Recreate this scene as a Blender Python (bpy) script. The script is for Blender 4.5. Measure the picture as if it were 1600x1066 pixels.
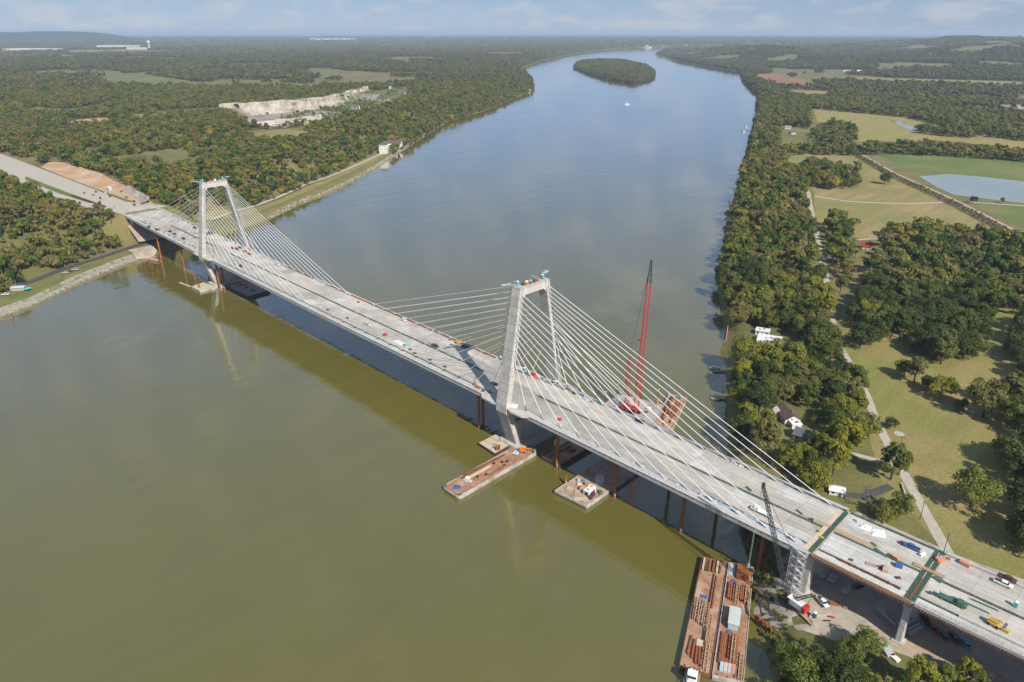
import bpy, bmesh, math, random
import numpy as np
from mathutils import Vector, Matrix
from mathutils.geometry import delaunay_2d_cdt

# ------------------------------------------------------------------ camera, sky, sun, exposure
# metres; x runs along the bridge (towers at x=0 and x=366), y points upstream, z=0 is the river
sc = bpy.context.scene
for o in list(bpy.data.objects):
    bpy.data.objects.remove(o)
rad = math.radians
cam_data = bpy.data.cameras.new('camera')
cam = bpy.data.objects.new('camera', cam_data)
sc.collection.objects.link(cam)
sc.camera = cam
cam_data.sensor_width = 36.0
cam_data.lens = 36.0 * 1106.56507 / 1600.0
cam_data.clip_start = 1.0
cam_data.clip_end = 120000.0
cam.location = (595.45843, -242.18645, 202.92205)
cam.rotation_euler = (math.pi / 2 - 0.41201, 0, 2.35835 - math.pi / 2)

SUN_AZ, SUN_EL = rad(-16.0), rad(40.0)          # direction towards the sun, measured from +x
world = bpy.data.worlds.new('World')
sc.world = world
world.use_nodes = True
wt = world.node_tree
for n in list(wt.nodes):
    wt.nodes.remove(n)
w_out = wt.nodes.new('ShaderNodeOutputWorld')
w_bg = wt.nodes.new('ShaderNodeBackground')
sky = wt.nodes.new('ShaderNodeTexSky')
sky.sky_type = 'NISHITA'
sky.sun_disc = False
sky.sun_elevation = SUN_EL
sky.sun_rotation = math.pi / 2 - SUN_AZ          # Nishita measures from +y, clockwise
sky.altitude = 200.0
sky.air_density = 1.0
sky.dust_density = 0.0
sky.ozone_density = 4.0
w_bg.inputs['Strength'].default_value = 0.0575
# soft puffs of fair-weather cloud over the whole sky
tc = wt.nodes.new('ShaderNodeTexCoord')
mp = wt.nodes.new('ShaderNodeMapping')
mp.inputs['Scale'].default_value = (1.0, 1.0, 3.6)
nz = wt.nodes.new('ShaderNodeTexNoise')
nz.inputs['Scale'].default_value = 17.0
nz.inputs['Detail'].default_value = 5.0
nz.inputs['Roughness'].default_value = 0.55
rp = wt.nodes.new('ShaderNodeValToRGB')
rp.color_ramp.elements[0].position = 0.47
rp.color_ramp.elements[0].color = (0, 0, 0, 1)
rp.color_ramp.elements[1].position = 0.64
rp.color_ramp.elements[1].color = (1, 1, 1, 1)
ml = wt.nodes.new('ShaderNodeMath')
ml.operation = 'MULTIPLY'
ml.inputs[1].default_value = 0.55
mx = wt.nodes.new('ShaderNodeMix')
mx.data_type = 'RGBA'
mx.inputs['B'].default_value = (8.5, 8.8, 9.6, 1)
wt.links.new(tc.outputs['Generated'], mp.inputs['Vector'])
wt.links.new(mp.outputs['Vector'], nz.inputs['Vector'])
wt.links.new(nz.outputs['Fac'], rp.inputs['Fac'])
wt.links.new(rp.outputs['Color'], ml.inputs[0])
wt.links.new(ml.outputs[0], mx.inputs['Factor'])
tint = wt.nodes.new('ShaderNodeMix')
tint.data_type = 'RGBA'
tint.blend_type = 'MULTIPLY'
tint.inputs['Factor'].default_value = 1.0
tint.inputs['B'].default_value = (0.77, 0.79, 1.02, 1)
wt.links.new(sky.outputs['Color'], tint.inputs['A'])
veil = wt.nodes.new('ShaderNodeMix')                # thin even veil of high cloud
veil.data_type = 'RGBA'
veil.inputs['Factor'].default_value = 0.46
veil.inputs['B'].default_value = (4.3, 6.9, 10.8, 1)
wt.links.new(tint.outputs['Result'], veil.inputs['A'])
wt.links.new(veil.outputs['Result'], mx.inputs['A'])
wt.links.new(mx.outputs['Result'], w_bg.inputs['Color'])
wt.links.new(w_bg.outputs[0], w_out.inputs['Surface'])

sun_data = bpy.data.lights.new('sun', 'SUN')
sun_data.energy = 5.0
sun_data.angle = rad(0.53)
sun_data.color = (1.0, 0.93, 0.82)
sun = bpy.data.objects.new('sun', sun_data)
sc.collection.objects.link(sun)
sdir = Vector((math.cos(SUN_EL) * math.cos(SUN_AZ), math.cos(SUN_EL) * math.sin(SUN_AZ), math.sin(SUN_EL)))
sun.rotation_euler = sdir.to_track_quat('Z', 'Y').to_euler()
sun.location = (300, -200, 400)

sc.view_settings.view_transform = 'Standard'
sc.view_settings.look = 'None'
sc.view_settings.exposure = 0.3
sc.view_settings.gamma = 1.0
sc.view_settings.use_curve_mapping = False
sc.cycles.max_bounces = 6
sc.cycles.diffuse_bounces = 3
sc.cycles.glossy_bounces = 3
sc.cycles.transmission_bounces = 3
sc.cycles.volume_bounces = 0
sc.cycles.transparent_max_bounces = 6
sc.cycles.use_denoising = True

# ------------------------------------------------------------------ materials
MATS = {}
def new_mat(name):
    m = bpy.data.materials.new(name)
    m.use_nodes = True
    MATS[name] = m
    t = m.node_tree
    b = t.nodes['Principled BSDF']
    return m, t, b
def noise_col(t, coord, scale, c0, c1, p0=0.35, p1=0.65, detail=4, rough=0.6, mapscale=None):
    n = t.nodes.new('ShaderNodeTexNoise')
    n.inputs['Scale'].default_value = scale
    n.inputs['Detail'].default_value = detail
    n.inputs['Roughness'].default_value = rough
    v = coord
    if mapscale:
        mpn = t.nodes.new('ShaderNodeMapping')
        mpn.inputs['Scale'].default_value = mapscale[:3]
        if len(mapscale) > 3:
            mpn.inputs['Rotation'].default_value = (0, 0, mapscale[3])
        t.links.new(coord, mpn.inputs['Vector'])
        v = mpn.outputs['Vector']
    t.links.new(v, n.inputs['Vector'])
    r = t.nodes.new('ShaderNodeValToRGB')
    r.color_ramp.elements[0].position = p0
    r.color_ramp.elements[1].position = p1
    r.color_ramp.elements[0].color = (*c0, 1)
    r.color_ramp.elements[1].color = (*c1, 1)
    t.links.new(n.outputs['Fac'], r.inputs['Fac'])
    return r.outputs['Color'], n.outputs['Fac']
def mixc(t, a, b, fac, mode='MIX'):
    m = t.nodes.new('ShaderNodeMix')
    m.data_type = 'RGBA'
    m.blend_type = mode
    for sock, v in (('A', a), ('B', b), ('Factor', fac)):
        if isinstance(v, (int, float)):
            m.inputs[sock].default_value = v
        elif isinstance(v, tuple):
            m.inputs[sock].default_value = (*v, 1)
        else:
            t.links.new(v, m.inputs[sock])
    return m.outputs['Result']
def coords(t, kind):
    if kind == 'world':
        return t.nodes.new('ShaderNodeNewGeometry').outputs['Position']
    return t.nodes.new('ShaderNodeTexCoord').outputs['Object']
def bump(t, b, fac, dist, strength=0.6):
    n = t.nodes.new('ShaderNodeBump')
    n.inputs['Distance'].default_value = dist
    n.inputs['Strength'].default_value = strength
    t.links.new(fac, n.inputs['Height'])
    t.links.new(n.outputs['Normal'], b.inputs['Normal'])
def rnd_value(t, lo, hi):
    oi = t.nodes.new('ShaderNodeObjectInfo')
    mr = t.nodes.new('ShaderNodeMapRange')
    mr.inputs['To Min'].default_value = lo
    mr.inputs['To Max'].default_value = hi
    t.links.new(oi.outputs['Random'], mr.inputs['Value'])
    c = t.nodes.new('ShaderNodeCombineColor')
    for i in range(3):
        t.links.new(mr.outputs['Result'], c.inputs[i])
    return c.outputs['Color']
def surf(name, c0, c1, scale=0.5, rough=0.85, kind='world', c2=None, scale2=0.05, fine=None, bump_d=0.0,
         metal=0.0, rnd=0.0, mapscale=None, spec=0.3, p=(0.35, 0.65), p2=(0.45, 0.7)):
    m, t, b = new_mat(name)
    co = coords(t, kind)
    col, fac = noise_col(t, co, scale, c0, c1, p[0], p[1], mapscale=mapscale)
    if c2:
        n2, f2 = noise_col(t, co, scale2, (0, 0, 0), (1, 1, 1), p2[0], p2[1], detail=5)
        col = mixc(t, col, c2, n2)
    if fine:
        n3, f3 = noise_col(t, co, fine, (0.8, 0.8, 0.8), (1.15, 1.15, 1.15), 0.3, 0.7)
        col = mixc(t, col, n3, 1.0, 'MULTIPLY')
        fac = f3
    if rnd:
        col = mixc(t, col, rnd_value(t, 1 - rnd, 1 + rnd), 1.0, 'MULTIPLY')
    t.links.new(col, b.inputs['Base Color'])
    b.inputs['Roughness'].default_value = rough
    b.inputs['Metallic'].default_value = metal
    b.inputs['Specular IOR Level'].default_value = spec
    if bump_d:
        bump(t, b, fac, bump_d)
    return m
def paint(name, c, rough=0.45, metal=0.0, dirt=0.25):
    d = tuple(x * (1 - dirt) + 0.16 * dirt * k for x, k in zip(c, (1.1, 0.95, 0.75)))
    return surf(name, c, d, 0.9, rough, 'object', spec=0.5, metal=metal, p=(0.42, 0.75))

surf('concrete', (0.497, 0.481, 0.448), (0.389, 0.373, 0.346), 0.35, 0.9, c2=(0.292, 0.275, 0.254), scale2=0.09, fine=3.0, bump_d=0.02, p2=(0.55, 0.8))
surf('tower_concrete', (0.530, 0.509, 0.472), (0.445, 0.429, 0.398), 0.25, 0.85, c2=(0.360, 0.345, 0.318), scale2=0.12, fine=2.0, bump_d=0.02, mapscale=(1, 1, 0.35), p2=(0.5, 0.8))
surf('deck_concrete', (0.505, 0.476, 0.424), (0.400, 0.374, 0.327), 0.16, 0.92, c2=(0.276, 0.253, 0.220), scale2=0.055, fine=2.2, bump_d=0.015, rnd=0.07, mapscale=(0.35, 1, 1), p2=(0.5, 0.8))
surf('fresh_concrete', (0.544, 0.533, 0.507), (0.445, 0.429, 0.399), 0.2, 0.92, c2=(0.359, 0.337, 0.304), scale2=0.07, fine=2.2, bump_d=0.015, rnd=0.06, p2=(0.5, 0.8))
surf('parapet_concrete', (0.495, 0.491, 0.482), (0.405, 0.396, 0.383), 0.4, 0.9, fine=2.0, rnd=0.06)
surf('cable_white', (0.686, 0.686, 0.669), (0.634, 0.634, 0.616), 0.3, 0.45)
surf('rust', (0.20, 0.088, 0.045), (0.125, 0.060, 0.036), 0.5, 0.85, c2=(0.27, 0.13, 0.065), scale2=0.2, fine=3.0, bump_d=0.02, rnd=0.2)
surf('rust_orange', (0.34, 0.115, 0.035), (0.22, 0.075, 0.03), 0.5, 0.85, fine=3.0, rnd=0.15)
surf('rust_deck', (0.380, 0.213, 0.132), (0.253, 0.132, 0.078), 0.45, 0.88, c2=(0.460, 0.333, 0.241), scale2=0.14, fine=2.5, bump_d=0.02)
surf('pale_deck', (0.47, 0.35, 0.28), (0.36, 0.25, 0.19), 0.45, 0.88, c2=(0.28, 0.19, 0.14), scale2=0.2, fine=2.5)
surf('grey_deck', (0.42, 0.40, 0.37), (0.32, 0.30, 0.275), 0.5, 0.85, c2=(0.28, 0.21, 0.165), scale2=0.15, fine=2.5)
surf('hull_grey', (0.500, 0.488, 0.463), (0.375, 0.356, 0.331), 0.4, 0.8, c2=(0.275, 0.188, 0.138), scale2=0.25, fine=2.0)
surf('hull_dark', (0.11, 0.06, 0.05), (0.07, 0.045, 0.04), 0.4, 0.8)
surf('timber', (0.40, 0.29, 0.18), (0.30, 0.205, 0.12), 1.2, 0.9, 'object', rnd=0.2, mapscale=(0.3, 2, 2))
surf('pale_timber', (0.55, 0.47, 0.36), (0.45, 0.37, 0.27), 1.2, 0.9, 'object', rnd=0.15)
surf('green_rebar', (0.085, 0.155, 0.11), (0.06, 0.105, 0.078), 1.0, 0.7, fine=4.0)
surf('steel_grey', (0.33, 0.34, 0.35), (0.24, 0.245, 0.25), 1.0, 0.55, 'object', metal=0.3)
surf('galvanised', (0.55, 0.56, 0.57), (0.43, 0.44, 0.45), 1.0, 0.5, 'object', metal=0.2)
surf('black_lattice', (0.055, 0.055, 0.06), (0.035, 0.035, 0.04), 1.0, 0.6, 'object')
surf('gravel', (0.460, 0.402, 0.333), (0.356, 0.305, 0.247), 0.22, 0.95, c2=(0.270, 0.230, 0.190), scale2=0.07, fine=2.4, bump_d=0.05, p2=(0.48, 0.72))
surf('gravel_road', (0.46, 0.42, 0.355), (0.38, 0.34, 0.28), 0.3, 0.95, fine=1.8)
surf('asphalt', (0.085, 0.083, 0.08), (0.065, 0.063, 0.06), 0.3, 0.9, fine=2.0)
surf('riprap_stone', (0.378, 0.347, 0.306), (0.270, 0.243, 0.211), 0.6, 0.95, rnd=0.25)
surf('rock', (0.42, 0.33, 0.25), (0.33, 0.255, 0.19), 0.09, 0.95, c2=(0.30, 0.26, 0.22), scale2=0.05, fine=0.6, bump_d=0.5)
surf('pale_rock', (0.52, 0.47, 0.40), (0.36, 0.32, 0.265), 0.05, 0.95, c2=(0.26, 0.225, 0.185), scale2=0.035, fine=0.25, bump_d=1.0, mapscale=(1, 1, 0.25))
surf('orange_earth', (0.483, 0.282, 0.144), (0.391, 0.259, 0.149), 0.05, 0.95, c2=(0.494, 0.402, 0.299), scale2=0.035, fine=0.7, bump_d=0.2)
surf('ground', (0.167, 0.155, 0.052), (0.115, 0.121, 0.037), 0.035, 0.95, c2=(0.213, 0.167, 0.075), scale2=0.014, fine=0.6, bump_d=0.1)
surf('meadow', (0.217, 0.203, 0.061), (0.167, 0.167, 0.046), 0.03, 0.95, c2=(0.290, 0.217, 0.094), scale2=0.016, fine=0.55, bump_d=0.08, mapscale=(4.0, 0.16, 1, 0.62), p2=(0.42, 0.68))
surf('lawn', (0.125, 0.156, 0.037), (0.094, 0.125, 0.031), 0.1, 0.95, c2=(0.188, 0.169, 0.056), scale2=0.05, fine=0.7)
surf('tan_field', (0.324, 0.243, 0.108), (0.232, 0.189, 0.073), 0.03, 0.95, c2=(0.200, 0.192, 0.063), scale2=0.012, fine=0.3, mapscale=(3.0, 0.22, 1, 0.3), p2=(0.40, 0.62))
surf('ploughed_field', (0.30, 0.155, 0.085), (0.24, 0.13, 0.075), 0.01, 0.95, c2=(0.19, 0.125, 0.075), scale2=0.005, mapscale=(1, 0.2, 1, 0.4))
surf('yellow_field', (0.280, 0.240, 0.072), (0.215, 0.202, 0.058), 0.02, 0.95, c2=(0.286, 0.215, 0.098), scale2=0.008, mapscale=(3, 0.2, 1, 0.5))
surf('green_field', (0.114, 0.162, 0.038), (0.102, 0.138, 0.036), 0.02, 0.95, c2=(0.204, 0.186, 0.072), scale2=0.01)
surf('roof_brown', (0.135, 0.095, 0.085), (0.10, 0.072, 0.065), 0.8, 0.9, 'object')
surf('roof_grey', (0.12, 0.125, 0.145), (0.09, 0.095, 0.11), 0.8, 0.9, 'object')
surf('roof_red', (0.30, 0.045, 0.035), (0.24, 0.04, 0.03), 0.8, 0.8, 'object')
surf('roof_tan', (0.30, 0.235, 0.19), (0.24, 0.185, 0.15), 0.8, 0.9, 'object')
surf('white_wall', (0.70, 0.69, 0.66), (0.62, 0.61, 0.58), 0.5, 0.8, 'object')
surf('brick_wall', (0.27, 0.13, 0.095), (0.22, 0.105, 0.08), 1.5, 0.9, 'object')
surf('tan_wall', (0.42, 0.36, 0.285), (0.36, 0.305, 0.24), 0.8, 0.9, 'object')
surf('plastic_sheet', (0.52, 0.56, 0.62), (0.36, 0.40, 0.46), 0.7, 0.45, fine=2.5, bump_d=0.1, spec=0.5)
surf('dry_bark', (0.17, 0.145, 0.12), (0.115, 0.095, 0.08), 1.0, 0.95, 'object')
surf('bark', (0.085, 0.068, 0.052), (0.055, 0.045, 0.035), 1.0, 0.95, 'object')
surf('rubber', (0.02, 0.02, 0.02), (0.028, 0.028, 0.028), 1.0, 0.85, 'object')
for nm, c in dict(white=(0.75, 0.75, 0.73), red=(0.48, 0.028, 0.025), crane_red=(0.42, 0.035, 0.04), teal=(0.05, 0.42, 0.38),
                  blue=(0.035, 0.11, 0.30), navy=(0.02, 0.03, 0.075), black=(0.02, 0.02, 0.022), yellow=(0.55, 0.35, 0.06),
                  orange=(0.62, 0.18, 0.03), green=(0.035, 0.13, 0.075), silver=(0.45, 0.46, 0.47), maroon=(0.11, 0.025, 0.03),
                  dark_grey=(0.08, 0.08, 0.085), sky_blue=(0.12, 0.33, 0.55), brown=(0.22, 0.11, 0.06), pink=(0.50, 0.26, 0.21),
                  pale_blue=(0.42, 0.52, 0.60), tan=(0.50, 0.36, 0.22)).items():
    paint('paint_' + nm, c)
m, t, b = new_mat('glass_dark')
b.inputs['Base Color'].default_value = (0.015, 0.018, 0.022, 1)
b.inputs['Roughness'].default_value = 0.08
b.inputs['Specular IOR Level'].default_value = 0.6

def leaf_mat(name, stops, trans=0.4):
    m, t, b = new_mat(name)
    oi = t.nodes.new('ShaderNodeObjectInfo')
    r = t.nodes.new('ShaderNodeValToRGB')
    r.color_ramp.interpolation = 'LINEAR'
    el = r.color_ramp.elements
    while len(el) < len(stops):
        el.new(0.5)
    for i, (p, c) in enumerate(stops):
        el[i].position = p
        el[i].color = (*c, 1)
    t.links.new(oi.outputs['Random'], r.inputs['Fac'])
    at = t.nodes.new('ShaderNodeAttribute')
    at.attribute_name = 'tone'
    mr = t.nodes.new('ShaderNodeMapRange')
    mr.inputs['To Min'].default_value = 0.62
    mr.inputs['To Max'].default_value = 1.4
    t.links.new(at.outputs['Fac'], mr.inputs['Value'])
    c3 = t.nodes.new('ShaderNodeCombineColor')
    for i in range(3):
        t.links.new(mr.outputs['Result'], c3.inputs[i])
    col = mixc(t, r.outputs['Color'], c3.outputs['Color'], 1.0, 'MULTIPLY')
    t.links.new(col, b.inputs['Base Color'])
    b.inputs['Roughness'].default_value = 0.6
    b.inputs['Specular IOR Level'].default_value = 0.25
    tr = t.nodes.new('ShaderNodeBsdfTranslucent')
    t.links.new(col, tr.inputs['Color'])
    ms = t.nodes.new('ShaderNodeMixShader')
    ms.inputs['Fac'].default_value = trans
    t.links.new(b.outputs[0], ms.inputs[1])
    t.links.new(tr.outputs[0], ms.inputs[2])
    t.links.new(ms.outputs[0], t.nodes['Material Output'].inputs['Surface'])
    return m
leaf_mat('leaf_mixed', [(0.0, (0.069, 0.117, 0.021)), (0.22, (0.114, 0.164, 0.027)), (0.42, (0.182, 0.208, 0.039)), (0.58, (0.260, 0.237, 0.047)),
                        (0.72, (0.199, 0.164, 0.062)), (0.84, (0.260, 0.203, 0.081)), (0.93, (0.182, 0.214, 0.038)), (1.0, (0.373, 0.300, 0.041))])
leaf_mat('leaf_far', [(0.0, (0.080, 0.113, 0.029)), (0.35, (0.136, 0.157, 0.041)), (0.6, (0.195, 0.180, 0.056)), (0.8, (0.182, 0.151, 0.064)), (1.0, (0.252, 0.220, 0.062))])
leaf_mat('leaf_dark', [(0.0, (0.057, 0.086, 0.020)), (1.0, (0.090, 0.120, 0.026))])
leaf_mat('leaf_mid', [(0.0, (0.107, 0.139, 0.029)), (1.0, (0.147, 0.170, 0.037))])
leaf_mat('leaf_olive', [(0.0, (0.186, 0.206, 0.025)), (1.0, (0.271, 0.264, 0.031))])
leaf_mat('leaf_brown', [(0.0, (0.179, 0.173, 0.048)), (1.0, (0.234, 0.211, 0.063))])
leaf_mat('leaf_bright', [(0.0, (0.156, 0.198, 0.033)), (1.0, (0.188, 0.216, 0.040))])
leaf_mat('leaf_autumn', [(0.0, (0.411, 0.281, 0.028)), (1.0, (0.374, 0.346, 0.028))])

def water_mat(name, c0, c1, wave, wdist, rough=0.02, spec=0.5, coat=0.0):
    m, t, b = new_mat(name)
    co = coords(t, 'world')
    col, f0 = noise_col(t, co, 0.0035, c0, c1, 0.35, 0.65, detail=3)
    t.links.new(col, b.inputs['Base Color'])
    b.inputs['Roughness'].default_value = rough
    b.inputs['IOR'].default_value = 1.5
    b.inputs['Specular IOR Level'].default_value = spec
    # ripples in two sizes, lively in some reaches and slack in others, with long current streaks
    a, fa = noise_col(t, co, wave, (0, 0, 0), (1, 1, 1), 0.2, 0.8, detail=4, mapscale=(1.0, 0.38, 1, 0.5))
    c, fc = noise_col(t, co, wave * 0.16, (0, 0, 0), (1, 1, 1), 0.2, 0.8, detail=3, mapscale=(1, 0.45, 1, 1.0))
    add = t.nodes.new('ShaderNodeMath')
    add.operation = 'MULTIPLY_ADD'
    add.inputs[1].default_value = 4.0
    t.links.new(fc, add.inputs[0])
    t.links.new(fa, add.inputs[2])
    patch, fp = noise_col(t, co, 0.007, (0.12, 0.12, 0.12), (1, 1, 1), 0.38, 0.66, detail=5, mapscale=(1, 0.35, 1, 0.75))
    mu = t.nodes.new('ShaderNodeMath')
    mu.operation = 'MULTIPLY'
    t.links.new(patch, mu.inputs[1])
    t.links.new(add.outputs[0], mu.inputs[0])
    bump(t, b, mu.outputs[0], wdist, 1.0)
    b.inputs['Coat Weight'].default_value = coat
    b.inputs['Coat IOR'].default_value = 1.45
    b.inputs['Coat Roughness'].default_value = 0.03
    t.links.new(b.inputs['Normal'].links[0].from_socket, b.inputs['Coat Normal'])
    streak, fs_ = noise_col(t, co, 0.05, (0.965, 0.965, 0.965), (1.03, 1.03, 1.03), 0.35, 0.68, detail=6, mapscale=(1.6, 0.3, 1, 0.45))
    t.links.new(mixc(t, col, streak, 1.0, 'MULTIPLY'), b.inputs['Base Color'])
    mr = t.nodes.new('ShaderNodeMapRange')
    mr.inputs['To Min'].default_value = rough
    mr.inputs['To Max'].default_value = rough + 0.05
    t.links.new(patch, mr.inputs['Value'])
    t.links.new(mr.outputs['Result'], b.inputs['Roughness'])
    return m
water_mat('river_water', (0.134, 0.117, 0.023), (0.118, 0.108, 0.026), 0.35, 0.11, coat=1.0)
water_mat('pond_water', (0.30, 0.33, 0.265), (0.25, 0.29, 0.24), 0.5, 0.01)
water_mat('quarry_water', (0.02, 0.05, 0.06), (0.02, 0.045, 0.055), 0.5, 0.01)
surf('far_hill', (0.045, 0.06, 0.025), (0.035, 0.05, 0.022), 0.002, 0.95)
surf('dark_slot', (0.06, 0.058, 0.055), (0.05, 0.048, 0.045), 1.0, 0.9)
surf('dark_socket', (0.16, 0.17, 0.18), (0.11, 0.12, 0.13), 1.0, 0.6)
surf('rust_truss', (0.46, 0.30, 0.19), (0.33, 0.20, 0.12), 0.8, 0.85, rnd=0.15)
surf('container_pale', (0.52, 0.56, 0.53), (0.45, 0.49, 0.46), 0.5, 0.6)
surf('orange_pale', (0.42, 0.33, 0.235), (0.35, 0.27, 0.19), 0.2, 0.95, fine=1.5)
paint('brown_box', (0.26, 0.15, 0.09))

def lift_lines(mat, spacing=4.4, width=0.05):
    t = MATS[mat].node_tree
    b = t.nodes['Principled BSDF']
    old = b.inputs['Base Color'].links[0].from_socket
    sx = t.nodes.new('ShaderNodeSeparateXYZ')
    t.links.new(t.nodes.new('ShaderNodeNewGeometry').outputs['Position'], sx.inputs[0])
    f = t.nodes.new('ShaderNodeMath')
    f.operation = 'DIVIDE'
    f.inputs[1].default_value = spacing
    t.links.new(sx.outputs['Z'], f.inputs[0])
    fr = t.nodes.new('ShaderNodeMath')
    fr.operation = 'FRACT'
    t.links.new(f.outputs[0], fr.inputs[0])
    lt = t.nodes.new('ShaderNodeMath')
    lt.operation = 'LESS_THAN'
    lt.inputs[1].default_value = width
    t.links.new(fr.outputs[0], lt.inputs[0])
    # each lift poured from a slightly different batch
    fl = t.nodes.new('ShaderNodeMath')
    fl.operation = 'FLOOR'
    t.links.new(f.outputs[0], fl.inputs[0])
    wn = t.nodes.new('ShaderNodeTexWhiteNoise')
    wn.noise_dimensions = '1D'
    t.links.new(fl.outputs[0], wn.inputs['W'])
    mr = t.nodes.new('ShaderNodeMapRange')
    mr.inputs['To Min'].default_value = 0.9
    mr.inputs['To Max'].default_value = 1.06
    t.links.new(wn.outputs['Value'], mr.inputs['Value'])
    cc = t.nodes.new('ShaderNodeCombineColor')
    for i in range(3):
        t.links.new(mr.outputs['Result'], cc.inputs[i])
    col = mixc(t, old, cc.outputs['Color'], 1.0, 'MULTIPLY')
    # rain streaks below the joints
    st, sf = noise_col(t, t.nodes.new('ShaderNodeNewGeometry').outputs['Position'], 1.4, (0.82, 0.81, 0.79), (1, 1, 1), 0.36, 0.52, mapscale=(1, 1, 0.06))
    col = mixc(t, col, st, 1.0, 'MULTIPLY')
    t.links.new(mixc(t, col, (0.22, 0.21, 0.195), lt.outputs[0]), b.inputs['Base Color'])
lift_lines('tower_concrete')
m_w = water_mat('wake_water', (0.135, 0.128, 0.036), (0.120, 0.119, 0.038), 0.9, 0.14, 0.10, coat=0.92)
surf('levee_bank', (0.135, 0.105, 0.06), (0.095, 0.085, 0.042), 0.12, 0.95, c2=(0.17, 0.15, 0.075), scale2=0.05, fine=0.6)
surf('quarry_floor', (0.34, 0.31, 0.275), (0.25, 0.23, 0.205), 0.04, 0.95, c2=(0.17, 0.155, 0.12), scale2=0.02, fine=0.3)
surf('riprap_bed', (0.30, 0.27, 0.225), (0.22, 0.195, 0.16), 0.4, 0.95, fine=1.5)

def tyre_tracks(mat):
    t = MATS[mat].node_tree
    b = t.nodes['Principled BSDF']
    old = b.inputs['Base Color'].links[0].from_socket
    co = t.nodes.new('ShaderNodeNewGeometry').outputs['Position']
    s1, _ = noise_col(t, co, 0.9, (0.86, 0.85, 0.84), (1.03, 1.03, 1.03), 0.36, 0.55, detail=5, mapscale=(0.022, 1.0, 1.0))
    s2, _ = noise_col(t, co, 0.45, (0.80, 0.78, 0.75), (1.03, 1.03, 1.03), 0.28, 0.46, detail=6, rough=0.7)
    t.links.new(mixc(t, mixc(t, old, s1, 1.0, 'MULTIPLY'), s2, 0.8, 'MULTIPLY'), b.inputs['Base Color'])
tyre_tracks('deck_concrete')
tyre_tracks('fresh_concrete')

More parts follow.
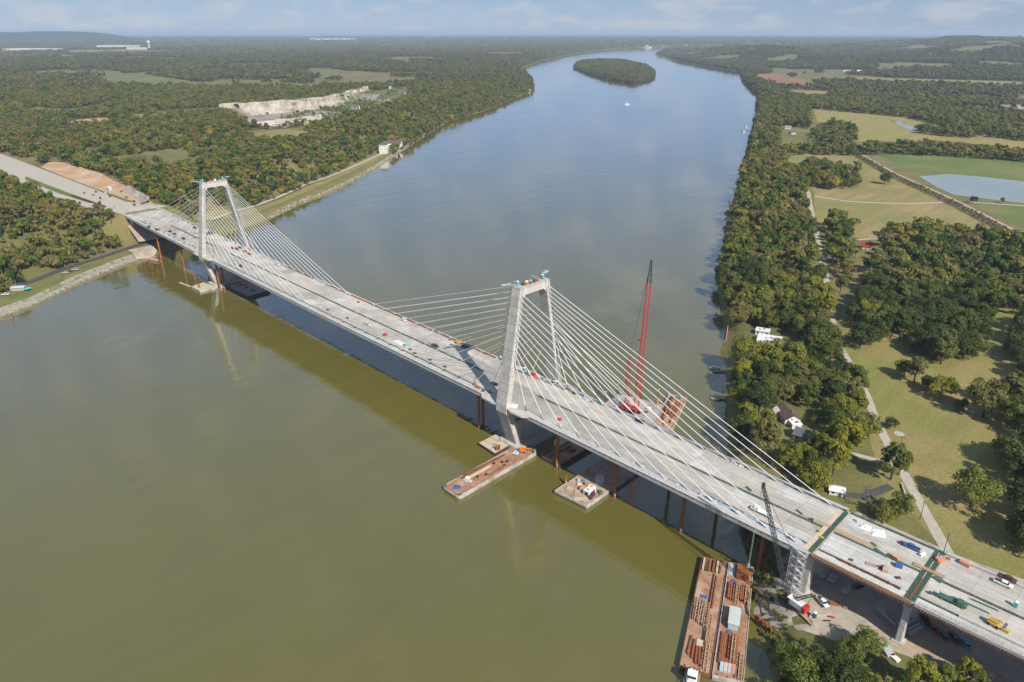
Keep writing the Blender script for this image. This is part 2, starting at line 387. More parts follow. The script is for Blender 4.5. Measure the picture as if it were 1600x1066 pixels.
# ------------------------------------------------------------------ helpers
COL = sc.collection
def tag(o, label=None, cat=None, group=None, kind=None):
    if label: o['label'] = label
    if cat: o['category'] = cat
    if group: o['group'] = group
    if kind: o['kind'] = kind
    elif cat: o['kind'] = 'thing'
    return o
def empty(name, loc=(0, 0, 0), rz=0.0, label=None, cat=None, group=None, scale=1.0):
    o = bpy.data.objects.new(name, None)
    COL.objects.link(o)
    o.location = loc
    o.rotation_euler = (0, 0, rz)
    if scale != 1.0:
        o.scale = (scale,) * 3
    return tag(o, label, cat, group)
def mesh_obj(name, me, parent=None, loc=(0, 0, 0), rot=(0, 0, 0)):
    o = bpy.data.objects.new(name, me)
    COL.objects.link(o)
    o.location = loc
    o.rotation_euler = rot
    if parent is not None:
        o.parent = parent
    return o
class MB:
    """collects shapes and links them as one mesh object"""
    def __init__(s):
        s.v, s.f = [], []
    def add(s, vs, fs):
        n = len(s.v)
        s.v.extend([tuple(p) for p in vs])
        s.f.extend([tuple(i + n for i in f) for f in fs])
        return s
    def box(s, x0, x1, y0, y1, z0, z1):
        return s.add([(x0, y0, z0), (x1, y0, z0), (x1, y1, z0), (x0, y1, z0), (x0, y0, z1), (x1, y0, z1), (x1, y1, z1), (x0, y1, z1)],
                     [(0, 3, 2, 1), (4, 5, 6, 7), (0, 1, 5, 4), (1, 2, 6, 5), (2, 3, 7, 6), (3, 0, 4, 7)])
    def cbox(s, c, d, rz=0.0):
        x, y, z = d[0] / 2, d[1] / 2, d[2]
        cs, sn = math.cos(rz), math.sin(rz)
        vs = [(a * x, b_ * y, q) for q in (0, z) for a, b_ in ((-1, -1), (1, -1), (1, 1), (-1, 1))]
        vs = [(c[0] + px * cs - py * sn, c[1] + px * sn + py * cs, c[2] + pz) for px, py, pz in vs]
        return s.add(vs, [(0, 3, 2, 1), (4, 5, 6, 7), (0, 1, 5, 4), (1, 2, 6, 5), (2, 3, 7, 6), (3, 0, 4, 7)])
    def prism(s, poly, z0, z1, inset=0.0):
        n = len(poly)
        cx = sum(p[0] for p in poly) / n
        cy = sum(p[1] for p in poly) / n
        k = 1 - inset
        vs = [(x, y, z0) for x, y in poly] + [(cx + (x - cx) * k, cy + (y - cy) * k, z1) for x, y in poly]
        a = sum(poly[i][0] * poly[(i + 1) % n][1] - poly[(i + 1) % n][0] * poly[i][1] for i in range(n))
        fs = [tuple(range(n, 2 * n)), tuple(range(n - 1, -1, -1))] + [(i, (i + 1) % n, n + (i + 1) % n, n + i) for i in range(n)]
        if a < 0:
            fs = [tuple(reversed(f)) for f in fs]
        return s.add(vs, fs)
    def tube(s, p0, p1, r, n=8, r1=None, cap=True):
        p0, p1 = Vector(p0), Vector(p1)
        d = (p1 - p0)
        if d.length < 1e-6:
            return s
        d.normalize()
        a = d.orthogonal().normalized()
        b_ = d.cross(a)
        r1 = r if r1 is None else r1
        vs = []
        for p, rr in ((p0, r), (p1, r1)):
            for i in range(n):
                t_ = 2 * math.pi * i / n
                vs.append(p + (a * math.cos(t_) + b_ * math.sin(t_)) * rr)
        fs = [(i, (i + 1) % n, n + (i + 1) % n, n + i) for i in range(n)]
        if cap:
            fs += [tuple(range(n - 1, -1, -1)), tuple(range(n, 2 * n))]
        return s.add(vs, fs)
    def beam(s, p0, p1, w, h):
        p0, p1 = Vector(p0), Vector(p1)
        d = (p1 - p0).normalized()
        up = Vector((0, 0, 1))
        if abs(d.z) > 0.95:
            up = Vector((1, 0, 0))
        a = d.cross(up).normalized() * (w / 2)
        b_ = a.cross(d).normalized() * (h / 2)
        vs = [p + q for p in (p0, p1) for q in (-a - b_, a - b_, a + b_, -a + b_)]
        return s.add(vs, [(0, 3, 2, 1), (4, 5, 6, 7), (0, 1, 5, 4), (1, 2, 6, 5), (2, 3, 7, 6), (3, 0, 4, 7)])
    def loft(s, rings, cap=True):
        n = len(rings[0])
        base = []
        for r in rings:
            base.extend(r)
        fs = []
        for k in range(len(rings) - 1):
            for i in range(n):
                j = (i + 1) % n
                fs.append((k * n + i, k * n + j, (k + 1) * n + j, (k + 1) * n + i))
        if cap:
            fs += [tuple(range(n - 1, -1, -1)), tuple(range((len(rings) - 1) * n, len(rings) * n))]
        return s.add(base, fs)
    def mesh(s, name, mat, smooth=False):
        me = bpy.data.meshes.new(name)
        me.from_pydata(s.v, [], s.f)
        me.materials.append(MATS[mat])
        if smooth:
            me.polygons.foreach_set('use_smooth', [True] * len(me.polygons))
        me.update()
        return me
    def build(s, name, mat, parent=None, loc=(0, 0, 0), rot=(0, 0, 0), smooth=False):
        return mesh_obj(name, s.mesh(name, mat, smooth), parent, loc, rot)
def rect_ring(cx, cy, z, dx, dy, ch=0.0):
    x, y = dx / 2, dy / 2
    if ch <= 0:
        return [(cx - x, cy - y, z), (cx + x, cy - y, z), (cx + x, cy + y, z), (cx - x, cy + y, z)]
    return [(cx - x + ch, cy - y, z), (cx + x - ch, cy - y, z), (cx + x, cy - y + ch, z), (cx + x, cy + y - ch, z),
            (cx + x - ch, cy + y, z), (cx - x + ch, cy + y, z), (cx - x, cy + y - ch, z), (cx - x, cy - y + ch, z)]
def copy_tree(o, parent=None):
    c = o.copy()
    COL.objects.link(c)
    c.parent = parent
    for ch in o.children:
        copy_tree(ch, c)
    return c

# ------------------------------------------------------------------ terrain function (metres)
LEFT_BANK = [(400., -6000.), (200., -1500.), (80., -600.), (0., -280.)] + [(-44.38, -163.66), (-58.68, -134.25), (-94.92, -90.84), (-122.92, -44.03), (-131.81, -20.25)] + [(-150., 40.), (-175., 95.)] + [(-195.5, 142.08), (-239.26, 204.97), (-272.55, 272.9), (-387.49, 427.83), (-542.84, 611.23), (-800.81, 925.79), (-938.58, 1183.28), (-1136.49, 1482.31), (-1376.76, 1835.38), (-1786.8, 2253.85), (-2605.31, 2999.07), (-3510.13, 4204.21), (-4518.55, 5780.22), (-5528.86, 7736.32)] + [(-5850., 9300.), (-5300., 10800.), (-2500., 12600.), (4000., 14200.)]
RIGHT_BANK = [(1000., -6000.), (800., -1500.), (700., -600.), (610., -250.), (560., -125.)] + [(535.67, -55.08), (525.43, -43.63), (515.39, -32.05), (509.1, -24.18), (502.74, -10.08)] + [(487., 8.), (466., 42.)] + [(444.91, 72.61), (426.58, 104.29), (366.49, 207.6), (310.82, 292.43), (284.38, 342.46), (186.81, 526.05), (120.28, 667.43), (-36.8, 985.84), (-338.21, 1596.84), (-624.54, 2174.9), (-1075.5, 2902.75), (-1478.3, 3605.17), (-2003.33, 4094.91), (-2607.5, 4729.28), (-3665.64, 6002.67)] + [(-5100., 8300.), (-4500., 9900.), (-2000., 11500.), (4000., 13000.)]
ISLAND = [(-2417.23, 3304.26), (-2835.62, 3829.54), (-2973.41, 4183.34), (-2749.34, 4237.42), (-2160.55, 3682.54), (-1743.57, 3151.24), (-1454.07, 2724.3), (-1324.87, 2406.67), (-1568.2, 2540.62), (-1990.33, 2903.41)]
ROAD_C = [(-140., 0.), (-199., 1.)] + [(-298.52, -19.35), (-452.66, -25.89), (-649.18, -34.22)] + [(-900., -75.), (-1500., -150.)]
QUARRY = [(-1154.95, 527.47), (-1192.97, 624.88), (-1208.62, 759.46), (-1233.53, 872.74), (-1359.32, 1031.44), (-1221.21, 1037.17), (-938.63, 788.42), (-792.46, 638.91), (-725.16, 527.74), (-750.6, 502.2), (-705.58, 419.96), (-777.08, 417.07), (-929.39, 449.82)]

def vnoise(x, y, seed=0):
    xi, yi = np.floor(x).astype(np.int64), np.floor(y).astype(np.int64)
    fx, fy = x - xi, y - yi
    fx, fy = fx * fx * (3 - 2 * fx), fy * fy * (3 - 2 * fy)
    def h(a, b):
        n = (a * 374761393 + b * 668265263 + seed * 1274126177) & 0xffffffff
        n = ((n ^ (n >> 13)) * 1274126177) & 0xffffffff
        return ((n ^ (n >> 16)) & 0xffff) / 65535.0
    return (h(xi, yi) * (1 - fx) + h(xi + 1, yi) * fx) * (1 - fy) + (h(xi, yi + 1) * (1 - fx) + h(xi + 1, yi + 1) * fx) * fy
def fbm(x, y, seed=0, octaves=4):
    a, s, t = 1.0, 0.0, 0.0
    for i in range(octaves):
        s = s + a * vnoise(x * 2 ** i, y * 2 ** i, seed + i)
        t += a
        a *= 0.5
    return s / t
def sstep(a, b, x):
    t = np.clip((x - a) / (b - a), 0, 1)
    return t * t * (3 - 2 * t)
def poly_dist(px, py, poly, closed=False):
    d = np.full(px.shape, 1e12)
    n = len(poly)
    for i in range(n if closed else n - 1):
        ax, ay = poly[i]
        bx, by = poly[(i + 1) % n]
        dx, dy = bx - ax, by - ay
        t = np.clip(((px - ax) * dx + (py - ay) * dy) / (dx * dx + dy * dy + 1e-9), 0, 1)
        d = np.minimum(d, (px - ax - t * dx) ** 2 + (py - ay - t * dy) ** 2)
    return np.sqrt(d)
def inside(px, py, poly):
    r = np.zeros(px.shape, bool)
    n = len(poly)
    for i in range(n):
        ax, ay = poly[i]
        bx, by = poly[(i + 1) % n]
        c = (ay > py) != (by > py)
        with np.errstate(divide='ignore', invalid='ignore'):
            xx = (bx - ax) * (py - ay) / (by - ay) + ax
        r ^= c & (px < xx)
    return r
RIVER = LEFT_BANK + RIGHT_BANK[::-1]
def heights(x, y):
    x, y = np.asarray(x, float), np.asarray(y, float)
    dl, dr = poly_dist(x, y, LEFT_BANK), poly_dist(x, y, RIGHT_BANK)
    inr = inside(x, y, RIVER)
    d = np.where(inr, -np.minimum(dl, dr), np.minimum(dl, dr))
    left = dl < dr
    far = np.hypot(x - 300, y)
    # left bank: stone slope, terrace with road, wooded bluff, plateau
    plat = 31 + 8 * (fbm(x / 260., y / 260., 3) - 0.5) * sstep(60, 200, d) + 26 * (fbm(x / 1500., y / 1500., 9) - 0.42) * sstep(900, 3500, far)
    wid = np.where(y < -25, 135., 62.)
    bl = sstep(30, 30 + wid, d)
    hl = np.minimum(d * 0.62, 5.2) * (d > 0) + bl * (plat - 5.2)
    # right bank: flood plain, rolling hills far upstream
    hills = sstep(3500, 6200, far) * sstep(150, 900, d) * (fbm(x / 1700., y / 1700., 21) - 0.24) * 250
    hr = np.minimum(d * 0.6, 6.5) * (d > 0) + 0.5 * sstep(20, 40, d) + np.maximum(hills, 0)
    h = np.where(left, hl, hr)
    di = poly_dist(x, y, ISLAND, True)
    ini = inside(x, y, ISLAND)
    h = np.where(inr, np.maximum(-4.0, d * 0.35), h)
    h = np.where(ini, np.minimum(di * 0.4, 4.0), h)
    h = np.where(inr & ~ini & (di < 12), np.maximum(h, -di * 0.5), h)
    # highway bench cut through the bluff, then a pit for the quarry
    rd = poly_dist(x, y, ROAD_C)
    w = sstep(62, 26, rd) * (x < -186)
    h = h * (1 - w) + w * (31.2 - (x + 199) * 0.002)
    wq = np.where(inside(x, y, QUARRY), sstep(0, 14, poly_dist(x, y, QUARRY, True)), 0)
    h = h * (1 - wq) + wq * 11.0
    return h
def hz(x, y):
    return float(heights(np.array([x]), np.array([y]))[0])

# ------------------------------------------------------------------ ground sheet
def axis(c0, c1, step, lo, hi, g):
    a = list(np.arange(c0, c1 + step, step))
    s, p = step, a[-1]
    while p < hi:
        s *= g
        p += s
        a.append(p)
    s, p, b_ = step, c0, []
    while p > lo:
        s *= g
        p -= s
        b_.append(p)
    return np.array(b_[::-1] + a)
gx = axis(-330, 640, 5.0, -60000, 30000, 1.017)
gy = axis(-240, 620, 5.0, -6000, 70000, 1.017)
GX, GY = np.meshgrid(gx, gy)
GZ = heights(GX, GY)
nx, ny = len(gx), len(gy)
verts = np.stack([GX, GY, GZ], -1).reshape(-1, 3).astype(np.float32)
ii = np.arange(nx * ny).reshape(ny, nx)
quads = np.stack([ii[:-1, :-1], ii[:-1, 1:], ii[1:, 1:], ii[1:, :-1]], -1).reshape(-1, 4)
deep = (GZ < -3.9)
keep = ~(deep[:-1, :-1] & deep[:-1, 1:] & deep[1:, 1:] & deep[1:, :-1]).reshape(-1)
quads = quads[keep]
def fast_mesh(name, vs, fs, mat, smooth=False):
    me = bpy.data.meshes.new(name)
    k = fs.shape[1]
    me.vertices.add(len(vs))
    me.vertices.foreach_set('co', np.asarray(vs, np.float32).ravel())
    me.loops.add(fs.size)
    me.loops.foreach_set('vertex_index', np.asarray(fs, np.int32).ravel())
    me.polygons.add(len(fs))
    me.polygons.foreach_set('loop_start', np.arange(0, fs.size, k, dtype=np.int32))
    me.polygons.foreach_set('loop_total', np.full(len(fs), k, np.int32))
    if smooth:
        me.polygons.foreach_set('use_smooth', np.ones(len(fs), bool))
    me.materials.append(MATS[mat])
    me.update(calc_edges=True)
    return me
tag(mesh_obj('ground', fast_mesh('ground', verts, quads, 'ground', True)), 'grassy river plain and wooded bluffs on both banks', 'ground', kind='structure')
tag(MB().add([(-60000, -6000, 0), (30000, -6000, 0), (30000, 70000, 0), (-60000, 70000, 0)], [(0, 1, 2, 3)]).build('river', 'river_water'),
    'wide olive green river turning blue upstream', 'river', kind='structure')
def drape(name, poly, off, mat, res, label, cat, kind='structure', parent=None, flat=None):
    pts = [Vector(p) for p in poly]
    n = len(pts)
    bd = []
    for i in range(n):
        a, b_ = pts[i], pts[(i + 1) % n]
        k = max(1, int((b_ - a).length / res))
        bd += [a.lerp(b_, j / k) for j in range(k)]
    m_ = len(bd)
    xs = np.arange(min(p.x for p in pts), max(p.x for p in pts), res)
    ys = np.arange(min(p.y for p in pts), max(p.y for p in pts), res)
    X, Y = np.meshgrid(xs, ys)
    X, Y = X.ravel(), Y.ravel()
    ok = inside(X, Y, poly) & (poly_dist(X, Y, poly, True) > res * 0.4)
    allp = bd + [Vector((float(a), float(b_))) for a, b_ in zip(X[ok], Y[ok])]
    r = delaunay_2d_cdt(allp, [(i, (i + 1) % m_) for i in range(m_)], [], 1, 1e-4)
    vs = np.array([(p.x, p.y) for p in r[0]])
    z = (np.full(len(vs), flat) if flat is not None else heights(vs[:, 0], vs[:, 1])) + off
    me = bpy.data.meshes.new(name)
    me.from_pydata([(float(a), float(b_), float(c)) for (a, b_), c in zip(vs, z)], [], [tuple(f) for f in r[2]])
    me.materials.append(MATS[mat])
    me.update()
    if sum(p.normal.z for p in me.polygons) < 0:
        me.flip_normals()
    o = mesh_obj(name, me, parent)
    return tag(o, label, cat, kind=kind)
def ribbon(name, path, width, off, mat, res, label, cat, kind='structure', parent=None, zfix=None):
    pts = []
    for a, b_ in zip(path[:-1], path[1:]):
        L = math.hypot(b_[0] - a[0], b_[1] - a[1])
        k = max(1, int(L / res))
        pts += [(a[0] + (b_[0] - a[0]) * j / k, a[1] + (b_[1] - a[1]) * j / k) for j in range(k)]
    pts.append(path[-1])
    P = np.array(pts)
    if len(P) > 4:                                   # round the corners
        for _ in range(3):
            P[1:-1] = (P[:-2] + 2 * P[1:-1] + P[2:]) / 4
    T = np.gradient(P, axis=0)
    T /= np.linalg.norm(T, axis=1)[:, None] + 1e-9
    N = np.stack([-T[:, 1], T[:, 0]], 1)
    wj = width / 2 * (1 + 0.06 * np.sin(np.arange(len(P)) * 1.3))[:, None]
    rows = [P + N * wj, P, P - N * wj]
    vs = []
    for R in rows:
        z = heights(R[:, 0], R[:, 1]) + off if zfix is None else np.full(len(R), zfix)
        vs.append(np.column_stack([R, z]))
    zc = np.max([v[:, 2] for v in vs], axis=0)
    for v in vs:
        v[:, 2] = np.maximum(v[:, 2], zc - 0.15)
    n = len(P)
    vs = np.concatenate(vs)
    fs = np.array([(i, i + n * r, 0, 0) for i in range(0) for r in range(0)] + [(r * n + i, (r + 1) * n + i, (r + 1) * n + i + 1, r * n + i + 1) for r in range(2) for i in range(n - 1)])
    o = mesh_obj(name, fast_mesh(name, vs, fs, mat), parent)
    return tag(o, label, cat, kind=kind)

# fields, roads and ponds of the flood plain on the right bank
FIELDS = []
def field(poly, mat, off, res, label, cat='field', name='field'):
    FIELDS.append(poly)
    drape(name, poly, off, mat, res, label, cat)
field([(416.77, 260.25), (416.58, 326.9), (443.48, 353.92), (496.68, 474.17), (569.68, 173.06), (600.99, 43.9), (576.28, 44.92), (557.69, 46.68), (540.53, 62.43), (528.24, 63.08), (502.38, 114.26), (473.14, 178.27)], 'meadow', 0.03, 10, 'mown yellow green meadow beside the gravel lane', name='meadow', cat='meadow')
field([(9.79, 1030.77), (111.8, 1101.52), (253.44, 886.89), (376.41, 739.55), (465.43, 626.39), (474.33, 583), (386.91, 652.61), (383.56, 558.06), (341.47, 515.79), (284.31, 541.41), (210.12, 709.82), (106.27, 866.55)], 'tan_field', 0.06, 15, 'dry tan field beside the riverside wood')
field([(129.91, 1130.16), (339.32, 1240.71), (390.64, 990.72), (264.36, 962.9), (229.75, 990.57)], 'green_field', 0.1, 20, 'green and brown field behind the levee road')
field([(376.5, 779.05), (426.81, 814.52), (454.3, 680.58)], 'green_field', 0.08, 15, 'strip of green field below the blue pond')
field([(-296.91, 1852.34), (-104.06, 1847.78), (111.47, 1629.9), (288.88, 1486.42), (316.88, 1349.99), (178.86, 1350.77), (59.25, 1218.29), (-0.19, 1158.59), (-78.04, 1390.17)], 'yellow_field', 0.15, 25, 'pale yellow green field with a narrow pond')
field([(-1229.61, 3217.84), (-1185.9, 3426.84), (-834.67, 2978.24), (-585.44, 2628.49), (-622.6, 2452.81), (-880.48, 2695.07)], 'ploughed_field', 0.4, 60, 'red brown ploughed field by the river bend')
field([(-694.21, 2380.89), (-600.4, 2431), (-432.95, 2472.44), (-345.49, 2329.51), (-382.02, 2187.46), (-521.55, 2081.77)], 'yellow_field', 0.3, 40, 'ochre field below the ploughed one')
field([(-845.98, 3373.02), (-482.26, 3460.3), (-136.37, 3557.96), (-39.07, 3083.95), (-359.69, 3055.15), (-587.99, 2933.18)], 'tan_field', 0.5, 80, 'distant tan field with a row of round trees')
field([(54.69, 2315.06), (117.31, 2322.2), (139.65, 2213.37), (80.05, 2204.69)], 'yellow_field', 0.3, 60, 'small distant pale field at the right edge')
ROADS = []
def road(path, w, mat, label, off=0.1, res=8, name='lane', cat='lane'):
    ROADS.append((path, w))
    ribbon(name, path, w, off, mat, res, label, cat)
road([(428.57, 246.49), (447.56, 216.06), (478.92, 169.9), (499.08, 134.14), (519.12, 103.89), (539.44, 74.34), (558.06, 47.05), (575.25, 22.51)], 4.6, 'gravel_road', 'pale gravel lane running under the bridge past the meadow', name='gravel_lane')
road([(157, 762.74), (196.77, 720.1), (270.48, 569.41), (315.64, 479.4), (369.6, 371.17), (405.68, 295.74), (428.57, 246.49)], 5.0, 'gravel_road', 'pale lane along the back of the riverside wood')
road([(224, 684.07), (269.71, 682.02), (324.38, 721.64), (364.82, 782.71), (427.65, 810.42), (463.68, 827.19)], 5.0, 'gravel_road', 'dirt track crossing the tan field', off=0.16)
ribbon('levee', [(113.09, 1092.47), (244.96, 906.64), (368.53, 760.97), (461.66, 636.5), (519.16, 558.09)], 24.0, 0.2, 'levee_bank', 10, 'brown scrubby levee bank below the levee road', 'levee')
road([(108.89, 1109.05), (240.77, 924.3), (367, 774.6), (460.64, 649.72), (516.88, 572.41)], 5.5, 'orange_pale', 'straight levee road running diagonally past the blue pond', off=0.45, name='levee_road', cat='road')
road([(519.69, 100.44), (502.94, 95.84), (490.83, 93.88), (479.3, 91.08)], 3.2, 'gravel_road', 'driveway from the lane to the brown roofed house', name='driveway', cat='driveway')
road([(501.82, 130.2), (487.42, 127.29), (469.54, 119.32)], 3.0, 'gravel_road', 'narrow driveway behind the brown roofed house', name='driveway', cat='driveway')
road([(524.32, 80.02), (518.51, 62.83), (509.81, 56.89)], 4.5, 'asphalt', 'dark driveway to the white shed beside the bridge', name='driveway', cat='driveway')
road([(344.37, 508.25), (355.5, 529.88), (385.59, 532.65)], 4.0, 'gravel_road', 'short drive to the red roofed cottage', name='driveway', cat='driveway')
drape('pond', [(272.07, 926.71), (294.99, 978.76), (342.7, 990.55), (390.64, 990.72), (435.8, 990.87), (462.28, 835.42), (424.25, 827), (383.44, 822.47), (347.52, 819.24), (313.57, 861.87)], 0.22, 'pond_water', 25, 'pale turquoise pond behind the levee road', 'pond', flat=7)
drape('pond', [(-21.87, 1657), (-4.04, 1655.99), (89.53, 1511), (94.61, 1470.45), (62.15, 1514.94)], 0.35, 'pond_water', 30, 'narrow blue pond in the yellow green field', 'pond', flat=7)
drape('pond', [(261.58, 1538.14), (277.72, 1540.77), (304.6, 1515), (275.49, 1498.73)], 0.35, 'pond_water', 30, 'sliver of pond at the right edge of the far field', 'pond', flat=7)
drape('quarry_floor', QUARRY, 0.6, 'quarry_floor', 15, 'grey rubble floor of the quarry pit', 'quarry floor')
drape('quarry_pond', [(-1100.72, 546.88), (-977.37, 560.9), (-982.04, 628.4), (-916.86, 604.26), (-841.34, 518.4), (-921.36, 516.16), (-967.94, 502.13)], 0.9, 'quarry_water', 25, 'dark pond at the foot of the pale quarry cliff', 'pond', flat=11)

# left bank: highway under construction, riverside roads, clearings
LCLEAR = []
def clearing(poly, mat, off, res, label, cat='clearing', name='clearing'):
    LCLEAR.append(poly)
    drape(name, poly, off, mat, res, label, cat)
HW = [(-198.0, 31.0)] + [(-252.86, 3.35), (-343.11, 0.52), (-454.71, -3.79), (-586.63, -8.88), (-737.68, -16.46), (-946.32, -30.18)] + [(-596.17, -88.28), (-497.27, -64.73), (-382.65, -49.57), (-276.57, -38.39), (-215.24, -31.5)] + [(-215.0, -23.0), (-198.0, -20.5)]
clearing(HW, 'gravel_road', 0.25, 12, 'pale new highway under construction leading to the bridge', 'highway', 'highway')
clearing([(-558.67, -4.77), (-593.17, 13.26), (-576.88, 26.92), (-515.98, 28.12), (-420.98, 35.04), (-330.92, 31.8), (-282.47, 30.88), (-209.3, 19.76), (-236.09, 10.03), (-348.63, 1.94), (-459.51, -2.7)], 'orange_earth', 0.5, 8, 'orange earth cutting beside the new highway', 'cutting', 'cutting')
clearing([(-498.8, -36.56), (-362.92, -28.22), (-271.15, -21.16), (-272.63, -27.13), (-356.21, -36.62), (-469.57, -43.16)], 'lawn', 0.32, 8, 'grass median strip between the two new carriageways', 'median', 'median')
clearing([(-197.2, -127.88), (-208.8, -104.67), (-216.22, -75.64), (-220.48, -53.45), (-212.2, -53.37), (-202.17, -77.25), (-185.71, -103.33), (-174.82, -123.83), (-173.63, -133.81)], 'ground', 0.5, 10, 'scrubby clearing of dry grass above the riverside road')
clearing([(-1082.26, 147.9), (-1149.3, 203.41), (-1162.76, 244.46), (-1110.07, 289.19), (-1041.27, 256.47), (-1008.84, 198.52), (-1021.02, 145.55)], 'orange_earth', 0.8, 20, 'bare brown earth clearing in the left woods')
clearing([(-1463.67, 171.89), (-1502.84, 217.02), (-1383.44, 241.52), (-1464.64, 334.58), (-1585.04, 450.59), (-1508.11, 429.57), (-1385.63, 339.85), (-1253.24, 219.75), (-1349.34, 155.5)], 'green_field', 1.0, 30, 'long pale green strip of pasture in the left woods', 'field', 'field')
clearing([(-2551.76, 533.09), (-2784.12, 634.19), (-2650.86, 658.58), (-2360.21, 564.45), (-2326.55, 486.93)], 'green_field', 1.2, 40, 'small light green pasture far left', 'field', 'field')
clearing([(-2679.61, 696.84), (-2868.74, 879.59), (-2637.7, 926.55), (-2239.26, 894.22), (-2103.25, 943.25), (-1876.96, 847.71), (-1965.24, 781.08), (-2006.46, 650.85), (-2153.74, 579.68)], 'green_field', 1.2, 40, 'string of green pastures left of the quarry', 'field', 'field')
clearing([(-3580.08, 554.2), (-3546.96, 598.2), (-3058.47, 500.03), (-3007.99, 440.38)], 'green_field', 1.2, 40, 'green pasture at the far left edge', 'field', 'field')
clearing([(-1187.46, 304.37), (-1154.27, 375.18), (-1187.24, 491.8), (-1130.62, 470.48), (-1071.99, 357.95), (-1082.6, 282.62)], 'yellow_field', 0.9, 25, 'dry yellow strip of pasture left of the quarry', 'field', 'field')
clearing([(-1976.52, 982.39), (-1879.22, 1015.62), (-1881.25, 1115.87), (-1745.49, 1138.89), (-1630.82, 1070.25), (-1747.14, 993.38), (-1799.34, 900.6)], 'yellow_field', 1.2, 40, 'bright yellow field behind the quarry', 'field', 'field')
clearing([(-697.75, 372.64), (-711.9, 436.77), (-642.96, 451.67), (-566.04, 432.58), (-566.09, 394.63), (-577.73, 340.67), (-607.32, 330)], 'tan_field', 0.8, 15, 'bare tan slope in front of the quarry')
clearing([(-1180.91, 779.12), (-1226.1, 867.23), (-1313.79, 982.9), (-1387.89, 1131.43), (-1514.01, 1304.39), (-1485.87, 1332.41), (-1017.45, 966.95), (-954.43, 866.94), (-880.06, 772.16), (-824.88, 685.18), (-1076.21, 791.87)], 'lawn', 0.8, 20, 'green lawns of the houses on the quarry rim', 'lawn', 'lawn')
clearing([(-188.93, 24.06), (-200.25, 20.39), (-187.83, 22.93), (-210.93, 76.43), (-205.44, 119.64), (-227.37, 163.79), (-316.32, 300.66), (-423.26, 453.36), (-563.56, 627.3), (-611.07, 653.89), (-479.92, 493.05), (-353.33, 323.68), (-250.67, 176.1), (-233.58, 133.55), (-226.1, 83.94)], 'tan_field', 0.35, 8, 'dry grass terrace along the left river bank', 'terrace', 'terrace')
ribbon('riverside_road', [(-206.22, 74.2), (-239.18, 144.55), (-271.99, 196.43), (-349.89, 321.52), (-473.53, 499.47)], 6.0, 0.55, 'gravel_road', 8, 'pale riverside road below the wooded bluff', 'road')
clearing([(-51.38, -161.45), (-65.88, -131.94), (-101.38, -88.42), (-125.74, -48.25), (-134.99, -18.78), (-138.78, -10.5), (-146.98, -25.96), (-119.09, -72.1), (-92.88, -115.26), (-78.93, -155.45)], 'lawn', 0.25, 6, 'grass verge between riprap and the dark riverside road', 'verge', 'verge')
ribbon('riverside_road', [(-91.56, -161.65), (-104.32, -131.74), (-129.09, -95.87), (-143.37, -59.25), (-158.46, -31.1), (-166.59, -6.07)], 6.5, 0.55, 'asphalt', 6, 'dark asphalt road along the left bank below the bridge', 'road')
clearing([(-148.95, -34.28), (-151.83, -11.4), (-138.78, -10.5), (-128.24, -19.72), (-127.7, -34.12)], 'gravel', 0.6, 6, 'pale gravel patch at the water beside the bridge', 'landing', 'landing')
for pl, lb in (([(-10072.8, 1856.34), (-9059.59, 2013.67), (-8886.27, 2188.6), (-7372.42, 1821.94), (-7081.19, 1257.99)], 'pale distant factory yard at the far left'), ([(-7372.42, 1821.94), (-7645.03, 2352.52), (-7829.41, 2726.76), (-6770.65, 2377.63), (-6439.89, 1621.91)], 'pale distant factory yard around the water tower'), ([(-6363.71, 1462.5), (-5927.11, 1663.19), (-6154.94, 2180.8), (-5427.14, 1916.93), (-5407.98, 1303.66)], 'distant strip of bare orange ground')):
    clearing(pl, 'tan_field', 2.0, 150, lb, 'yard', 'yard')

def offset_line(path, d):
    P = np.array(path)
    t_ = np.gradient(P, axis=0)
    t_ /= np.linalg.norm(t_, axis=1)[:, None]
    return [tuple(q) for q in P + np.stack([-t_[:, 1], t_[:, 0]], 1) * d]
lb = LEFT_BANK[3:9]
drape('riprap_bed', offset_line(lb, 0.2) + offset_line(lb, 7.6)[::-1], 0.14, 'riprap_bed', 2.5, 'stony bed of the riprap slope on the left bank', 'bank')

# ------------------------------------------------------------------ the bridge
SPAN, UL, UR, UEND = 365.8, -199.0, 525.4, 705.0
HW_ = 18.4
def dz(u):
    return float(np.interp(u, [-620, -400, -199, -100, 0, 183, 366, 525, 705], [33.5, 32.5, 31.2, 29.9, 28.7, 27.4, 27.3, 27.0, 27.6]))
def urange(a, b_, step):
    n = max(1, round((b_ - a) / step))
    return [a + (b_ - a) * i / n for i in range(n + 1)]
def strip(us, v0, v1, top, bot, mb=None):
    """slab that follows the deck profile; top and bot are heights relative to the deck"""
    mb = mb or MB()
    rings = [[(u, v0, dz(u) + bot), (u, v1, dz(u) + bot), (u, v1, dz(u) + top), (u, v0, dz(u) + top)] for u in us]
    mb.loft([r[::-1] for r in rings])
    return mb
bridge = empty('cable_stayed_bridge', (0, 0, 0), 0, 'long pale concrete cable stayed bridge under construction across the river', 'bridge')
deck = strip(urange(UL, UR, 12), -HW_, HW_, -0.10, -0.75).build('deck_slab', 'deck_concrete', bridge)
for s in (-1, 1):
    strip(urange(UL, UR, 12), s * HW_ - 0.45, s * HW_ + 0.45, -0.05, -2.3).build('edge_girder', 'concrete', bridge)
    strip(urange(UL, UR, 12), s * HW_ - 0.7, s * HW_ + 0.62, 0.12, -0.06).build('kerb', 'parapet_concrete', deck)
strip(urange(UL, UR, 12), -12.8, -12.0, -0.75, -2.2).build('stringer', 'rust', bridge)
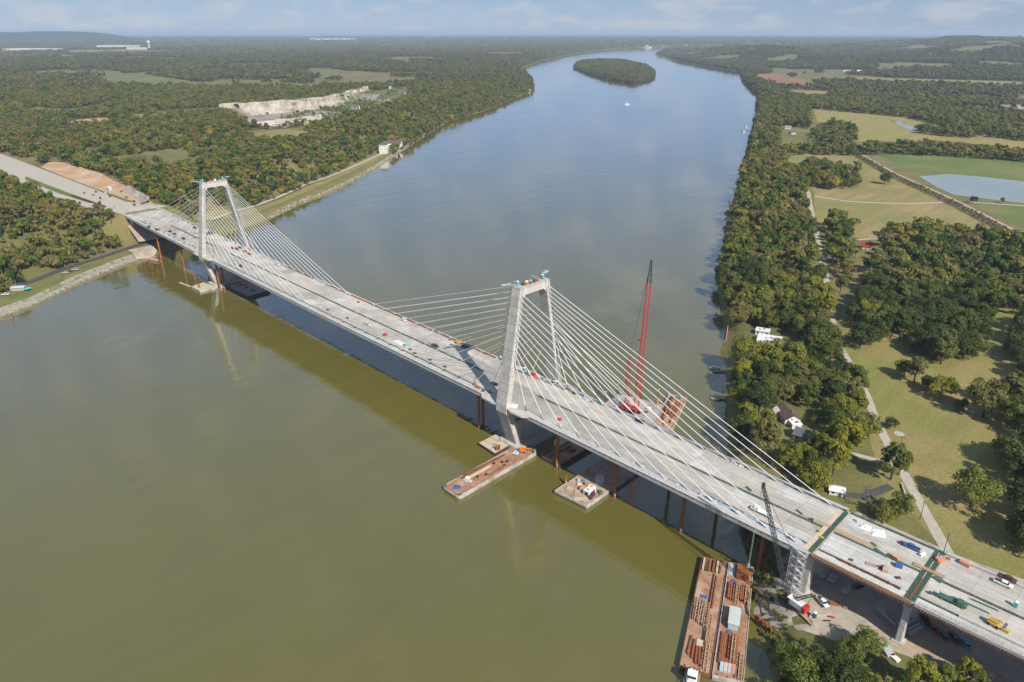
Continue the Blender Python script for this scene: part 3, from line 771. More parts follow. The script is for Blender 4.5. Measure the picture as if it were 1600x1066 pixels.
strip(urange(UL, UR, 12), 12.0, 12.8, -0.75, -2.2).build('stringer', 'rust', bridge)
fb = MB()
for u in urange(UL + 4, UR - 2, 6.2):
    fb.box(u - 0.3, u + 0.3, -HW_ + 0.5, HW_ - 0.5, dz(u) - 2.0, dz(u) - 0.76)
tag(fb.build('floor_beams', 'rust', bridge), kind='stuff')
# precast panels with open joints, two roadways and two edge walks
pr = random.Random(3)
us = urange(UL + 0.3, UR - 2.2, 12.2)
for a, b_ in zip(us[:-1], us[1:]):
    for v0, v1 in ((-15.2, -0.75), (0.75, 15.2)):
        nn = 2
        for k in range(nn):
            w0, w1 = v0 + (v1 - v0) * k / nn, v0 + (v1 - v0) * (k + 1) / nn
            strip([a + 0.06, b_ - 0.06], w0 + 0.05, w1 - 0.05, pr.uniform(-0.012, 0.012), -0.1).build('deck_panel', 'fresh_concrete' if pr.random() < 0.16 else 'deck_concrete', deck)
for s in (-1, 1):
    for a, b_ in zip(us[:-1], us[1:]):
        v0, v1 = sorted((s * 15.35, s * 17.6))
        strip([a + 0.05, b_ - 0.05], v0, v1, 0.05, -0.1).build('edge_panel', 'parapet_concrete' if pr.random() < 0.5 else 'deck_concrete', deck)
# slots along the near fascia
sl = MB()
for u in urange(UL + 3, UR - 3, 3.05):
    sl.box(u - 0.16, u + 0.16, -HW_ - 0.52, -HW_ - 0.44, dz(u) - 0.95, dz(u) - 0.35)
tag(sl.build('fascia_slots', 'dark_slot', bridge), kind='stuff')
# green coated reinforcement standing out of the closure strips
def rebar(name, u0, u1, v, w, h, mat, parent, step=0.9, cross=True):
    mb = MB()
    for q in (-w / 2, 0, w / 2):
        ul = urange(u0, u1, 12)
        for a, b_ in zip(ul[:-1], ul[1:]):
            mb.beam((a, v + q, dz(a) + h * 0.55), (b_, v + q, dz(b_) + h * 0.55), 0.12, 0.12)
    for u in urange(u0, u1, step):
        mb.box(u - 0.09, u + 0.09, v - w / 2 - 0.15, v + w / 2 + 0.15, dz(u) + 0.0, dz(u) + h * pr.uniform(0.6, 1.1))
    return tag(mb.build(name, mat, parent), kind='stuff')
rebar('rebar_strip', 10, 330, 0.0, 0.9, 0.35, 'green_rebar', deck)
rebar('rebar_strip', 372, UR - 3, 0.0, 0.9, 0.4, 'green_rebar', deck)
rebar('rebar_strip', 40, 352, -15.0, 0.5, 0.35, 'green_rebar', deck)
rebar('rebar_strip', 482, UR - 3, -13.6, 0.5, 0.35, 'green_rebar', deck)
rebar('rebar_strip', 330, 352, 14.2, 0.7, 0.4, 'green_rebar', deck)
for a, b_ in ((78, 118), (138, 162), (170, 196), (200, 232), (236, 262), (266, 300), (304, 322)):
    strip(urange(a, b_, 6), 16.2, 17.1, 0.75, 0.05).build('edge_form', 'rust_orange', deck)
strip(urange(-120, -20, 6), -0.6, 0.6, 0.32, 0.0).build('median_form', 'rust', deck)
strip(urange(384, UR - 2, 6), 16.4, 17.5, 0.95, 0.05).build('parapet', 'parapet_concrete', deck)
strip(urange(-190, -60, 6), 16.4, 17.4, 0.9, 0.05).build('parapet', 'parapet_concrete', deck)
# crumpled protective sheeting along the cable anchors near the right end
def sheeting(u0, u1, v, w, h, parent, seed):
    r = random.Random(seed)
    rings = []
    for u in urange(u0, u1, 1.3):
        q = v + r.uniform(-0.35, 0.35)
        k = h * r.uniform(0.5, 1.2)
        rings.append([(u, q - w / 2, dz(u) + 0.06), (u, q - w / 4, dz(u) + k * 0.8), (u, q + w * 0.1, dz(u) + k), (u, q + w / 2 + r.uniform(-.3, .3), dz(u) + 0.06)])
    MB().loft(rings).build('sheeting', 'plastic_sheet', parent)
sheeting(478, 521, -14.8, 2.2, 0.9, deck, 1)
for u in (395, 409, 422, 434, 447, 459, 470):
    sheeting(u - 3, u + 3, -15.6, 1.5, 0.7, deck, int(u))
sheeting(376, 398, 15.4, 1.8, 0.7, deck, 9)
# towers
def make_tower(u):
    zd = dz(u)
    t = empty('tower', (u, 0, 0))
    t.parent = bridge
    for s in (-1, 1):
        rings = [rect_ring(0, s * y, z, a, b_, 0.45) for z, y, a, b_ in
                 ((2.8, 11.8, 8.2, 4.6), (12, 15.0, 8.2, 4.2), (zd - 5.5, 18.4, 8.4, 3.9), (zd - 3.4, 19.55, 8.5, 3.8), (zd + 1.5, 19.5, 8.2, 3.6),
                  (zd + 20, 16.2, 7.6, 3.3), (zd + 40, 12.7, 6.9, 3.1), (88.9, 9.0, 6.1, 3.0))]
        MB().loft(rings).build('leg', 'tower_concrete', t)
        # anchor slot down both faces of the leg, with a steel box for each stay
        sl_, bx_ = MB(), MB()
        for f in (-1, 1):
            for k in range(13):
                z = 85.6 - 2.75 * k
                w = (z - zd - 1.5) / (88.9 - zd - 1.5)
                y = 19.5 + (9.0 - 19.5) * w
                xf = (8.2 + (6.1 - 8.2) * w) / 2
                bx_.cbox((f * (xf + 0.05), s * y, z - 0.7), (0.9, 1.0, 1.3))
            for k in range(14):
                z0, z1 = 87.5 - 2.75 * k, 87.5 - 2.75 * (k + 1)
                p = []
                for z in (z0, z1):
                    w = (z - zd - 1.5) / (88.9 - zd - 1.5)
                    p.append((f * ((8.2 + (6.1 - 8.2) * w) / 2 + 0.02), s * (19.5 - 10.5 * w), z))
                sl_.beam(p[0], p[1], 0.12, 0.5)
        sl_.build('anchor_slot', 'steel_grey', t)
        tag(bx_.build('anchor_boxes', 'galvanised', t), kind='stuff')
    bm_ = MB()
    prof = [(-8.2, 88.7), (8.2, 88.7), (8.6, 82.4), (6.6, 84.6), (-6.6, 84.6), (-8.6, 82.4)]
    bm_.loft([[(x, y, z) for y, z in prof] for x in (-2.4, 2.4)])
    bm_.build('crossbeam', 'tower_concrete', t)
    MB().box(-2.6, 2.6, -18.2, 18.2, zd - 6.4, zd - 2.9).build('deck_crossbeam', 'tower_concrete', t)
    MB().loft([[(x, y, z) for y, z in ((-13.2, 2.9), (13.2, 2.9), (15.3, 14.5), (-15.3, 14.5))] for x in (-1.4, 1.4)]).build('web_wall', 'tower_concrete', t)
    MB().prism([(-6.5, -16.5), (6.5, -16.5), (8.5, -13), (8.5, 13), (6.5, 16.5), (-6.5, 16.5), (-8.5, 13), (-8.5, -13)], -3, 2.9).build('pile_cap', 'concrete', t)
    for s in (-1, 1):
        MB().box(-8.6, -4.6, s * 8.98 - 1.2, s * 8.98 + 1.2, 88.0, 88.3).build('work_platform', 'steel_grey', t)
    # bulb-outs of the deck round both legs
    for s in (-1, 1):
        for f in (-1, 1):
            pl = [(f * 4.4, s * 18.95), (f * 17.5, s * 18.95), (f * 14.5, s * 21.6), (f * 7.0, s * 22.0), (f * 4.4, s * 21.4)]
            MB().prism(pl, zd - 0.9, zd + 0.1).build('bulb_out', 'parapet_concrete' if f < 0 else 'deck_concrete', t)
    return t
towers = [make_tower(0.0), make_tower(SPAN)]
# stay cables, 13 to a fan
def stay(u, side, f, k, tower_x):
    zt_ = 85.6 - 2.75 * (12 - k)
    zd = dz(tower_x)
    w = (zt_ - zd - 1.5) / (88.9 - zd - 1.5)
    y = side * (19.5 - 10.5 * w)
    x = tower_x + f * ((8.2 - 2.1 * w) / 2)
    MB().tube((x, y, zt_), (u, side * 16.0, dz(u) + 0.4), 0.17, 6, cap=False).build('stay_cable', 'cable_white', bridge)
    b0, b1 = Vector((u, side * 16.0, dz(u) + 0.05)), Vector((x, y, zt_))
    dd = (b1 - b0).normalized()
    return b0, dd
sock = MB()
for tx, sgn in ((0.0, 1), (SPAN, -1)):
    for side in (-1, 1):
        for k in range(13):
            for f, u in ((sgn, tx + sgn * (14.5 + 12.9 * k)), (-sgn, tx - sgn * (13.0 + 11.7 * k))):
                b0, dd = stay(u, side, f, k, tx)
                sock.tube(b0, b0 + dd * 3.2, 0.34, 6)
tag(sock.build('cable_sockets', 'dark_socket', bridge), kind='stuff')
# end blocks and left abutment
MB().box(UL - 16, UL - 0.1, -20.4, 24, 30.6, 31.52).build('approach_slab', 'deck_concrete', bridge)
MB().box(UL - 9, UL + 2.5, -HW_ - 1, HW_ + 1, 22, 30.4).build('abutment', 'concrete', bridge)
for u in (-186.0,):
    for v in (-14.5, -5, 5, 14.5):
        MB().loft([rect_ring(u, v, z, 2.2, 2.6, 0.3) for z in (14, dz(u) - 2.2)]).build('pier_column', 'concrete', bridge)
MB().loft([[(UL + 1, v, 25) for v in (-18.8, 18.8)] + [(UL + 36, v, 8.0) for v in (18.8, -18.8)], [(UL + 1, v, 26) for v in (-18.8, 18.8)] + [(UL + 37, v, 8.4) for v in (18.8, -18.8)]]).build('slope_paving', 'rock', bridge)

# ------------------------------------------------------------------ approach viaduct on the right bank
via = empty('approach_viaduct', (UR, 0, 0), 0, 'wide concrete approach viaduct over the construction yard on the right bank', 'viaduct')
def vb(mb, name, mat, parent=via):
    o = mb.build(name, mat, parent)
    if parent is via:
        o.location = (-UR, 0, 0)
    return o
J1, J2 = UR, 559.6
vdeck = vb(strip(urange(UR + 0.05, UEND, 12), -18.0, 17.2, -0.10, -0.7), 'deck_slab', 'deck_concrete')
for v in (-15.5, -9.3, -3.1, 3.1, 9.3, 14.6):
    vb(strip(urange(UR + 0.4, UEND, 12), v - 0.25, v + 0.25, -0.7, -2.6), 'girder', 'rust')
def vpan(a, b_, v0, v1, mat, top=0.0, nm='deck_panel'):
    strip([a, b_], v0, v1, top, -0.1).build(nm, mat, vdeck)
for a0, b0_, nseg in ((J1 + 1.6, J2 - 1.8, 3), (J2 + 1.8, UEND, 12)):
    seg = urange(a0, b0_, (b0_ - a0) / nseg)
    for i, (a, b_) in enumerate(zip(seg[:-1], seg[1:])):
        first = a < J2
        vpan(a + 0.03, b_ - 0.03, -13.2, -1.0, 'fresh_concrete' if first else 'deck_concrete', pr.uniform(-.01, .01))
        vpan(a + 0.03, b_ - 0.03, 1.0, 7.6, 'deck_concrete', pr.uniform(-.01, .01))
        vpan(a + 0.03, b_ - 0.03, 7.68, 15.9, 'fresh_concrete' if first else 'deck_concrete', pr.uniform(-.01, .01))
        vpan(a + 0.03, b_ - 0.03, -17.9, -14.3, 'fresh_concrete', 0.06, 'walk_panel')
def cross_strip(u, v0, v1, parent, w=2.6):
    MB().box(u - w / 2 - 0.9, u - w / 2 + 0.9, v0, v1, dz(u) - 0.02, dz(u) + 0.07).build('joint_plank', 'pale_timber', parent)
    mb = MB()
    n = int((v1 - v0) / 0.7)
    for i in range(n):
        v = v0 + (v1 - v0) * (i + .5) / n
        mb.box(u + 0.1, u + w / 2 + 0.3, v - 0.12, v + 0.12, dz(u), dz(u) + pr.uniform(.25, .5))
    for q in (0.2, 0.9, 1.5):
        mb.box(u + q - .1, u + q + .1, v0, v1, dz(u) + 0.15, dz(u) + 0.32)
    tag(mb.build('joint_rebar', 'green_rebar', parent), kind='stuff')
cross_strip(J1 - 0.6, -17.5, 16.0, vdeck)
def joint2(u):
    for q in (-1.6, 0.35):
        mb = MB()
        for i in range(46):
            v = -17.2 + 33 * i / 45
            mb.box(u + q, u + q + 1.25, v - 0.14, v + 0.14, dz(u) - 0.05, dz(u) + pr.uniform(.2, .5))
        for k in (0.1, 0.6, 1.1):
            mb.box(u + q + k - .08, u + q + k + .08, -17.4, 16.0, dz(u) + 0.12, dz(u) + 0.3)
        tag(mb.build('joint_rebar', 'green_rebar', vdeck), kind='stuff')
    MB().box(u - 0.22, u + 0.22, -17.0, -3.5, dz(u) - 0.05, dz(u) + 0.4).build('joint_form', 'rust_orange', vdeck)
joint2(J2)
rebar('rebar_strip', J1 + 2, J2 - 2, 0.0, 0.7, 0.3, 'green_rebar', vdeck, 0.8)
rebar('rebar_strip', J2 + 2, UEND - 5, 0.0, 0.7, 0.4, 'green_rebar', vdeck, 0.8)
rebar('rebar_strip', J1 + 2, J2 + 1, 16.6, 0.8, 0.5, 'green_rebar', vdeck, 0.8)
rebar('rebar_strip', J1 - 26, J1, 16.6, 0.6, 0.5, 'green_rebar', deck, 0.8)
rebar('rebar_strip', J1 + 2, J1 + 14, -13.7, 0.5, 0.3, 'green_rebar', vdeck, 0.8)
rebar('rebar_strip', J2 + 2, J2 + 15, -13.6, 0.5, 0.3, 'green_rebar', vdeck, 0.8)
MB().box(J1 - 6, J1 + 16, 1.2, 3.4, dz(J1) + 0.02, dz(J1) + 0.1).build('plank_path', 'timber', vdeck)
MB().box(J2 - 5, J2 + 5, 1.6, 3.6, dz(J2) + 0.34, dz(J2) + 0.42).build('plank_path', 'timber', vdeck)
rust_bars = MB()
for u in urange(J1 + 9, J2 - 4, 0.45):
    rust_bars.box(u - .07, u + .07, -14.6 + pr.uniform(-.2, .1), -13.5, dz(u) + 0.0, dz(u) + pr.uniform(.3, .75))
for q in (-14.3, -13.9, -13.6):
    rust_bars.box(J1 + 9, J2 - 4, q - .08, q + .08, dz(J1) + .3, dz(J1) + .42)
tag(rust_bars.build('parapet_rebar', 'rust', vdeck), kind='stuff')
strip(urange(J2 + 14, UEND, 10), -14.2, -13.4, 0.85, 0.0).build('parapet', 'parapet_concrete', vdeck)
strip(urange(J2 + 2, UEND, 10), 16.1, 16.9, 0.9, -0.1).build('parapet', 'parapet_concrete', vdeck)
strip(urange(J1 + 1, J2 + 1, 10), -18.2, -17.9, 0.5, -0.9).build('fascia', 'timber', vdeck)
strip(urange(J2 + 2, UEND, 10), -18.25, -17.95, 0.35, -0.9).build('fascia', 'concrete', vdeck)
br_ = MB()
for u in urange(J1 + 1, 660, 0.85):
    br_.box(u - .13, u + .13, -18.95, -18.26, dz(u) - 1.5, dz(u) - 0.55)
tag(br_.build('overhang_brackets', 'rust', vdeck), kind='stuff')
rl = MB()
for u in urange(J2 + 3, 650, 2.4):
    rl.tube((u, -17.4, dz(u) + 0.05), (u, -17.4, dz(u) + 1.15), 0.05, 5)
for h in (0.6, 1.12):
    ul = urange(J2 + 3, 650, 12)
    for a, b_ in zip(ul[:-1], ul[1:]):
        rl.tube((a, -17.4, dz(a) + h), (b_, -17.4, dz(b_) + h), 0.045, 5)
rl.build('railing', 'steel_grey', vdeck)
def pier(u, cols, sx, sy, gz):
    vb(MB().box(u - sx * 0.62, u + sx * 0.62, -16.6, 15.8, dz(u) - 4.6, dz(u) - 2.62), 'pier_cap', 'concrete')
    for v in cols:
        vb(MB().loft([rect_ring(u, v, gz - 1, sx * 1.02, sy * 1.02, 0.3), rect_ring(u, v, dz(u) - 4.62, sx, sy, 0.3)]), 'pier_column', 'concrete')
        vb(MB().cbox((u, v, gz - 0.8), (sx * 1.8, sy * 1.5, 1.3)), 'footing', 'concrete')
pier(J1 - 0.2, (-14.4, 0, 13.5), 3.2, 4.2, 6.5)
pier(J2, (-14.6, 0, 13.5), 2.2, 3.0, 7.0)
pier(600.0, (-14.6, 0, 13.5), 2.2, 3.0, 7.0)
pier(645.0, (-14.6, 0, 13.5), 2.2, 3.0, 7.0)

# ------------------------------------------------------------------ piles, barges, cranes
def pile(x, y, top, label, r=0.8, group='tall rusty pipe piles under the deck', mat='rust_orange'):
    o = empty('pipe_pile', (x, y, 0), 0, label, 'pile', group)
    MB().tube((0, 0, -4), (0, 0, top), r, 14).build('shaft', mat, o, smooth=False)
    MB().tube((0, 0, top * 0.45), (0, 0, top * 0.45 + 0.25), r + 0.12, 14).build('weld_ring', 'rust', o)
    MB().cbox((0.9 * r, -r, 1.6), (0.5, 0.5, 0.7)).build('bracket', 'pale_timber', o)
    return o
for (x, y), lb in (((-115.45, -15.95), 'rusty pipe pile beside the left bank landing'), ((-60.77, -15.1), 'rusty pipe pile between the left bank and left tower'),
                   ((15.57, -15.76), 'outer rusty pipe pile right of the left tower base'), ((13.31, -11.07), 'inner rusty pipe pile right of the left tower base'),
                   ((339.47, -13.23), 'front rusty pipe pile left of the right tower base'), ((338.51, -9.22), 'rear rusty pipe pile left of the right tower base'),
                   ((396.31, -11.8), 'rusty pipe pile between right tower and the square barge'), ((432.2, -10.91), 'rusty pipe pile at the right corner of the square barge'),
                   ((468.41, -10.53), 'rusty pipe pile standing alone above the lattice boom shadow'), ((504.96, -9.99), 'rusty pipe pile beside the steel barge head')):
    pile(x, y, dz(x) - 2.4, lb)
for x, y, lb in ((-84., 14., 'shaded rear pipe pile left of the left tower'), (412., 14.5, 'shaded rear pipe pile right of the right tower'), (446., 14.5, 'shaded rear pipe pile near the crane barge'), (472., 14.5, 'shaded rear pipe pile near the right bank')):
    pile(x, y, dz(x) - 2.4, lb)
for i, ((x, y), h, lb) in enumerate((((365.3, -24.39), 5.5, 'short rusty pile stub in front of the pier work platform'), ((365.8, -23.01), 5.0, 'second short rusty pile stub beside the long barge'),
                        ((409.02, -19.46), 4.5, 'short rusty pile stub left of the square barge'), ((-0.2, -26.97), 6, 'short rusty pile stub at the left tower platform'), ((-28.43, -19.07), 9, 'thin pale pile behind the left tower platform'), ((-32.77, -157.64), 5, 'rusty mooring pile in the water off the left bank'))):
    pile(x, y, h, lb, 0.55, 'short pile stubs in the river')
pr2 = random.Random(8)
for i in range(14):
    x, y = -118 + 9.2 * (i % 7) + pr2.uniform(-1, 1), -33 - 7 * (i // 7) + pr2.uniform(-1, 1)
    o = MB().tube((0, 0, -2), (0, 0, 2.2 + pr2.uniform(0, .6)), 0.28, 8).add([(-.5, -.5, .5), (.5, -.5, .5), (.5, .5, .5), (-.5, .5, .5)], [(0, 1, 2, 3)]).build('pile_stub', 'rust_orange', loc=(x, y, 0))
    tag(o, '%s slender orange pile stub from the left in the %s row by the left tower' % (('first', 'second', 'third', 'fourth', 'fifth', 'sixth', 'last')[i % 7], ('back', 'front')[i // 7]), 'pile', 'rows of slender pile stubs by the left tower')

def barge(poly, z, label, deckmat, hullmat, rim=True, rake=0.06, name='barge'):
    cx = sum(p[0] for p in poly) / len(poly)
    cy = sum(p[1] for p in poly) / len(poly)
    loc = [(x - cx, y - cy) for x, y in poly]
    o = empty(name, (cx, cy, 0), 0, label, 'barge')
    hull = MB()
    n = len(loc)
    k = 1 - rake
    a = sum(loc[i][0] * loc[(i + 1) % n][1] - loc[(i + 1) % n][0] * loc[i][1] for i in range(n))
    if a < 0:
        loc = loc[::-1]
    hull.loft([[(x * k, y * k, -1.6) for x, y in loc], [(x, y, z - 0.9) for x, y in loc], [(x, y, z) for x, y in loc]])
    hull.build('hull', hullmat, o)
    MB().prism([(x * 0.955, y * 0.985) for x, y in loc], z, z + 0.05).build('deck_plate', deckmat, o)
    if rim:
        rm = MB()
        for i in range(n):
            p, q = loc[i], loc[(i + 1) % n]
            rm.beam((p[0] * .985, p[1] * .99, z + .12), (q[0] * .985, q[1] * .99, z + .12), 0.28, 0.3)
        rm.build('rim', hullmat, o)
        bt = MB()
        for i in range(n):
            p, q = loc[i], loc[(i + 1) % n]
            for w in (0.15, 0.5, 0.85):
                x, y = (p[0] + (q[0] - p[0]) * w) * .95, (p[1] + (q[1] - p[1]) * w) * .97
                bt.tube((x, y, z), (x, y, z + .55), .16, 7)
        bt.build('bollards', 'black_lattice', o)
    return o
def quad(c, rz, L, W):
    cs, sn = math.cos(rz), math.sin(rz)
    return [(c[0] + a * cs - b_ * sn, c[1] + a * sn + b_ * cs) for a, b_ in ((-L / 2, -W / 2), (L / 2, -W / 2), (L / 2, W / 2), (-L / 2, W / 2))]
def rounded(poly, r):
    out = []
    n = len(poly)
    for i in range(n):
        p, a, b_ = Vector(poly[i]), Vector(poly[i - 1]), Vector(poly[(i + 1) % n])
        out += [tuple(p + (a - p).normalized() * r), tuple(p + ((a - p).normalized() + (b_ - p).normalized()) * r * .3), tuple(p + (b_ - p).normalized() * r)]
    return out
# cargo pieces, each a thing of its own
def steel_beam(x, y, z, rz, L, label, group, mat='rust', w=0.5, h=0.8):
    mb = MB().box(-L / 2, L / 2, -w / 2, w / 2, 0, .09).box(-L / 2, L / 2, -w / 2, w / 2, h - .09, h).box(-L / 2, L / 2, -.06, .06, .09, h - .09)
    return tag(mb.build('steel_beam', mat, loc=(x, y, z), rot=(0, 0, rz)), label, 'beam', group)
def truss(x, y, z, rz, L, label, group, w=1.1, h=1.5, mat='rust_truss', bays=None):
    bays = bays or max(3, int(L / 1.6))
    o = empty('steel_truss', (x, y, z), rz, label, 'truss', group)
    ch, wb = MB(), MB()
    for a in (-w / 2, w / 2):
        for b_ in (0.1, h):
            ch.beam((-L / 2, a, b_), (L / 2, a, b_), .3, .3)
    for i in range(bays):
        x0, x1 = -L / 2 + L * i / bays, -L / 2 + L * (i + 1) / bays
        if i % 2:
            x0, x1 = x1, x0
        for a in (-w / 2, w / 2):
            wb.beam((x0, a, .1), (x1, a, h), .12, .12)
        for b_ in (0.1, h):
            wb.beam((x0, -w / 2, b_), (x1, w / 2, b_), .12, .12)
    ch.build('chord', mat, o)
    wb.build('lacing', mat, o)
    return o
def pipe(x, y, z, rz, L, r, label, group, mat='rust', name='steel_pipe', cat='pipe'):
    mb = MB()
    n = 12
    for (ra, rb) in ((r, r),):
        mb.tube((-L / 2, 0, r), (L / 2, 0, r), r, n, cap=False)
        mb.tube((L / 2, 0, r), (-L / 2, 0, r), r * .86, n, cap=False)
    m0 = len(mb.v)
    o = mb.build(name, mat, loc=(x, y, z), rot=(0, 0, rz))
    return tag(o, label, cat, group)
def crate(x, y, z, rz, d, mat, label, name='crate', cat='crate', group=None, lid=None):
    o = empty(name, (x, y, z), rz, label, cat, group)
    a, b_, h = d
    MB().loft([rect_ring(0, 0, q, a * k, b_ * k, min(a, b_) * .06) for q, k in ((0.08, 1), (h * .93, 1), (h, .96))]).build('body', mat, o)
    MB().box(-a / 2, a / 2, -b_ * .35, -b_ * .2, 0, .09).box(-a / 2, a / 2, b_ * .2, b_ * .35, 0, .09).build('skid', 'timber', o)
    if lid:
        MB().loft([rect_ring(0, 0, q, a * k, b_ * k, .05) for q, k in ((h + .004, 1.03), (h + .1, 1.0))]).build('lid', lid, o)
    return o
def plank_stack(x, y, z, rz, L, W, n, label, mat='timber', layers=2, cat='lumber', name='plank_stack'):
    o = empty(name, (x, y, z), rz, label, cat)
    r = random.Random(int(abs(x * 7 + y * 3)) + n)
    for k in range(layers):
        for i in range(n):
            w = W / n
            l = L * r.uniform(.82, 1.0)
            q = -W / 2 + w * (i + .5)
            MB().box(-l / 2, l / 2, q - w * .46, q + w * .46, k * .3 + .02, k * .3 + .28).build('plank', mat, o)
    return o
def tarp(x, y, z, d, mat, label, name='tarpaulin', cat='tarpaulin'):
    r = random.Random(int(abs(x * 13 + y)))
    n = 6
    vs = [(-d / 2 + d * i / (n - 1) + r.uniform(-.15, .15), -d / 2 + d * j / (n - 1) + r.uniform(-.15, .15),
           .05 + (0 if i in (0, n - 1) or j in (0, n - 1) else r.uniform(.15, .6))) for j in range(n) for i in range(n)]
    fs = [(j * n + i, j * n + i + 1, (j + 1) * n + i + 1, (j + 1) * n + i) for j in range(n - 1) for i in range(n - 1)]
    return tag(MB().add(vs, fs).build(name, mat, loc=(x, y, z), rot=(0, 0, r.uniform(0, 3))), label, cat)

# long deck barge in front of the right tower
BA = [(370.3, -65.5), (382.2, -65.5), (381.2, -8.8), (369.3, -8.8)]
barge(rounded(BA, 1.6), 2.2, 'long grey barge with a rusty deck moored at the right tower', 'rust_deck', 'hull_grey')
ba = lambda s, t: (370.2 + 11 * s, -64.5 + 55 * t)
plank_stack(*ba(.35, .33), 2.3, 1.57, 20, 1.5, 4, 'long pale planks lying along the long barge', 'pale_timber', 1)
tarp(*ba(.5, .07), 2.3, 3.4, 'paint_blue', 'blue tarpaulin on the near end of the long barge')
tarp(*ba(.35, .83), 2.3, 3.6, 'paint_pale_blue', 'pale blue tarpaulin near the lift on the long barge')
for i, (s, t, rz, L) in enumerate(((.15, .45, 1.57, 30), (.08, .4, 1.55, 20), (.85, .5, 1.58, 12))):
    steel_beam(*ba(s, t), 2.3, rz, L, ('rusty steel beam along the left edge of the long barge', 'outer rusty beam at the left edge of the long barge', 'short rusty beam on the right side of the long barge')[i], 'beams on the long barge')
for i, (s, t) in enumerate(((.45, .18), (.6, .2), (.35, .22))):
    crate(*ba(s, t), 2.3, .3 * i, (2.2, 1.6, .9), ('paint_silver', 'pale_timber', 'paint_white')[i], ('silver crate', 'timber crate', 'white crate')[i] + ' near the blue tarpaulin on the long barge')
for i, (s, t) in enumerate(((.7, .38), (.55, .3), (.75, .6), (.5, .62), (.3, .55), (.62, .66))):
    pl = empty('coil', (*ba(s, t), 2.3), .7 * i, ('black hose coil near the planks', 'black hose coil beside the crates', 'black hose coil on the right of the barge', 'black hose coil in the middle of the barge', 'black hose coil on the left of the barge', 'black hose coil close to the lift')[i] + ' on the long barge', 'hose')
    for k in range(3):
        mb = MB()
        R = .75 - .12 * k
        for a in range(10):
            t0, t1 = a * .628, (a + 1) * .628
            mb.tube((R * math.cos(t0), R * math.sin(t0), .12 + .16 * k), (R * math.cos(t1), R * math.sin(t1), .12 + .16 * k), .12, 5, cap=False)
        mb.build('turn', 'rubber', pl)
def boom_lift(x, y, z, rz, mat, label, reach=5.0):
    o = empty('boom_lift', (x, y, z), rz, label, 'boom lift')
    MB().loft([rect_ring(0, 0, q, 3.6 * k, 2.1 * k, .2) for q, k in ((.55, 1), (1.2, 1), (1.3, .92))]).build('chassis', mat, o)
    MB().cbox((-.3, 0, 1.3), (2.6, 1.6, .9)).build('turret', mat, o)
    MB().beam((-1.4, 0, 2.0), (reach * .7, .2, 2.6), .45, .5).beam((reach * .7, .2, 2.6), (reach, .2, 2.1), .3, .3).build('boom', mat, o)
    MB().cbox((reach + .5, .2, 1.4), (.9, 1.6, .15)).box(reach + .1, reach + .9, -.55, -.5, 1.55, 2.5).box(reach + .1, reach + .9, .9, .95, 1.55, 2.5).build('basket', 'steel_grey', o)
    for a in (-1.25, 1.25):
        for b_ in (-1.05, 1.05):
            MB().tube((a, b_ - .18, .5), (a, b_ + .18, .5), .5, 12).build('wheel', 'rubber', o)
    return o
boom_lift(*ba(.55, .88), 2.3, .5, 'paint_orange', 'orange boom lift parked at the far end of the long barge', 6)
crate(*ba(.85, .97), 2.3, .2, (2.0, 1.4, 1.3), 'paint_green', 'green generator at the right end corner of the long barge', 'generator', 'generator')
steel_beam(*ba(.3, .96), 2.3, .2, 8, 'orange steel beam across the far end of the long barge', None, 'rust_orange')
# work platform at the foot of the right tower, and at the left tower
barge([(353, -26), (367, -27), (366.5, -14), (353, -13.5)], 2.0, 'small timber covered work platform at the foot of the right tower', 'pale_timber', 'hull_dark', False, name='work_platform')
for i, (x, y, rz, L) in enumerate(((358, -22, 0.1, 9), (361, -18, 1.4, 8), (357, -17.5, .05, 8), (363, -24, 1.5, 5))):
    plank_stack(x, y, 2.07, rz, L, 1.4, 3, ('near', 'right hand', 'back', 'corner')[i] + ' stack of pale planks on the small platform by the right tower', 'pale_timber', 1)
barge([(-9, -30), (8, -30), (9, -15), (-12, -18.5)], 1.8, 'small timber covered platform at the foot of the left tower', 'pale_timber', 'hull_grey', False, name='work_platform')
plank_stack(-1, -25, 1.9, .1, 11, 3, 4, 'stack of pale planks on the left tower platform', 'pale_timber', 2)
crate(4, -20, 1.9, .4, (3, 2, 1.2), 'pale_timber', 'pale timber box on the left tower platform')
plank_stack(-21, -31, 0.5, 0.12, 21, 2.0, 2, 'long floating timber boom left of the left tower platform', 'pale_timber', 1)
o = pipe(*(-114.58, -22.69), -.6, .25, 16, 1.5, 'pink floating pontoon tube beside the left bank', None, 'paint_pink', 'pontoon', 'pontoon')
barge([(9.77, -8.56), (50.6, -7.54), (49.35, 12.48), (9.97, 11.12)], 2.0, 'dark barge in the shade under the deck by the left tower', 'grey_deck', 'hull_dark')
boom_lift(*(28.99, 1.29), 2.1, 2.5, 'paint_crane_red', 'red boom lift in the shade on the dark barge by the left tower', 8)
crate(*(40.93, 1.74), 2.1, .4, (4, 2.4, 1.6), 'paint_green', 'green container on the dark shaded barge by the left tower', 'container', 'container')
crate(*(19.13, 0.84), 2.1, 1.0, (3, 2, 1.6), 'paint_crane_red', 'red machine box on the dark shaded barge by the left tower', 'machine_box', 'machine')
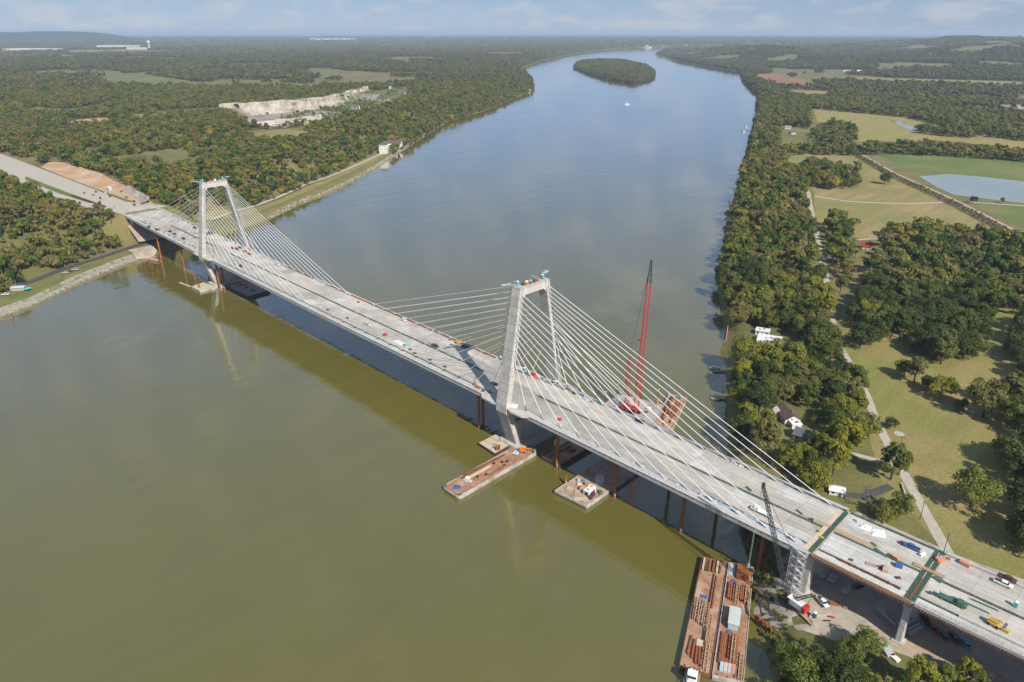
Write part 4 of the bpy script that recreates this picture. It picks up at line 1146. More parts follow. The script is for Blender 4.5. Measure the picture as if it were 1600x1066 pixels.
# barges under the deck right of the right tower
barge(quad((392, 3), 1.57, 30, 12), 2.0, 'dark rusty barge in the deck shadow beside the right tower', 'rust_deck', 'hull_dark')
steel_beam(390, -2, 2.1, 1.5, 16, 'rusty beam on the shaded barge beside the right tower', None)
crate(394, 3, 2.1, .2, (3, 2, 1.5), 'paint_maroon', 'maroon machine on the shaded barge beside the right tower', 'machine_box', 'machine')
barge([(410.5, -29.5), (429, -28), (428.5, 34), (410, 32)], 2.1, 'square ended pinkish deck barge with machinery between two piles', 'pale_deck', 'hull_grey')
bc = lambda s, t: (411 + 17.6 * s, -29 + 19 * t)
cb = empty('deck_cabin', (*bc(.72, .52), 2.15), .1, 'white cabin with two roof fans on the square barge', 'cabin')
MB().loft([rect_ring(0, 0, q, 3.4, 6.0, .15) for q in (0, 2.7)]).build('wall', 'paint_white', cb)
MB().loft([rect_ring(0, 0, q, 3.6, 6.2, .15) for q in (2.704, 2.85)]).build('roof', 'paint_white', cb)
for q in (-1.5, 1.5):
    MB().tube((0, q, 2.854), (0, q, 3.1), .62, 14).build('roof_fan', 'paint_pink', cb)
MB().box(-1.0, 1.0, -3.03, -3.003, .2, 2.1).build('door', 'glass_dark', cb)
MB().box(1.703, 1.73, -2, 2, .9, 2.0).build('window', 'glass_dark', cb)
for i, (s, t, rz, d, m_, lb) in enumerate(((.5, .5, .2, (2.2, 3.2, 1.9), 'paint_tan', 'tan winch housing left of the white cabin on the square barge'), (.42, .72, .9, (1.6, 1.6, 1.4), 'paint_orange', 'orange machine on the square barge'),
        (.3, .6, .3, (2, 1.4, .9), 'paint_white', 'low white box left of the orange machine on the square barge'), (.28, .82, .1, (1.6, 1.6, 1.0), 'paint_sky_blue', 'sky blue box at the back left of the square barge'),
        (.9, .42, .2, (1.0, 4.2, 2.2), 'paint_maroon', 'maroon fuel tank rack beside the white cabin'), (.93, .7, .9, (1.6, 2.6, 1.2), 'paint_green', 'dark green tank at the right edge of the square barge'),
        (.22, .3, .3, (3.4, 2.4, .7), 'pale_timber', 'pale timber pallet pile at the near left of the square barge'), (.45, .33, .5, (2.4, 2.0, .8), 'paint_tan', 'tan pallet pile in the middle of the square barge'),
        (.15, .72, .8, (1.4, 1.2, 1.2), 'paint_silver', 'silver tank at the left edge of the square barge'), (.36, .68, .4, (1.2, 1.0, 1.1), 'paint_black', 'black compressor behind the low white box'))):
    crate(*bc(s, t), 2.15, rz, d, m_, lb, 'machine_box', 'machine')
plank_stack(*bc(.72, .18), 2.15, .8, 7, 2.2, 4, 'pale planks on the near corner of the square barge', 'pale_timber', 1)
o = empty('cable_reel', (*bc(.62, 1.02), 2.15), .5, 'big pale blue cable reel frame at the shadow line of the square barge', 'reel')
for q in (-1.1, 1.1):
    mb = MB()
    for a in range(16):
        t0, t1 = a * math.pi / 8, (a + 1) * math.pi / 8
        mb.beam((2 * math.cos(t0), q, 2.2 + 2 * math.sin(t0)), (2 * math.cos(t1), q, 2.2 + 2 * math.sin(t1)), .3, .3)
    for a in range(4):
        t0 = a * math.pi / 4
        mb.beam((2 * math.cos(t0), q, 2.2 + 2 * math.sin(t0)), (-2 * math.cos(t0), q, 2.2 - 2 * math.sin(t0)), .2, .2)
    mb.build('flange', 'paint_pale_blue', o)
MB().tube((0, -1.1, 2.2), (0, 1.1, 2.2), .9, 14).build('drum', 'steel_grey', o)
MB().cbox((0, 0, 0), (3.4, 2.8, .25)).build('base', 'paint_pale_blue', o)
# twin barges loaded with steel at the right bank
BEL, BER = [(485, -20.1), (494.0, -15.6), (518.9, -70.7), (509.2, -74.6)], [(494.5, -15.3), (503.2, -10.9), (528.4, -65.4), (519.5, -70.4)]
barge(BEL, 2.0, 'left rusty barge of the pair loaded with steel trusses', 'rust_deck', 'rust', rake=.02)
barge(BER, 2.0, 'right grey rimmed barge of the pair loaded with steel beams', 'rust_deck', 'hull_grey', rake=.02)
def on(P, s, t):
    a, b_, c, d = P
    return ((a[0] * (1 - s) + b_[0] * s) * (1 - t) + (d[0] * (1 - s) + c[0] * s) * t, (a[1] * (1 - s) + b_[1] * s) * (1 - t) + (d[1] * (1 - s) + c[1] * s) * t)
AZB = math.atan2(-54.5, 25)
def LB(s, t): return on(BEL, s, t)
def RB(s, t): return on(BER, s, t)
for i, (s, L) in enumerate(((.12, 7.5), (.22, 7), (.33, 7), (.52, 7.5), (.66, 7), (.76, 6.5))):
    steel_beam(*LB(s, .085), 2.05, AZB, L, ('first', 'second', 'third', 'fourth', 'fifth', 'last')[i] + ' from the left of six short beams heading the left barge', 'short beams at the head of the left barge', ('pale_timber', 'rust', 'rust', 'rust_orange', 'pale_timber', 'rust')[i], .8, .9)
steel_beam(*LB(.62, .36), 2.05, AZB, 24, 'long dark beam down the middle of the left steel barge', None, 'rust')
steel_beam(*LB(.70, .33), 2.05, AZB, 18, 'long pale beam beside the dark one on the left steel barge', None, 'rust_orange')
tarp(*LB(.36, .40), 2.1, 2.8, 'paint_blue', 'blue tarpaulin among the trusses on the left steel barge')
for i, (s, t, L) in enumerate(((.22, .53, 12), (.40, .54, 13), (.56, .56, 13), (.72, .66, 15), (.78, .84, 17))):
    truss(*LB(s, t), 2.05, AZB + (.03, -.02, .02, 0, .01)[i], L, ('leftmost', 'second', 'third', 'fourth', 'longest rightmost')[i] + ' rusty lattice truss on the left steel barge', 'trusses on the left barge')
for i, (s, t) in enumerate(((.2, .83), (.34, .85), (.46, .88), (.56, .88))):
    steel_beam(*LB(s, t), 2.05, AZB + .04 * (i - 1), 9, ('first', 'second', 'third', 'fourth')[i] + ' orange beam from the left at the left barge stern', 'orange beams at the stern of the left barge', 'rust_orange', .7)
crate(*LB(.5, .80), 2.9, AZB, (3, 2.2, .25), 'pale_timber', 'cream sheet lying on the orange beams of the left steel barge', 'sheet', 'sheet')
plank_stack(*LB(.3, .17), 2.05, AZB + 1.57, 5, 1.6, 3, 'pile of loose planks near the head of the left steel barge', 'timber', 1)
crate(*RB(.18, .07), 2.05, AZB, (7.5, 2.4, .15), 'paint_silver', 'pale grey steel plate at the head of the right steel barge', 'plate', 'plate')
for k in range(3):
    for i in range(7):
        steel_beam(*RB(.40 + .07 * i, .09), 2.05 + .62 * k, AZB, 8.0 - .3 * k, '%s beam from the left in the %s layer heading the right barge' % (('first', 'second', 'third', 'fourth', 'fifth', 'sixth', 'last')[i], ('bottom', 'middle', 'top')[k]), 'stacked beams at the head of the right barge', 'rust_orange', .6, .6)
for i, (s, L) in enumerate(((.16, 9), (.24, 9.5), (.62, 8), (.70, 8))):
    steel_beam(*RB(s, .29), 2.05, AZB, L, ('left', 'second', 'third', 'fourth')[i] + ' orange beam of the row above the pale container', 'beams above the container', 'rust_orange', .6, 1.1)
for i, (s, L) in enumerate(((.48, 11), (.84, 10))):
    truss(*RB(s, .30), 2.05, AZB, L, ('middle rusty truss above the pale container on the right barge', 'right hand rusty truss above the pale container on the right barge')[i], 'trusses on the right barge')
for (s, t), lb in (((.3, .19), 'blue tarpaulin left of the stacked beams'), ((.62, .43), 'blue tarpaulin just above the pale container'), ((.36, .645), 'blue tarpaulin at the left foot of the pale container')):
    tarp(*RB(s, t), 2.1, 2.2, 'paint_blue', lb)
ct = empty('shipping_container', (*RB(.47, .545), 2.05), AZB, 'pale green white shipping container on the right steel barge', 'container')
MB().box(-4.6, 4.6, -2, 2, .05, 2.8).build('wall', 'paint_green', ct)
MB().box(-4.65, 4.65, -2.05, 2.05, 2.804, 2.95).build('roof', 'container_pale', ct)
MB().box(4.603, 4.66, -1.8, 1.8, .2, 2.6).build('door', 'paint_silver', ct)
for i in range(9):
    steel_beam(*RB(.14 + .065 * i, .78), 2.05, AZB, 15 - .5 * (i % 3), ('%s from the left of the nine long beams below the pale container' % ('first', 'second', 'third', 'fourth', 'fifth', 'sixth', 'seventh', 'eighth', 'last')[i]), 'row of long beams on the right barge', ('rust_orange', 'rust')[i % 2], .55, .8)
truss(*RB(.55, .79), 2.9, AZB, 11, 'rusty truss lying on the row of long beams', 'trusses on the right barge')
truss(*RB(.86, .90), 2.05, AZB, 12, 'rusty truss at the stern right corner of the right steel barge', 'trusses on the right barge')
for i in range(4):
    crate(*RB(.25 + .13 * i, .925), 2.05, AZB, (4, 1.2, .9), ('paint_pale_blue', 'pale_timber', 'paint_silver', 'paint_pink')[i], ('pale blue', 'timber', 'silver', 'pinkish')[i] + ' bundle at the stern of the right steel barge', 'bundle', 'bundle')
steel_beam(516, -25, 3.2, -.35, 14, 'long rusty gangway beam from the right steel barge to the bank', None, 'rust', .9, .5)
# tug at the stern of the left barge
tg = empty('tugboat', (515.6, -77.2, 0), AZB, 'small white and yellow tugboat pushing the left steel barge', 'tugboat')
MB().loft([[(x, y * k, z) for x, y in ((-6.5, -2.2), (5, -2.6), (6.2, -2.4), (6.2, 2.4), (5, 2.6), (-6.5, 2.2))][::-1] for z, k in ((-1, .8), (1.4, 1.0))][::-1]).build('hull', 'paint_dark_grey', tg)
MB().box(-6.2, 5.9, -2.3, 2.3, 1.404, 1.5).build('deck_plate', 'grey_deck', tg)
MB().loft([rect_ring(-1, 0, z, 5, 3.4, .3) for z in (1.5, 4.0)]).build('deckhouse', 'paint_white', tg)
MB().loft([rect_ring(.4, 0, z, 2.4 * k, 2.8 * k, .3) for z, k in ((4.004, 1), (6.2, .95))]).build('wheelhouse', 'paint_white', tg)
MB().loft([rect_ring(.4, 0, z, 2.43, 2.83, .3) for z in (4.9, 5.8)]).build('window', 'glass_dark', tg)
MB().loft([rect_ring(.4, 0, z, 2.8, 3.2, .3) for z in (6.204, 6.35)]).build('roof', 'paint_white', tg)
for q in (-1.2, 1.2):
    MB().tube((-2.6, q, 4), (-2.6, q, 5.4), .25, 8).build('funnel', 'paint_black', tg)
rl = MB()
for q in (-2.45, 2.45):
    for i in range(9):
        rl.tube((-6 + 1.5 * i, q, 1.5), (-6 + 1.5 * i, q, 2.6), .06, 5)
    rl.beam((-6, q, 2.6), (6, q, 2.6), .1, .1)
    rl.beam((-6, q, 2.05), (6, q, 2.05), .08, .08)
rl.beam((6, -2.45, 2.6), (6, 2.45, 2.6), .1, .1)
rl.build('railing', 'paint_yellow', tg)
for q in (-1.6, 1.6):
    MB().box(6.2, 6.7, q - .5, q + .5, -.3, 2.2).build('push_knee', 'paint_yellow', tg)
# red crane on its barge behind the deck
barge([(373.5, 54), (372.2, 70.5), (379, 74), (404, 80), (409, 40), (376, 34)], 1.9, 'grey crane barge moored behind the bridge deck', 'grey_deck', 'hull_grey')
BG = [(393.2, 93.5), (403.8, 96.5), (418.8, 58), (408.4, 55.5)]
barge(BG, 2.0, 'narrow white rimmed barge full of rusty pipes behind the deck', 'rust_deck', 'hull_grey')
AZG = math.atan2(-38, 15)
for i, (s, t, L, r) in enumerate(((.28, .25, 12, .8), (.3, .65, 14, .75), (.45, .5, 10, .6), (.62, .45, 22, .45), (.72, .55, 24, .45), (.8, .4, 18, .45), (.2, .45, 8, .7))):
    pipe(*on(BG, s, t), 2.05, AZG, L, r, ('thick rusty pipe at the far end of the pipe barge', 'thick rusty pipe at the near left of the pipe barge', 'medium rusty pipe in the middle of the pipe barge', 'long thin rusty pipe left of the other two', 'long thin rusty pipe between the other two', 'long thin rusty pipe at the right rim', 'short thick rusty pipe at the left rim of the pipe barge')[i], 'pipes on the pipe barge', 'rust_orange' if i % 2 else 'rust')
tarp(*on(BG, .55, .08), 2.1, 3.6, 'paint_green', 'green tarpaulin at the far end of the pipe barge')
tarp(*on(BG, .45, .9), 2.1, 1.8, 'paint_green', 'small green tarpaulin at the near end of the pipe barge')
def lattice_boom(p0, p1, w0, w1, mat, name, parent, r=.09, bays=18, wt0=None, wt1=None):
    """four chords with lacing on every side, from p0 to p1"""
    p0, p1 = Vector(p0), Vector(p1)
    d = (p1 - p0).normalized()
    a = d.cross(Vector((0, 0, 1))).normalized()
    b_ = a.cross(d).normalized()
    mb = MB()
    def cor(t, k):
        w = w0 + (w1 - w0) * t
        s = ((-1, -1), (1, -1), (1, 1), (-1, 1))[k]
        return p0.lerp(p1, t) + a * (s[0] * w / 2) + b_ * (s[1] * w / 2)
    for k in range(4):
        mb.beam(cor(0, k), cor(1, k), r * 2, r * 2)
    for i in range(bays):
        t0, t1 = i / bays, (i + 1) / bays
        for k in range(4):
            k2 = (k + 1) % 4
            A, B_ = (cor(t0, k), cor(t1, k2)) if i % 2 else (cor(t0, k2), cor(t1, k))
            mb.beam(A, B_, r * 1.2, r * 1.2)
    o = mb.build(name, mat, parent)
    return o
def crawler(parent, mat, L=8.2, W=6.2, rz=0):
    for s in (-1, 1):
        trk = MB()
        n = 10
        ring = [(-L / 2 + .7 + math.cos(a) * .7, .7 + math.sin(a) * .7) for a in [math.pi / 2 + math.pi * i / n for i in range(n + 1)]]
        ring += [(L / 2 - .7 + math.cos(a) * .7, .7 + math.sin(a) * .7) for a in [-math.pi / 2 + math.pi * i / n for i in range(n + 1)]]
        y0, y1 = s * (W / 2 - .6) - .55, s * (W / 2 - .6) + .55
        trk.loft([[(x, y0, z) for x, z in ring], [(x, y1, z) for x, z in ring]])
        trk.build('track', 'rubber', parent)
    MB().box(-2.4, 2.4, -W / 2 + 1.2, W / 2 - 1.2, .6, 1.5).build('carbody', mat, parent)
RC = Vector((391.5, 58.0, 1.95))
rc = empty('crawler_crane', RC, 0, 'tall red lattice boom crawler crane on the barge behind the deck', 'crane')
crawler(rc, 'paint_black')
mb = MB().cbox((-1.5, 0, 1.5), (8.5, 3.4, 2.3))
mb.build('house', 'paint_crane_red', rc)
MB().cbox((-5.6, 0, 1.6), (1.6, 4.6, 2.2)).build('counterweight', 'paint_crane_red', rc)
MB().cbox((2.2, -2.3, 1.6), (2.2, 1.3, 2.2)).build('cab', 'glass_dark', rc)
RT_ = Vector((385.1, 75.0, 88.2)) - RC
f0 = Vector((1.8, 1.2, 2.0))
mid = f0.lerp(RT_, 0.85)
lattice_boom(f0, mid, 2.5, 2.3, 'paint_crane_red', 'boom', rc, .16, 34)
lattice_boom(mid, RT_, 2.2, .6, 'black_lattice', 'boom_tip', rc, .14, 8)
lattice_boom((-3.2, -1.0, 3.5), Vector((-3.2, -1, 3.5)).lerp(RT_ + Vector((-9, -4, 0)), 0.34), 1.7, 1.4, 'paint_crane_red', 'mast', rc, .14, 12)
top_m = Vector((-3.2, -1, 3.5)).lerp(RT_ + Vector((-9, -4, 0)), 0.34)
pd = MB()
for q in (-.6, .6):
    pd.tube(top_m + Vector((0, q, 0)), RT_, .06, 5)
    pd.tube(top_m + Vector((0, q, 0)), Vector((-5.6, q, 3.6)), .06, 5)
pd.build('pendant', 'black_lattice', rc)
MB().cbox(tuple(f0.lerp(RT_, .47) + Vector((-2.2, -.6, 0))), (2.6, .3, .5)).build('boom_bracket', 'paint_crane_red', rc)
MB().tube(RT_, RT_ + Vector((.3, .3, -38)), .05, 5).cbox(tuple(RT_ + Vector((.3, .3, -40))), (.6, .6, 2)).build('hook_line', 'black_lattice', rc)
for i, (p, h, lb) in enumerate((((372.84, 57.48), 9.5, 'slim spud with a yellow cap at the left corner of the crane barge'), ((373.73, 67.43), 11, 'yellow and brown spud near the back left of the crane barge'), ((385.66, 74.85), 12, 'yellow capped spud right behind the red boom'), ((396.28, 76.59), 12.5, 'tall yellow spud at the back right of the crane barge'))):
    o = empty('spud', (*p, 0), 0, lb, 'spud')
    MB().tube((0, 0, -3), (0, 0, h * .45), .42, 9).build('shaft', 'paint_yellow' if i in (1, 3) else 'rust', o)
    MB().tube((0, 0, h * .45 + .01), (0, 0, h - .8), .4, 9).build('upper_shaft', 'rust', o)
    MB().tube((0, 0, h - .79), (0, 0, h), .62, 9).build('cap', 'paint_yellow', o)
for i, (p, d, m_, lb) in enumerate((((385.8, 58.25), (3, 2, 1.4), 'paint_orange', 'orange box beside the tracks of the red crane'), ((389.65, 56.78), (2.6, 2, 1.6), 'paint_dark_grey', 'dark grey winch on the crane barge'), ((381.58, 58.34), (4, 2.4, .8), 'paint_silver', 'silver pallet pile at the left of the crane barge'),
                                  ((396.66, 63.82), (3.4, 1.2, .8), 'rust', 'rusty scrap pile right of the red crane'), ((396.02, 68.51), (2.2, 2, 1.2), 'paint_white', 'white box near the right spud'), ((380.32, 63.69), (5, 3, .5), 'rust', 'dark rusty grating on the crane barge'))):
    crate(*p, 1.97, .4 * i, d, m_, lb, 'machine_box', 'machine')
# dark crane by the stair tower on the right bank
BC0 = Vector((524.5, -25.0, 6.9))
bc_ = empty('crawler_crane', BC0, 0, 'dark lattice boom crawler crane standing on the bank beside the stair tower', 'crane')
crawler(bc_, 'paint_black', 7, 5)
hh = MB().cbox((2.6, -.6, 1.4), (6.5, 3.0, 2.2), -.2)
hh.build('house', 'paint_white', bc_)
MB().cbox((6.3, -1.4, 1.3), (1.5, 3.2, 2.4), -.2).build('counterweight', 'paint_red', bc_)
MB().cbox((-.6, -2.0, 1.5), (1.8, 1.2, 2.0), -.2).build('cab', 'glass_dark', bc_)
BT_ = Vector((507.6, -25.6, 51.2)) - BC0
lattice_boom((-1.2, .4, 1.8), BT_, 1.5, .9, 'black_lattice', 'boom', bc_, .1, 30)
MB().cbox(tuple(BT_), (1.0, .9, 1.4)).build('boom_head', 'black_lattice', bc_)
tm = Vector((7.5, -.6, 9.5))
lattice_boom((2.0, -.4, 3.4), tm, 1.0, .7, 'black_lattice', 'mast', bc_, .08, 6)
pd = MB()
for q in (-.35, .35):
    pd.tube(tm + Vector((0, q, 0)), BT_, .05, 5)
    pd.tube(tm + Vector((0, q, 0)), (6.4, q - 1, 3.6), .05, 5)
pd.build('pendant', 'black_lattice', bc_)
MB().tube(BT_ + Vector((-.6, 0, 0)), BT_ + Vector((-.6, 0, -36)), .05, 5).tube(BT_ + Vector((-.3, .1, 0)), BT_ + Vector((-.3, .1, -36)), .05, 5).cbox(tuple(BT_ + Vector((-.45, 0, -38))), (.7, .5, 2)).build('hook_line', 'galvanised', bc_)
# scaffold stair tower against the first pier
st = empty('stair_tower', (522.6, -19.6, 6.8), 0, 'grey scaffold stair tower beside the concrete pier at the joint', 'scaffold')
pst, fl = MB(), MB()
for x in (-2.6, 0, 2.6):
    for y in (-1.3, 1.3):
        pst.tube((x, y, 0), (x, y, 20.4), .07, 5)
for k in range(11):
    z = .2 + 2 * k
    for y in (-1.3, 1.3):
        pst.beam((-2.6, y, z), (2.6, y, z), .08, .08)
        pst.beam((-2.6, y, z + 1), (2.6, y, z + 1), .06, .06)
        if k < 10:
            pst.beam((-2.6, y, z), (0, y, z + 2), .06, .06)
            pst.beam((2.6, y, z), (0, y, z + 2), .06, .06)
    for x in (-2.6, 0, 2.6):
        pst.beam((x, -1.3, z), (x, 1.3, z), .08, .08)
tag(pst.build('frame', 'galvanised', st), kind='stuff')
for k in range(5):
    z = .3 + 4 * k
    MB().beam((-2.3, -.6, z), (2.3, -.6, z + 2), 1.0, .16).build('stair_flight', 'galvanised', st)
    MB().beam((2.3, .6, z + 2), (-2.3, .6, z + 4), 1.0, .16).build('stair_flight', 'galvanised', st)

# ------------------------------------------------------------------ construction yard under the approach
YARD = [(509.59, -21.9), (511.17, -7.43), (510.59, 20.22), (520.86, 49.28), (561.83, 48.82), (607.08, 54.63), (641.36, 0.72), (607.25, -33.54), (591.1, -19.47), (575.94, -18.01), (566.45, -19.35), (556.93, -21.93), (544.8, -30.12), (533.77, -33.79), (525.63, -36.87), (519.74, -38.44), (515.01, -33.28)]
drape('yard', YARD, 0.06, 'gravel', 6, 'trampled gravel construction yard under the approach viaduct', 'yard')
drape('haul_road', [(550.84, -17.07), (560.52, -7.35), (576.41, -5.5), (592.15, -8.17), (605.01, -12.01), (599.03, -24.29), (587.25, -18.29), (573.03, -14.63), (560.07, -18.78)], 0.12, 'orange_pale', 6, 'pale sandy haul road beside the yard', 'haul road')

# ------------------------------------------------------------------ vehicles
VM = {}
def vmesh(key, fn):
    if key not in VM:
        VM[key] = fn()
    return VM[key]
def body_profile(prof, W, tuck=.12):
    """side profile (x, z) lofted across the width, tucked in towards the roof"""
    zt = max(z for _, z in prof)
    rings = []
    for q, in ((-1,), (-.9,), (.9,), (1,)):
        k = .94 if abs(q) == 1 else 1.0
        rings.append([(x * (.985 if abs(q) == 1 else 1), q * W / 2, .35 + (z - .35) * k) for x, z in prof])
    return rings
def wheels(o, xs, W, r=.38, w=.26):
    me = vmesh(('wheel', r, w), lambda: MB().tube((0, -w / 2, 0), (0, w / 2, 0), r, 12).mesh('wheel', 'rubber'))
    rm = vmesh(('rim', r, w), lambda: MB().tube((0, -w / 2 - .015, 0), (0, w / 2 + .015, 0), r * .55, 10).mesh('rim', 'paint_silver'))
    for x in xs:
        for s in (-1, 1):
            wh = mesh_obj('wheel', me, o, (x, s * (W / 2 - w / 2 + .02), r))
            mesh_obj('rim', rm, wh)
def vehicle(kind, col, x, y, z, rz, label, group=None, cat=None):
    o = empty({'pickup': 'pickup_truck', 'suv': 'parked_car', 'van': 'van', 'flatbed': 'flatbed_truck'}[kind], (x, y, z), rz, label, cat or {'pickup': 'pickup', 'suv': 'car', 'van': 'van', 'flatbed': 'truck'}[kind], group)
    mat = 'paint_' + col
    W = 1.95
    if kind == 'pickup':
        pr_ = [(-2.85, .45), (2.75, .45), (2.85, .75), (2.75, 1.05), (1.45, 1.15), (-2.85, 1.15)]
        mesh_obj('body', vmesh((kind, col, 'b'), lambda: MB().loft(body_profile(pr_, W)).mesh('body', mat)), o)
        mesh_obj('window', vmesh((kind, 'g'), lambda: MB().loft([rect_ring(c, 0, z_, l, w_, .12) for z_, c, l, w_ in ((1.16, .35, 2.5, 1.78), (1.72, .22, 1.75, 1.55))]).mesh('window', 'glass_dark')), o)
        mesh_obj('roof', vmesh((kind, col, 'r'), lambda: MB().loft([rect_ring(.22, 0, z_, l, w_, .12) for z_, l, w_ in ((1.724, 1.85, 1.62), (1.8, 1.65, 1.45))]).mesh('roof', mat)), o)
        mesh_obj('cargo_bed', vmesh((kind, 'c'), lambda: MB().box(-2.7, -1.0, -.78, .78, 1.153, 1.19).mesh('cargo_bed', 'black_lattice')), o)
        wheels(o, (-1.75, 1.75), W)
    elif kind == 'suv':
        pr_ = [(-2.3, .42), (2.25, .42), (2.35, .7), (2.2, .95), (1.1, 1.05), (-2.3, 1.08), (-2.38, .8)]
        mesh_obj('body', vmesh((kind, col, 'b'), lambda: MB().loft(body_profile(pr_, 1.85)).mesh('body', mat)), o)
        mesh_obj('window', vmesh((kind, 'g'), lambda: MB().loft([rect_ring(c, 0, z_, l, w_, .12) for z_, c, l, w_ in ((1.07, -.5, 3.4, 1.7), (1.5, -.65, 2.5, 1.45))]).mesh('window', 'glass_dark')), o)
        mesh_obj('roof', vmesh((kind, col, 'r'), lambda: MB().loft([rect_ring(-.65, 0, z_, l, w_, .12) for z_, l, w_ in ((1.504, 2.55, 1.5), (1.58, 2.3, 1.35))]).mesh('roof', mat)), o)
        wheels(o, (-1.45, 1.45), 1.85, .34, .22)
    elif kind == 'van':
        mesh_obj('body', vmesh((kind, col, 'b'), lambda: MB().loft(body_profile([(-3.2, .45), (3.1, .45), (3.2, 1.1), (2.2, 1.4), (1.7, 2.3), (-3.2, 2.4)], 2.1)).mesh('body', mat)), o)
        mesh_obj('window', vmesh((kind, 'g'), lambda: MB().add([(2.24, -.85, 1.42), (2.24, .85, 1.42), (1.78, .8, 2.26), (1.78, -.8, 2.26)], [(0, 1, 2, 3)]).mesh('window', 'glass_dark')), o)
        wheels(o, (-2.0, 2.0), 2.1)
    else:
        mesh_obj('chassis', vmesh((kind, 'f'), lambda: MB().box(-4.2, 3.6, -.5, .5, .55, .85).mesh('chassis', 'black_lattice')), o)
        mesh_obj('flat_bed', vmesh((kind, col, 'p'), lambda: MB().box(-4.3, 1.3, -1.2, 1.2, .9, 1.1).box(1.15, 1.3, -1.2, 1.2, 1.1, 2.2).box(-4.3, -4.15, -1.2, 1.2, 1.1, 1.7).mesh('flat_bed', mat)), o)
        mesh_obj('cab', vmesh((kind, col, 'k'), lambda: MB().loft(body_profile([(1.45, .6), (4.1, .6), (4.2, 1.3), (3.1, 1.5), (2.85, 2.3), (1.45, 2.35)], 2.2)).mesh('cab', mat)), o)
        mesh_obj('window', vmesh((kind, 'g'), lambda: MB().add([(3.14, -.95, 1.55), (3.14, .95, 1.55), (2.9, .9, 2.25), (2.9, -.9, 2.25)], [(0, 1, 2, 3)]).mesh('window', 'glass_dark')), o)
        wheels(o, (-3.0, 3.1), 2.2, .46, .3)
    return o
def toilet(x, y, z, rz, label, mat='paint_teal'):
    o = empty('portable_toilet', (x, y, z), rz, label, 'toilet', 'portable toilets on the works')
    mesh_obj('cabin', vmesh(('wc', mat), lambda: MB().loft([rect_ring(0, 0, q, a, a, .08) for q, a in ((.12, 1.25), (2.05, 1.2))]).mesh('cabin', mat)), o)
    mesh_obj('roof', vmesh('wcr', lambda: MB().loft([rect_ring(0, 0, q, a, a, .2) for q, a in ((2.054, 1.28), (2.3, .8))]).mesh('roof', 'paint_white')), o)
    mesh_obj('door', vmesh(('wcd', mat), lambda: MB().box(.62, .65, -.42, .42, .2, 1.95).mesh('door', mat)), o)
    mesh_obj('base', vmesh('wcb', lambda: MB().box(-.65, .65, -.65, .65, 0, .116).mesh('base', 'dark_slot')), o)
    return o
def dk(p, h=0.03):
    return (p[0], p[1], dz(p[0]) + h)
PI = math.pi
# approach viaduct
vehicle('pickup', 'blue', *dk((551.19, 11.12)), PI, 'blue pickup truck on the far lane of the approach viaduct')
crate(*dk((548.42, 11.4)), .1, (3.0, 1.6, .8), 'paint_maroon', 'dark maroon trailer load behind the blue pickup', 'trailer_load', 'trailer')
crate(*dk((555.33, 9.79)), 1.2, (2.6, 1.0, 1.0), 'paint_white', 'white generator with black hoses near the green joint', 'generator', 'generator')
crate(*dk((560.67, 11.24)), 1.1, (3.4, 1.6, 1.3), 'paint_orange', 'red orange storage box right of the green joint', lid='paint_pink')
crate(*dk((567.76, 14.99)), -.1, (3.4, 1.6, 1.2), 'paint_orange', 'orange storage box with a pale lid by the far parapet', lid='paint_pink')
crate(*dk((562.59, 14.12)), .4, (1.4, 1.0, .7), 'brown_box', 'small brown crate between the two orange boxes')
vehicle('pickup', 'white', *dk((580.1, 13.19)), 0, 'white pickup truck beside the dark truck at the right edge')
vehicle('pickup', 'maroon', *dk((580.4, 17.04)), 0, 'dark maroon pickup truck at the far parapet near the right edge')
vehicle('flatbed', 'green', *dk((570.31, -8.5)), 0, 'green flatbed truck on the near lane of the approach')
toilet(*dk((585.6, 4.33)), 0, 'teal portable toilet at the centre strip near the right edge')
crate(*dk((563.64, 0.3)), -.5, (3.2, 2.4, .25), 'green_rebar', 'green steel mesh panel lying beside the centre strip', 'mesh_panel', 'mesh panel')
crate(*dk((563.65, -9.3)), .2, (1.0, .9, .9), 'paint_dark_grey', 'small dark machine on the empty near slab', 'machine_box', 'machine')
boom_lift(*dk((582.65, -10.04)), -.1, 'paint_yellow', 'larger yellow machine beside the near parapet', 2.4)
crate(*dk((585.97, -10.5)), -.1, (2.2, 1.0, .8), 'paint_yellow', 'small yellow box beside the near parapet', lid='paint_yellow')
for i, (p, L, rz, lb) in enumerate((((574.66, -5.39), 12, .02, 'bundle of thin green bars on the near slab'), ((577.98, -2.06), 9, .05, 'second bundle of thin green bars near the centre strip'), ((560.85, -2.04), 7, 1.57, 'cross bundle of green bars right of the joint'))):
    mb = MB()
    for k in range(4):
        mb.beam((-L / 2 + .3 * k, -.3 + .2 * k, .08), (L / 2 - .2 * k, -.3 + .2 * k, .08), .09, .09)
    tag(mb.build('bar_bundle', 'green_rebar', loc=dk(p), rot=(0, 0, rz)), lb, 'rebar')
crate(*dk((548.83, 0.87)), -.3, (3.0, 1.6, 1.3), 'paint_orange', 'orange box with a tan lid on the fresh slab', lid='paint_tan')
crate(*dk((551.38, -2.79)), .3, (2.3, 1.8, 1.5), 'paint_blue', 'blue generator with a tow bar on the fresh slab', 'generator', 'generator')
crate(*dk((548.82, -8.6)), .2, (2.0, 1.8, 1.4), 'paint_tan', 'tan box with a black side on the fresh slab')
crate(*dk((547.69, -7.87)), .5, (1.4, 1.2, 1.2), 'paint_black', 'black drum rack behind the tan box', 'rack', 'rack')
plank_stack(*dk((544.03, -8.71)), .2, 4, 1.6, 3, 'pile of timber offcuts left of the orange box on the fresh slab', 'timber', 1)
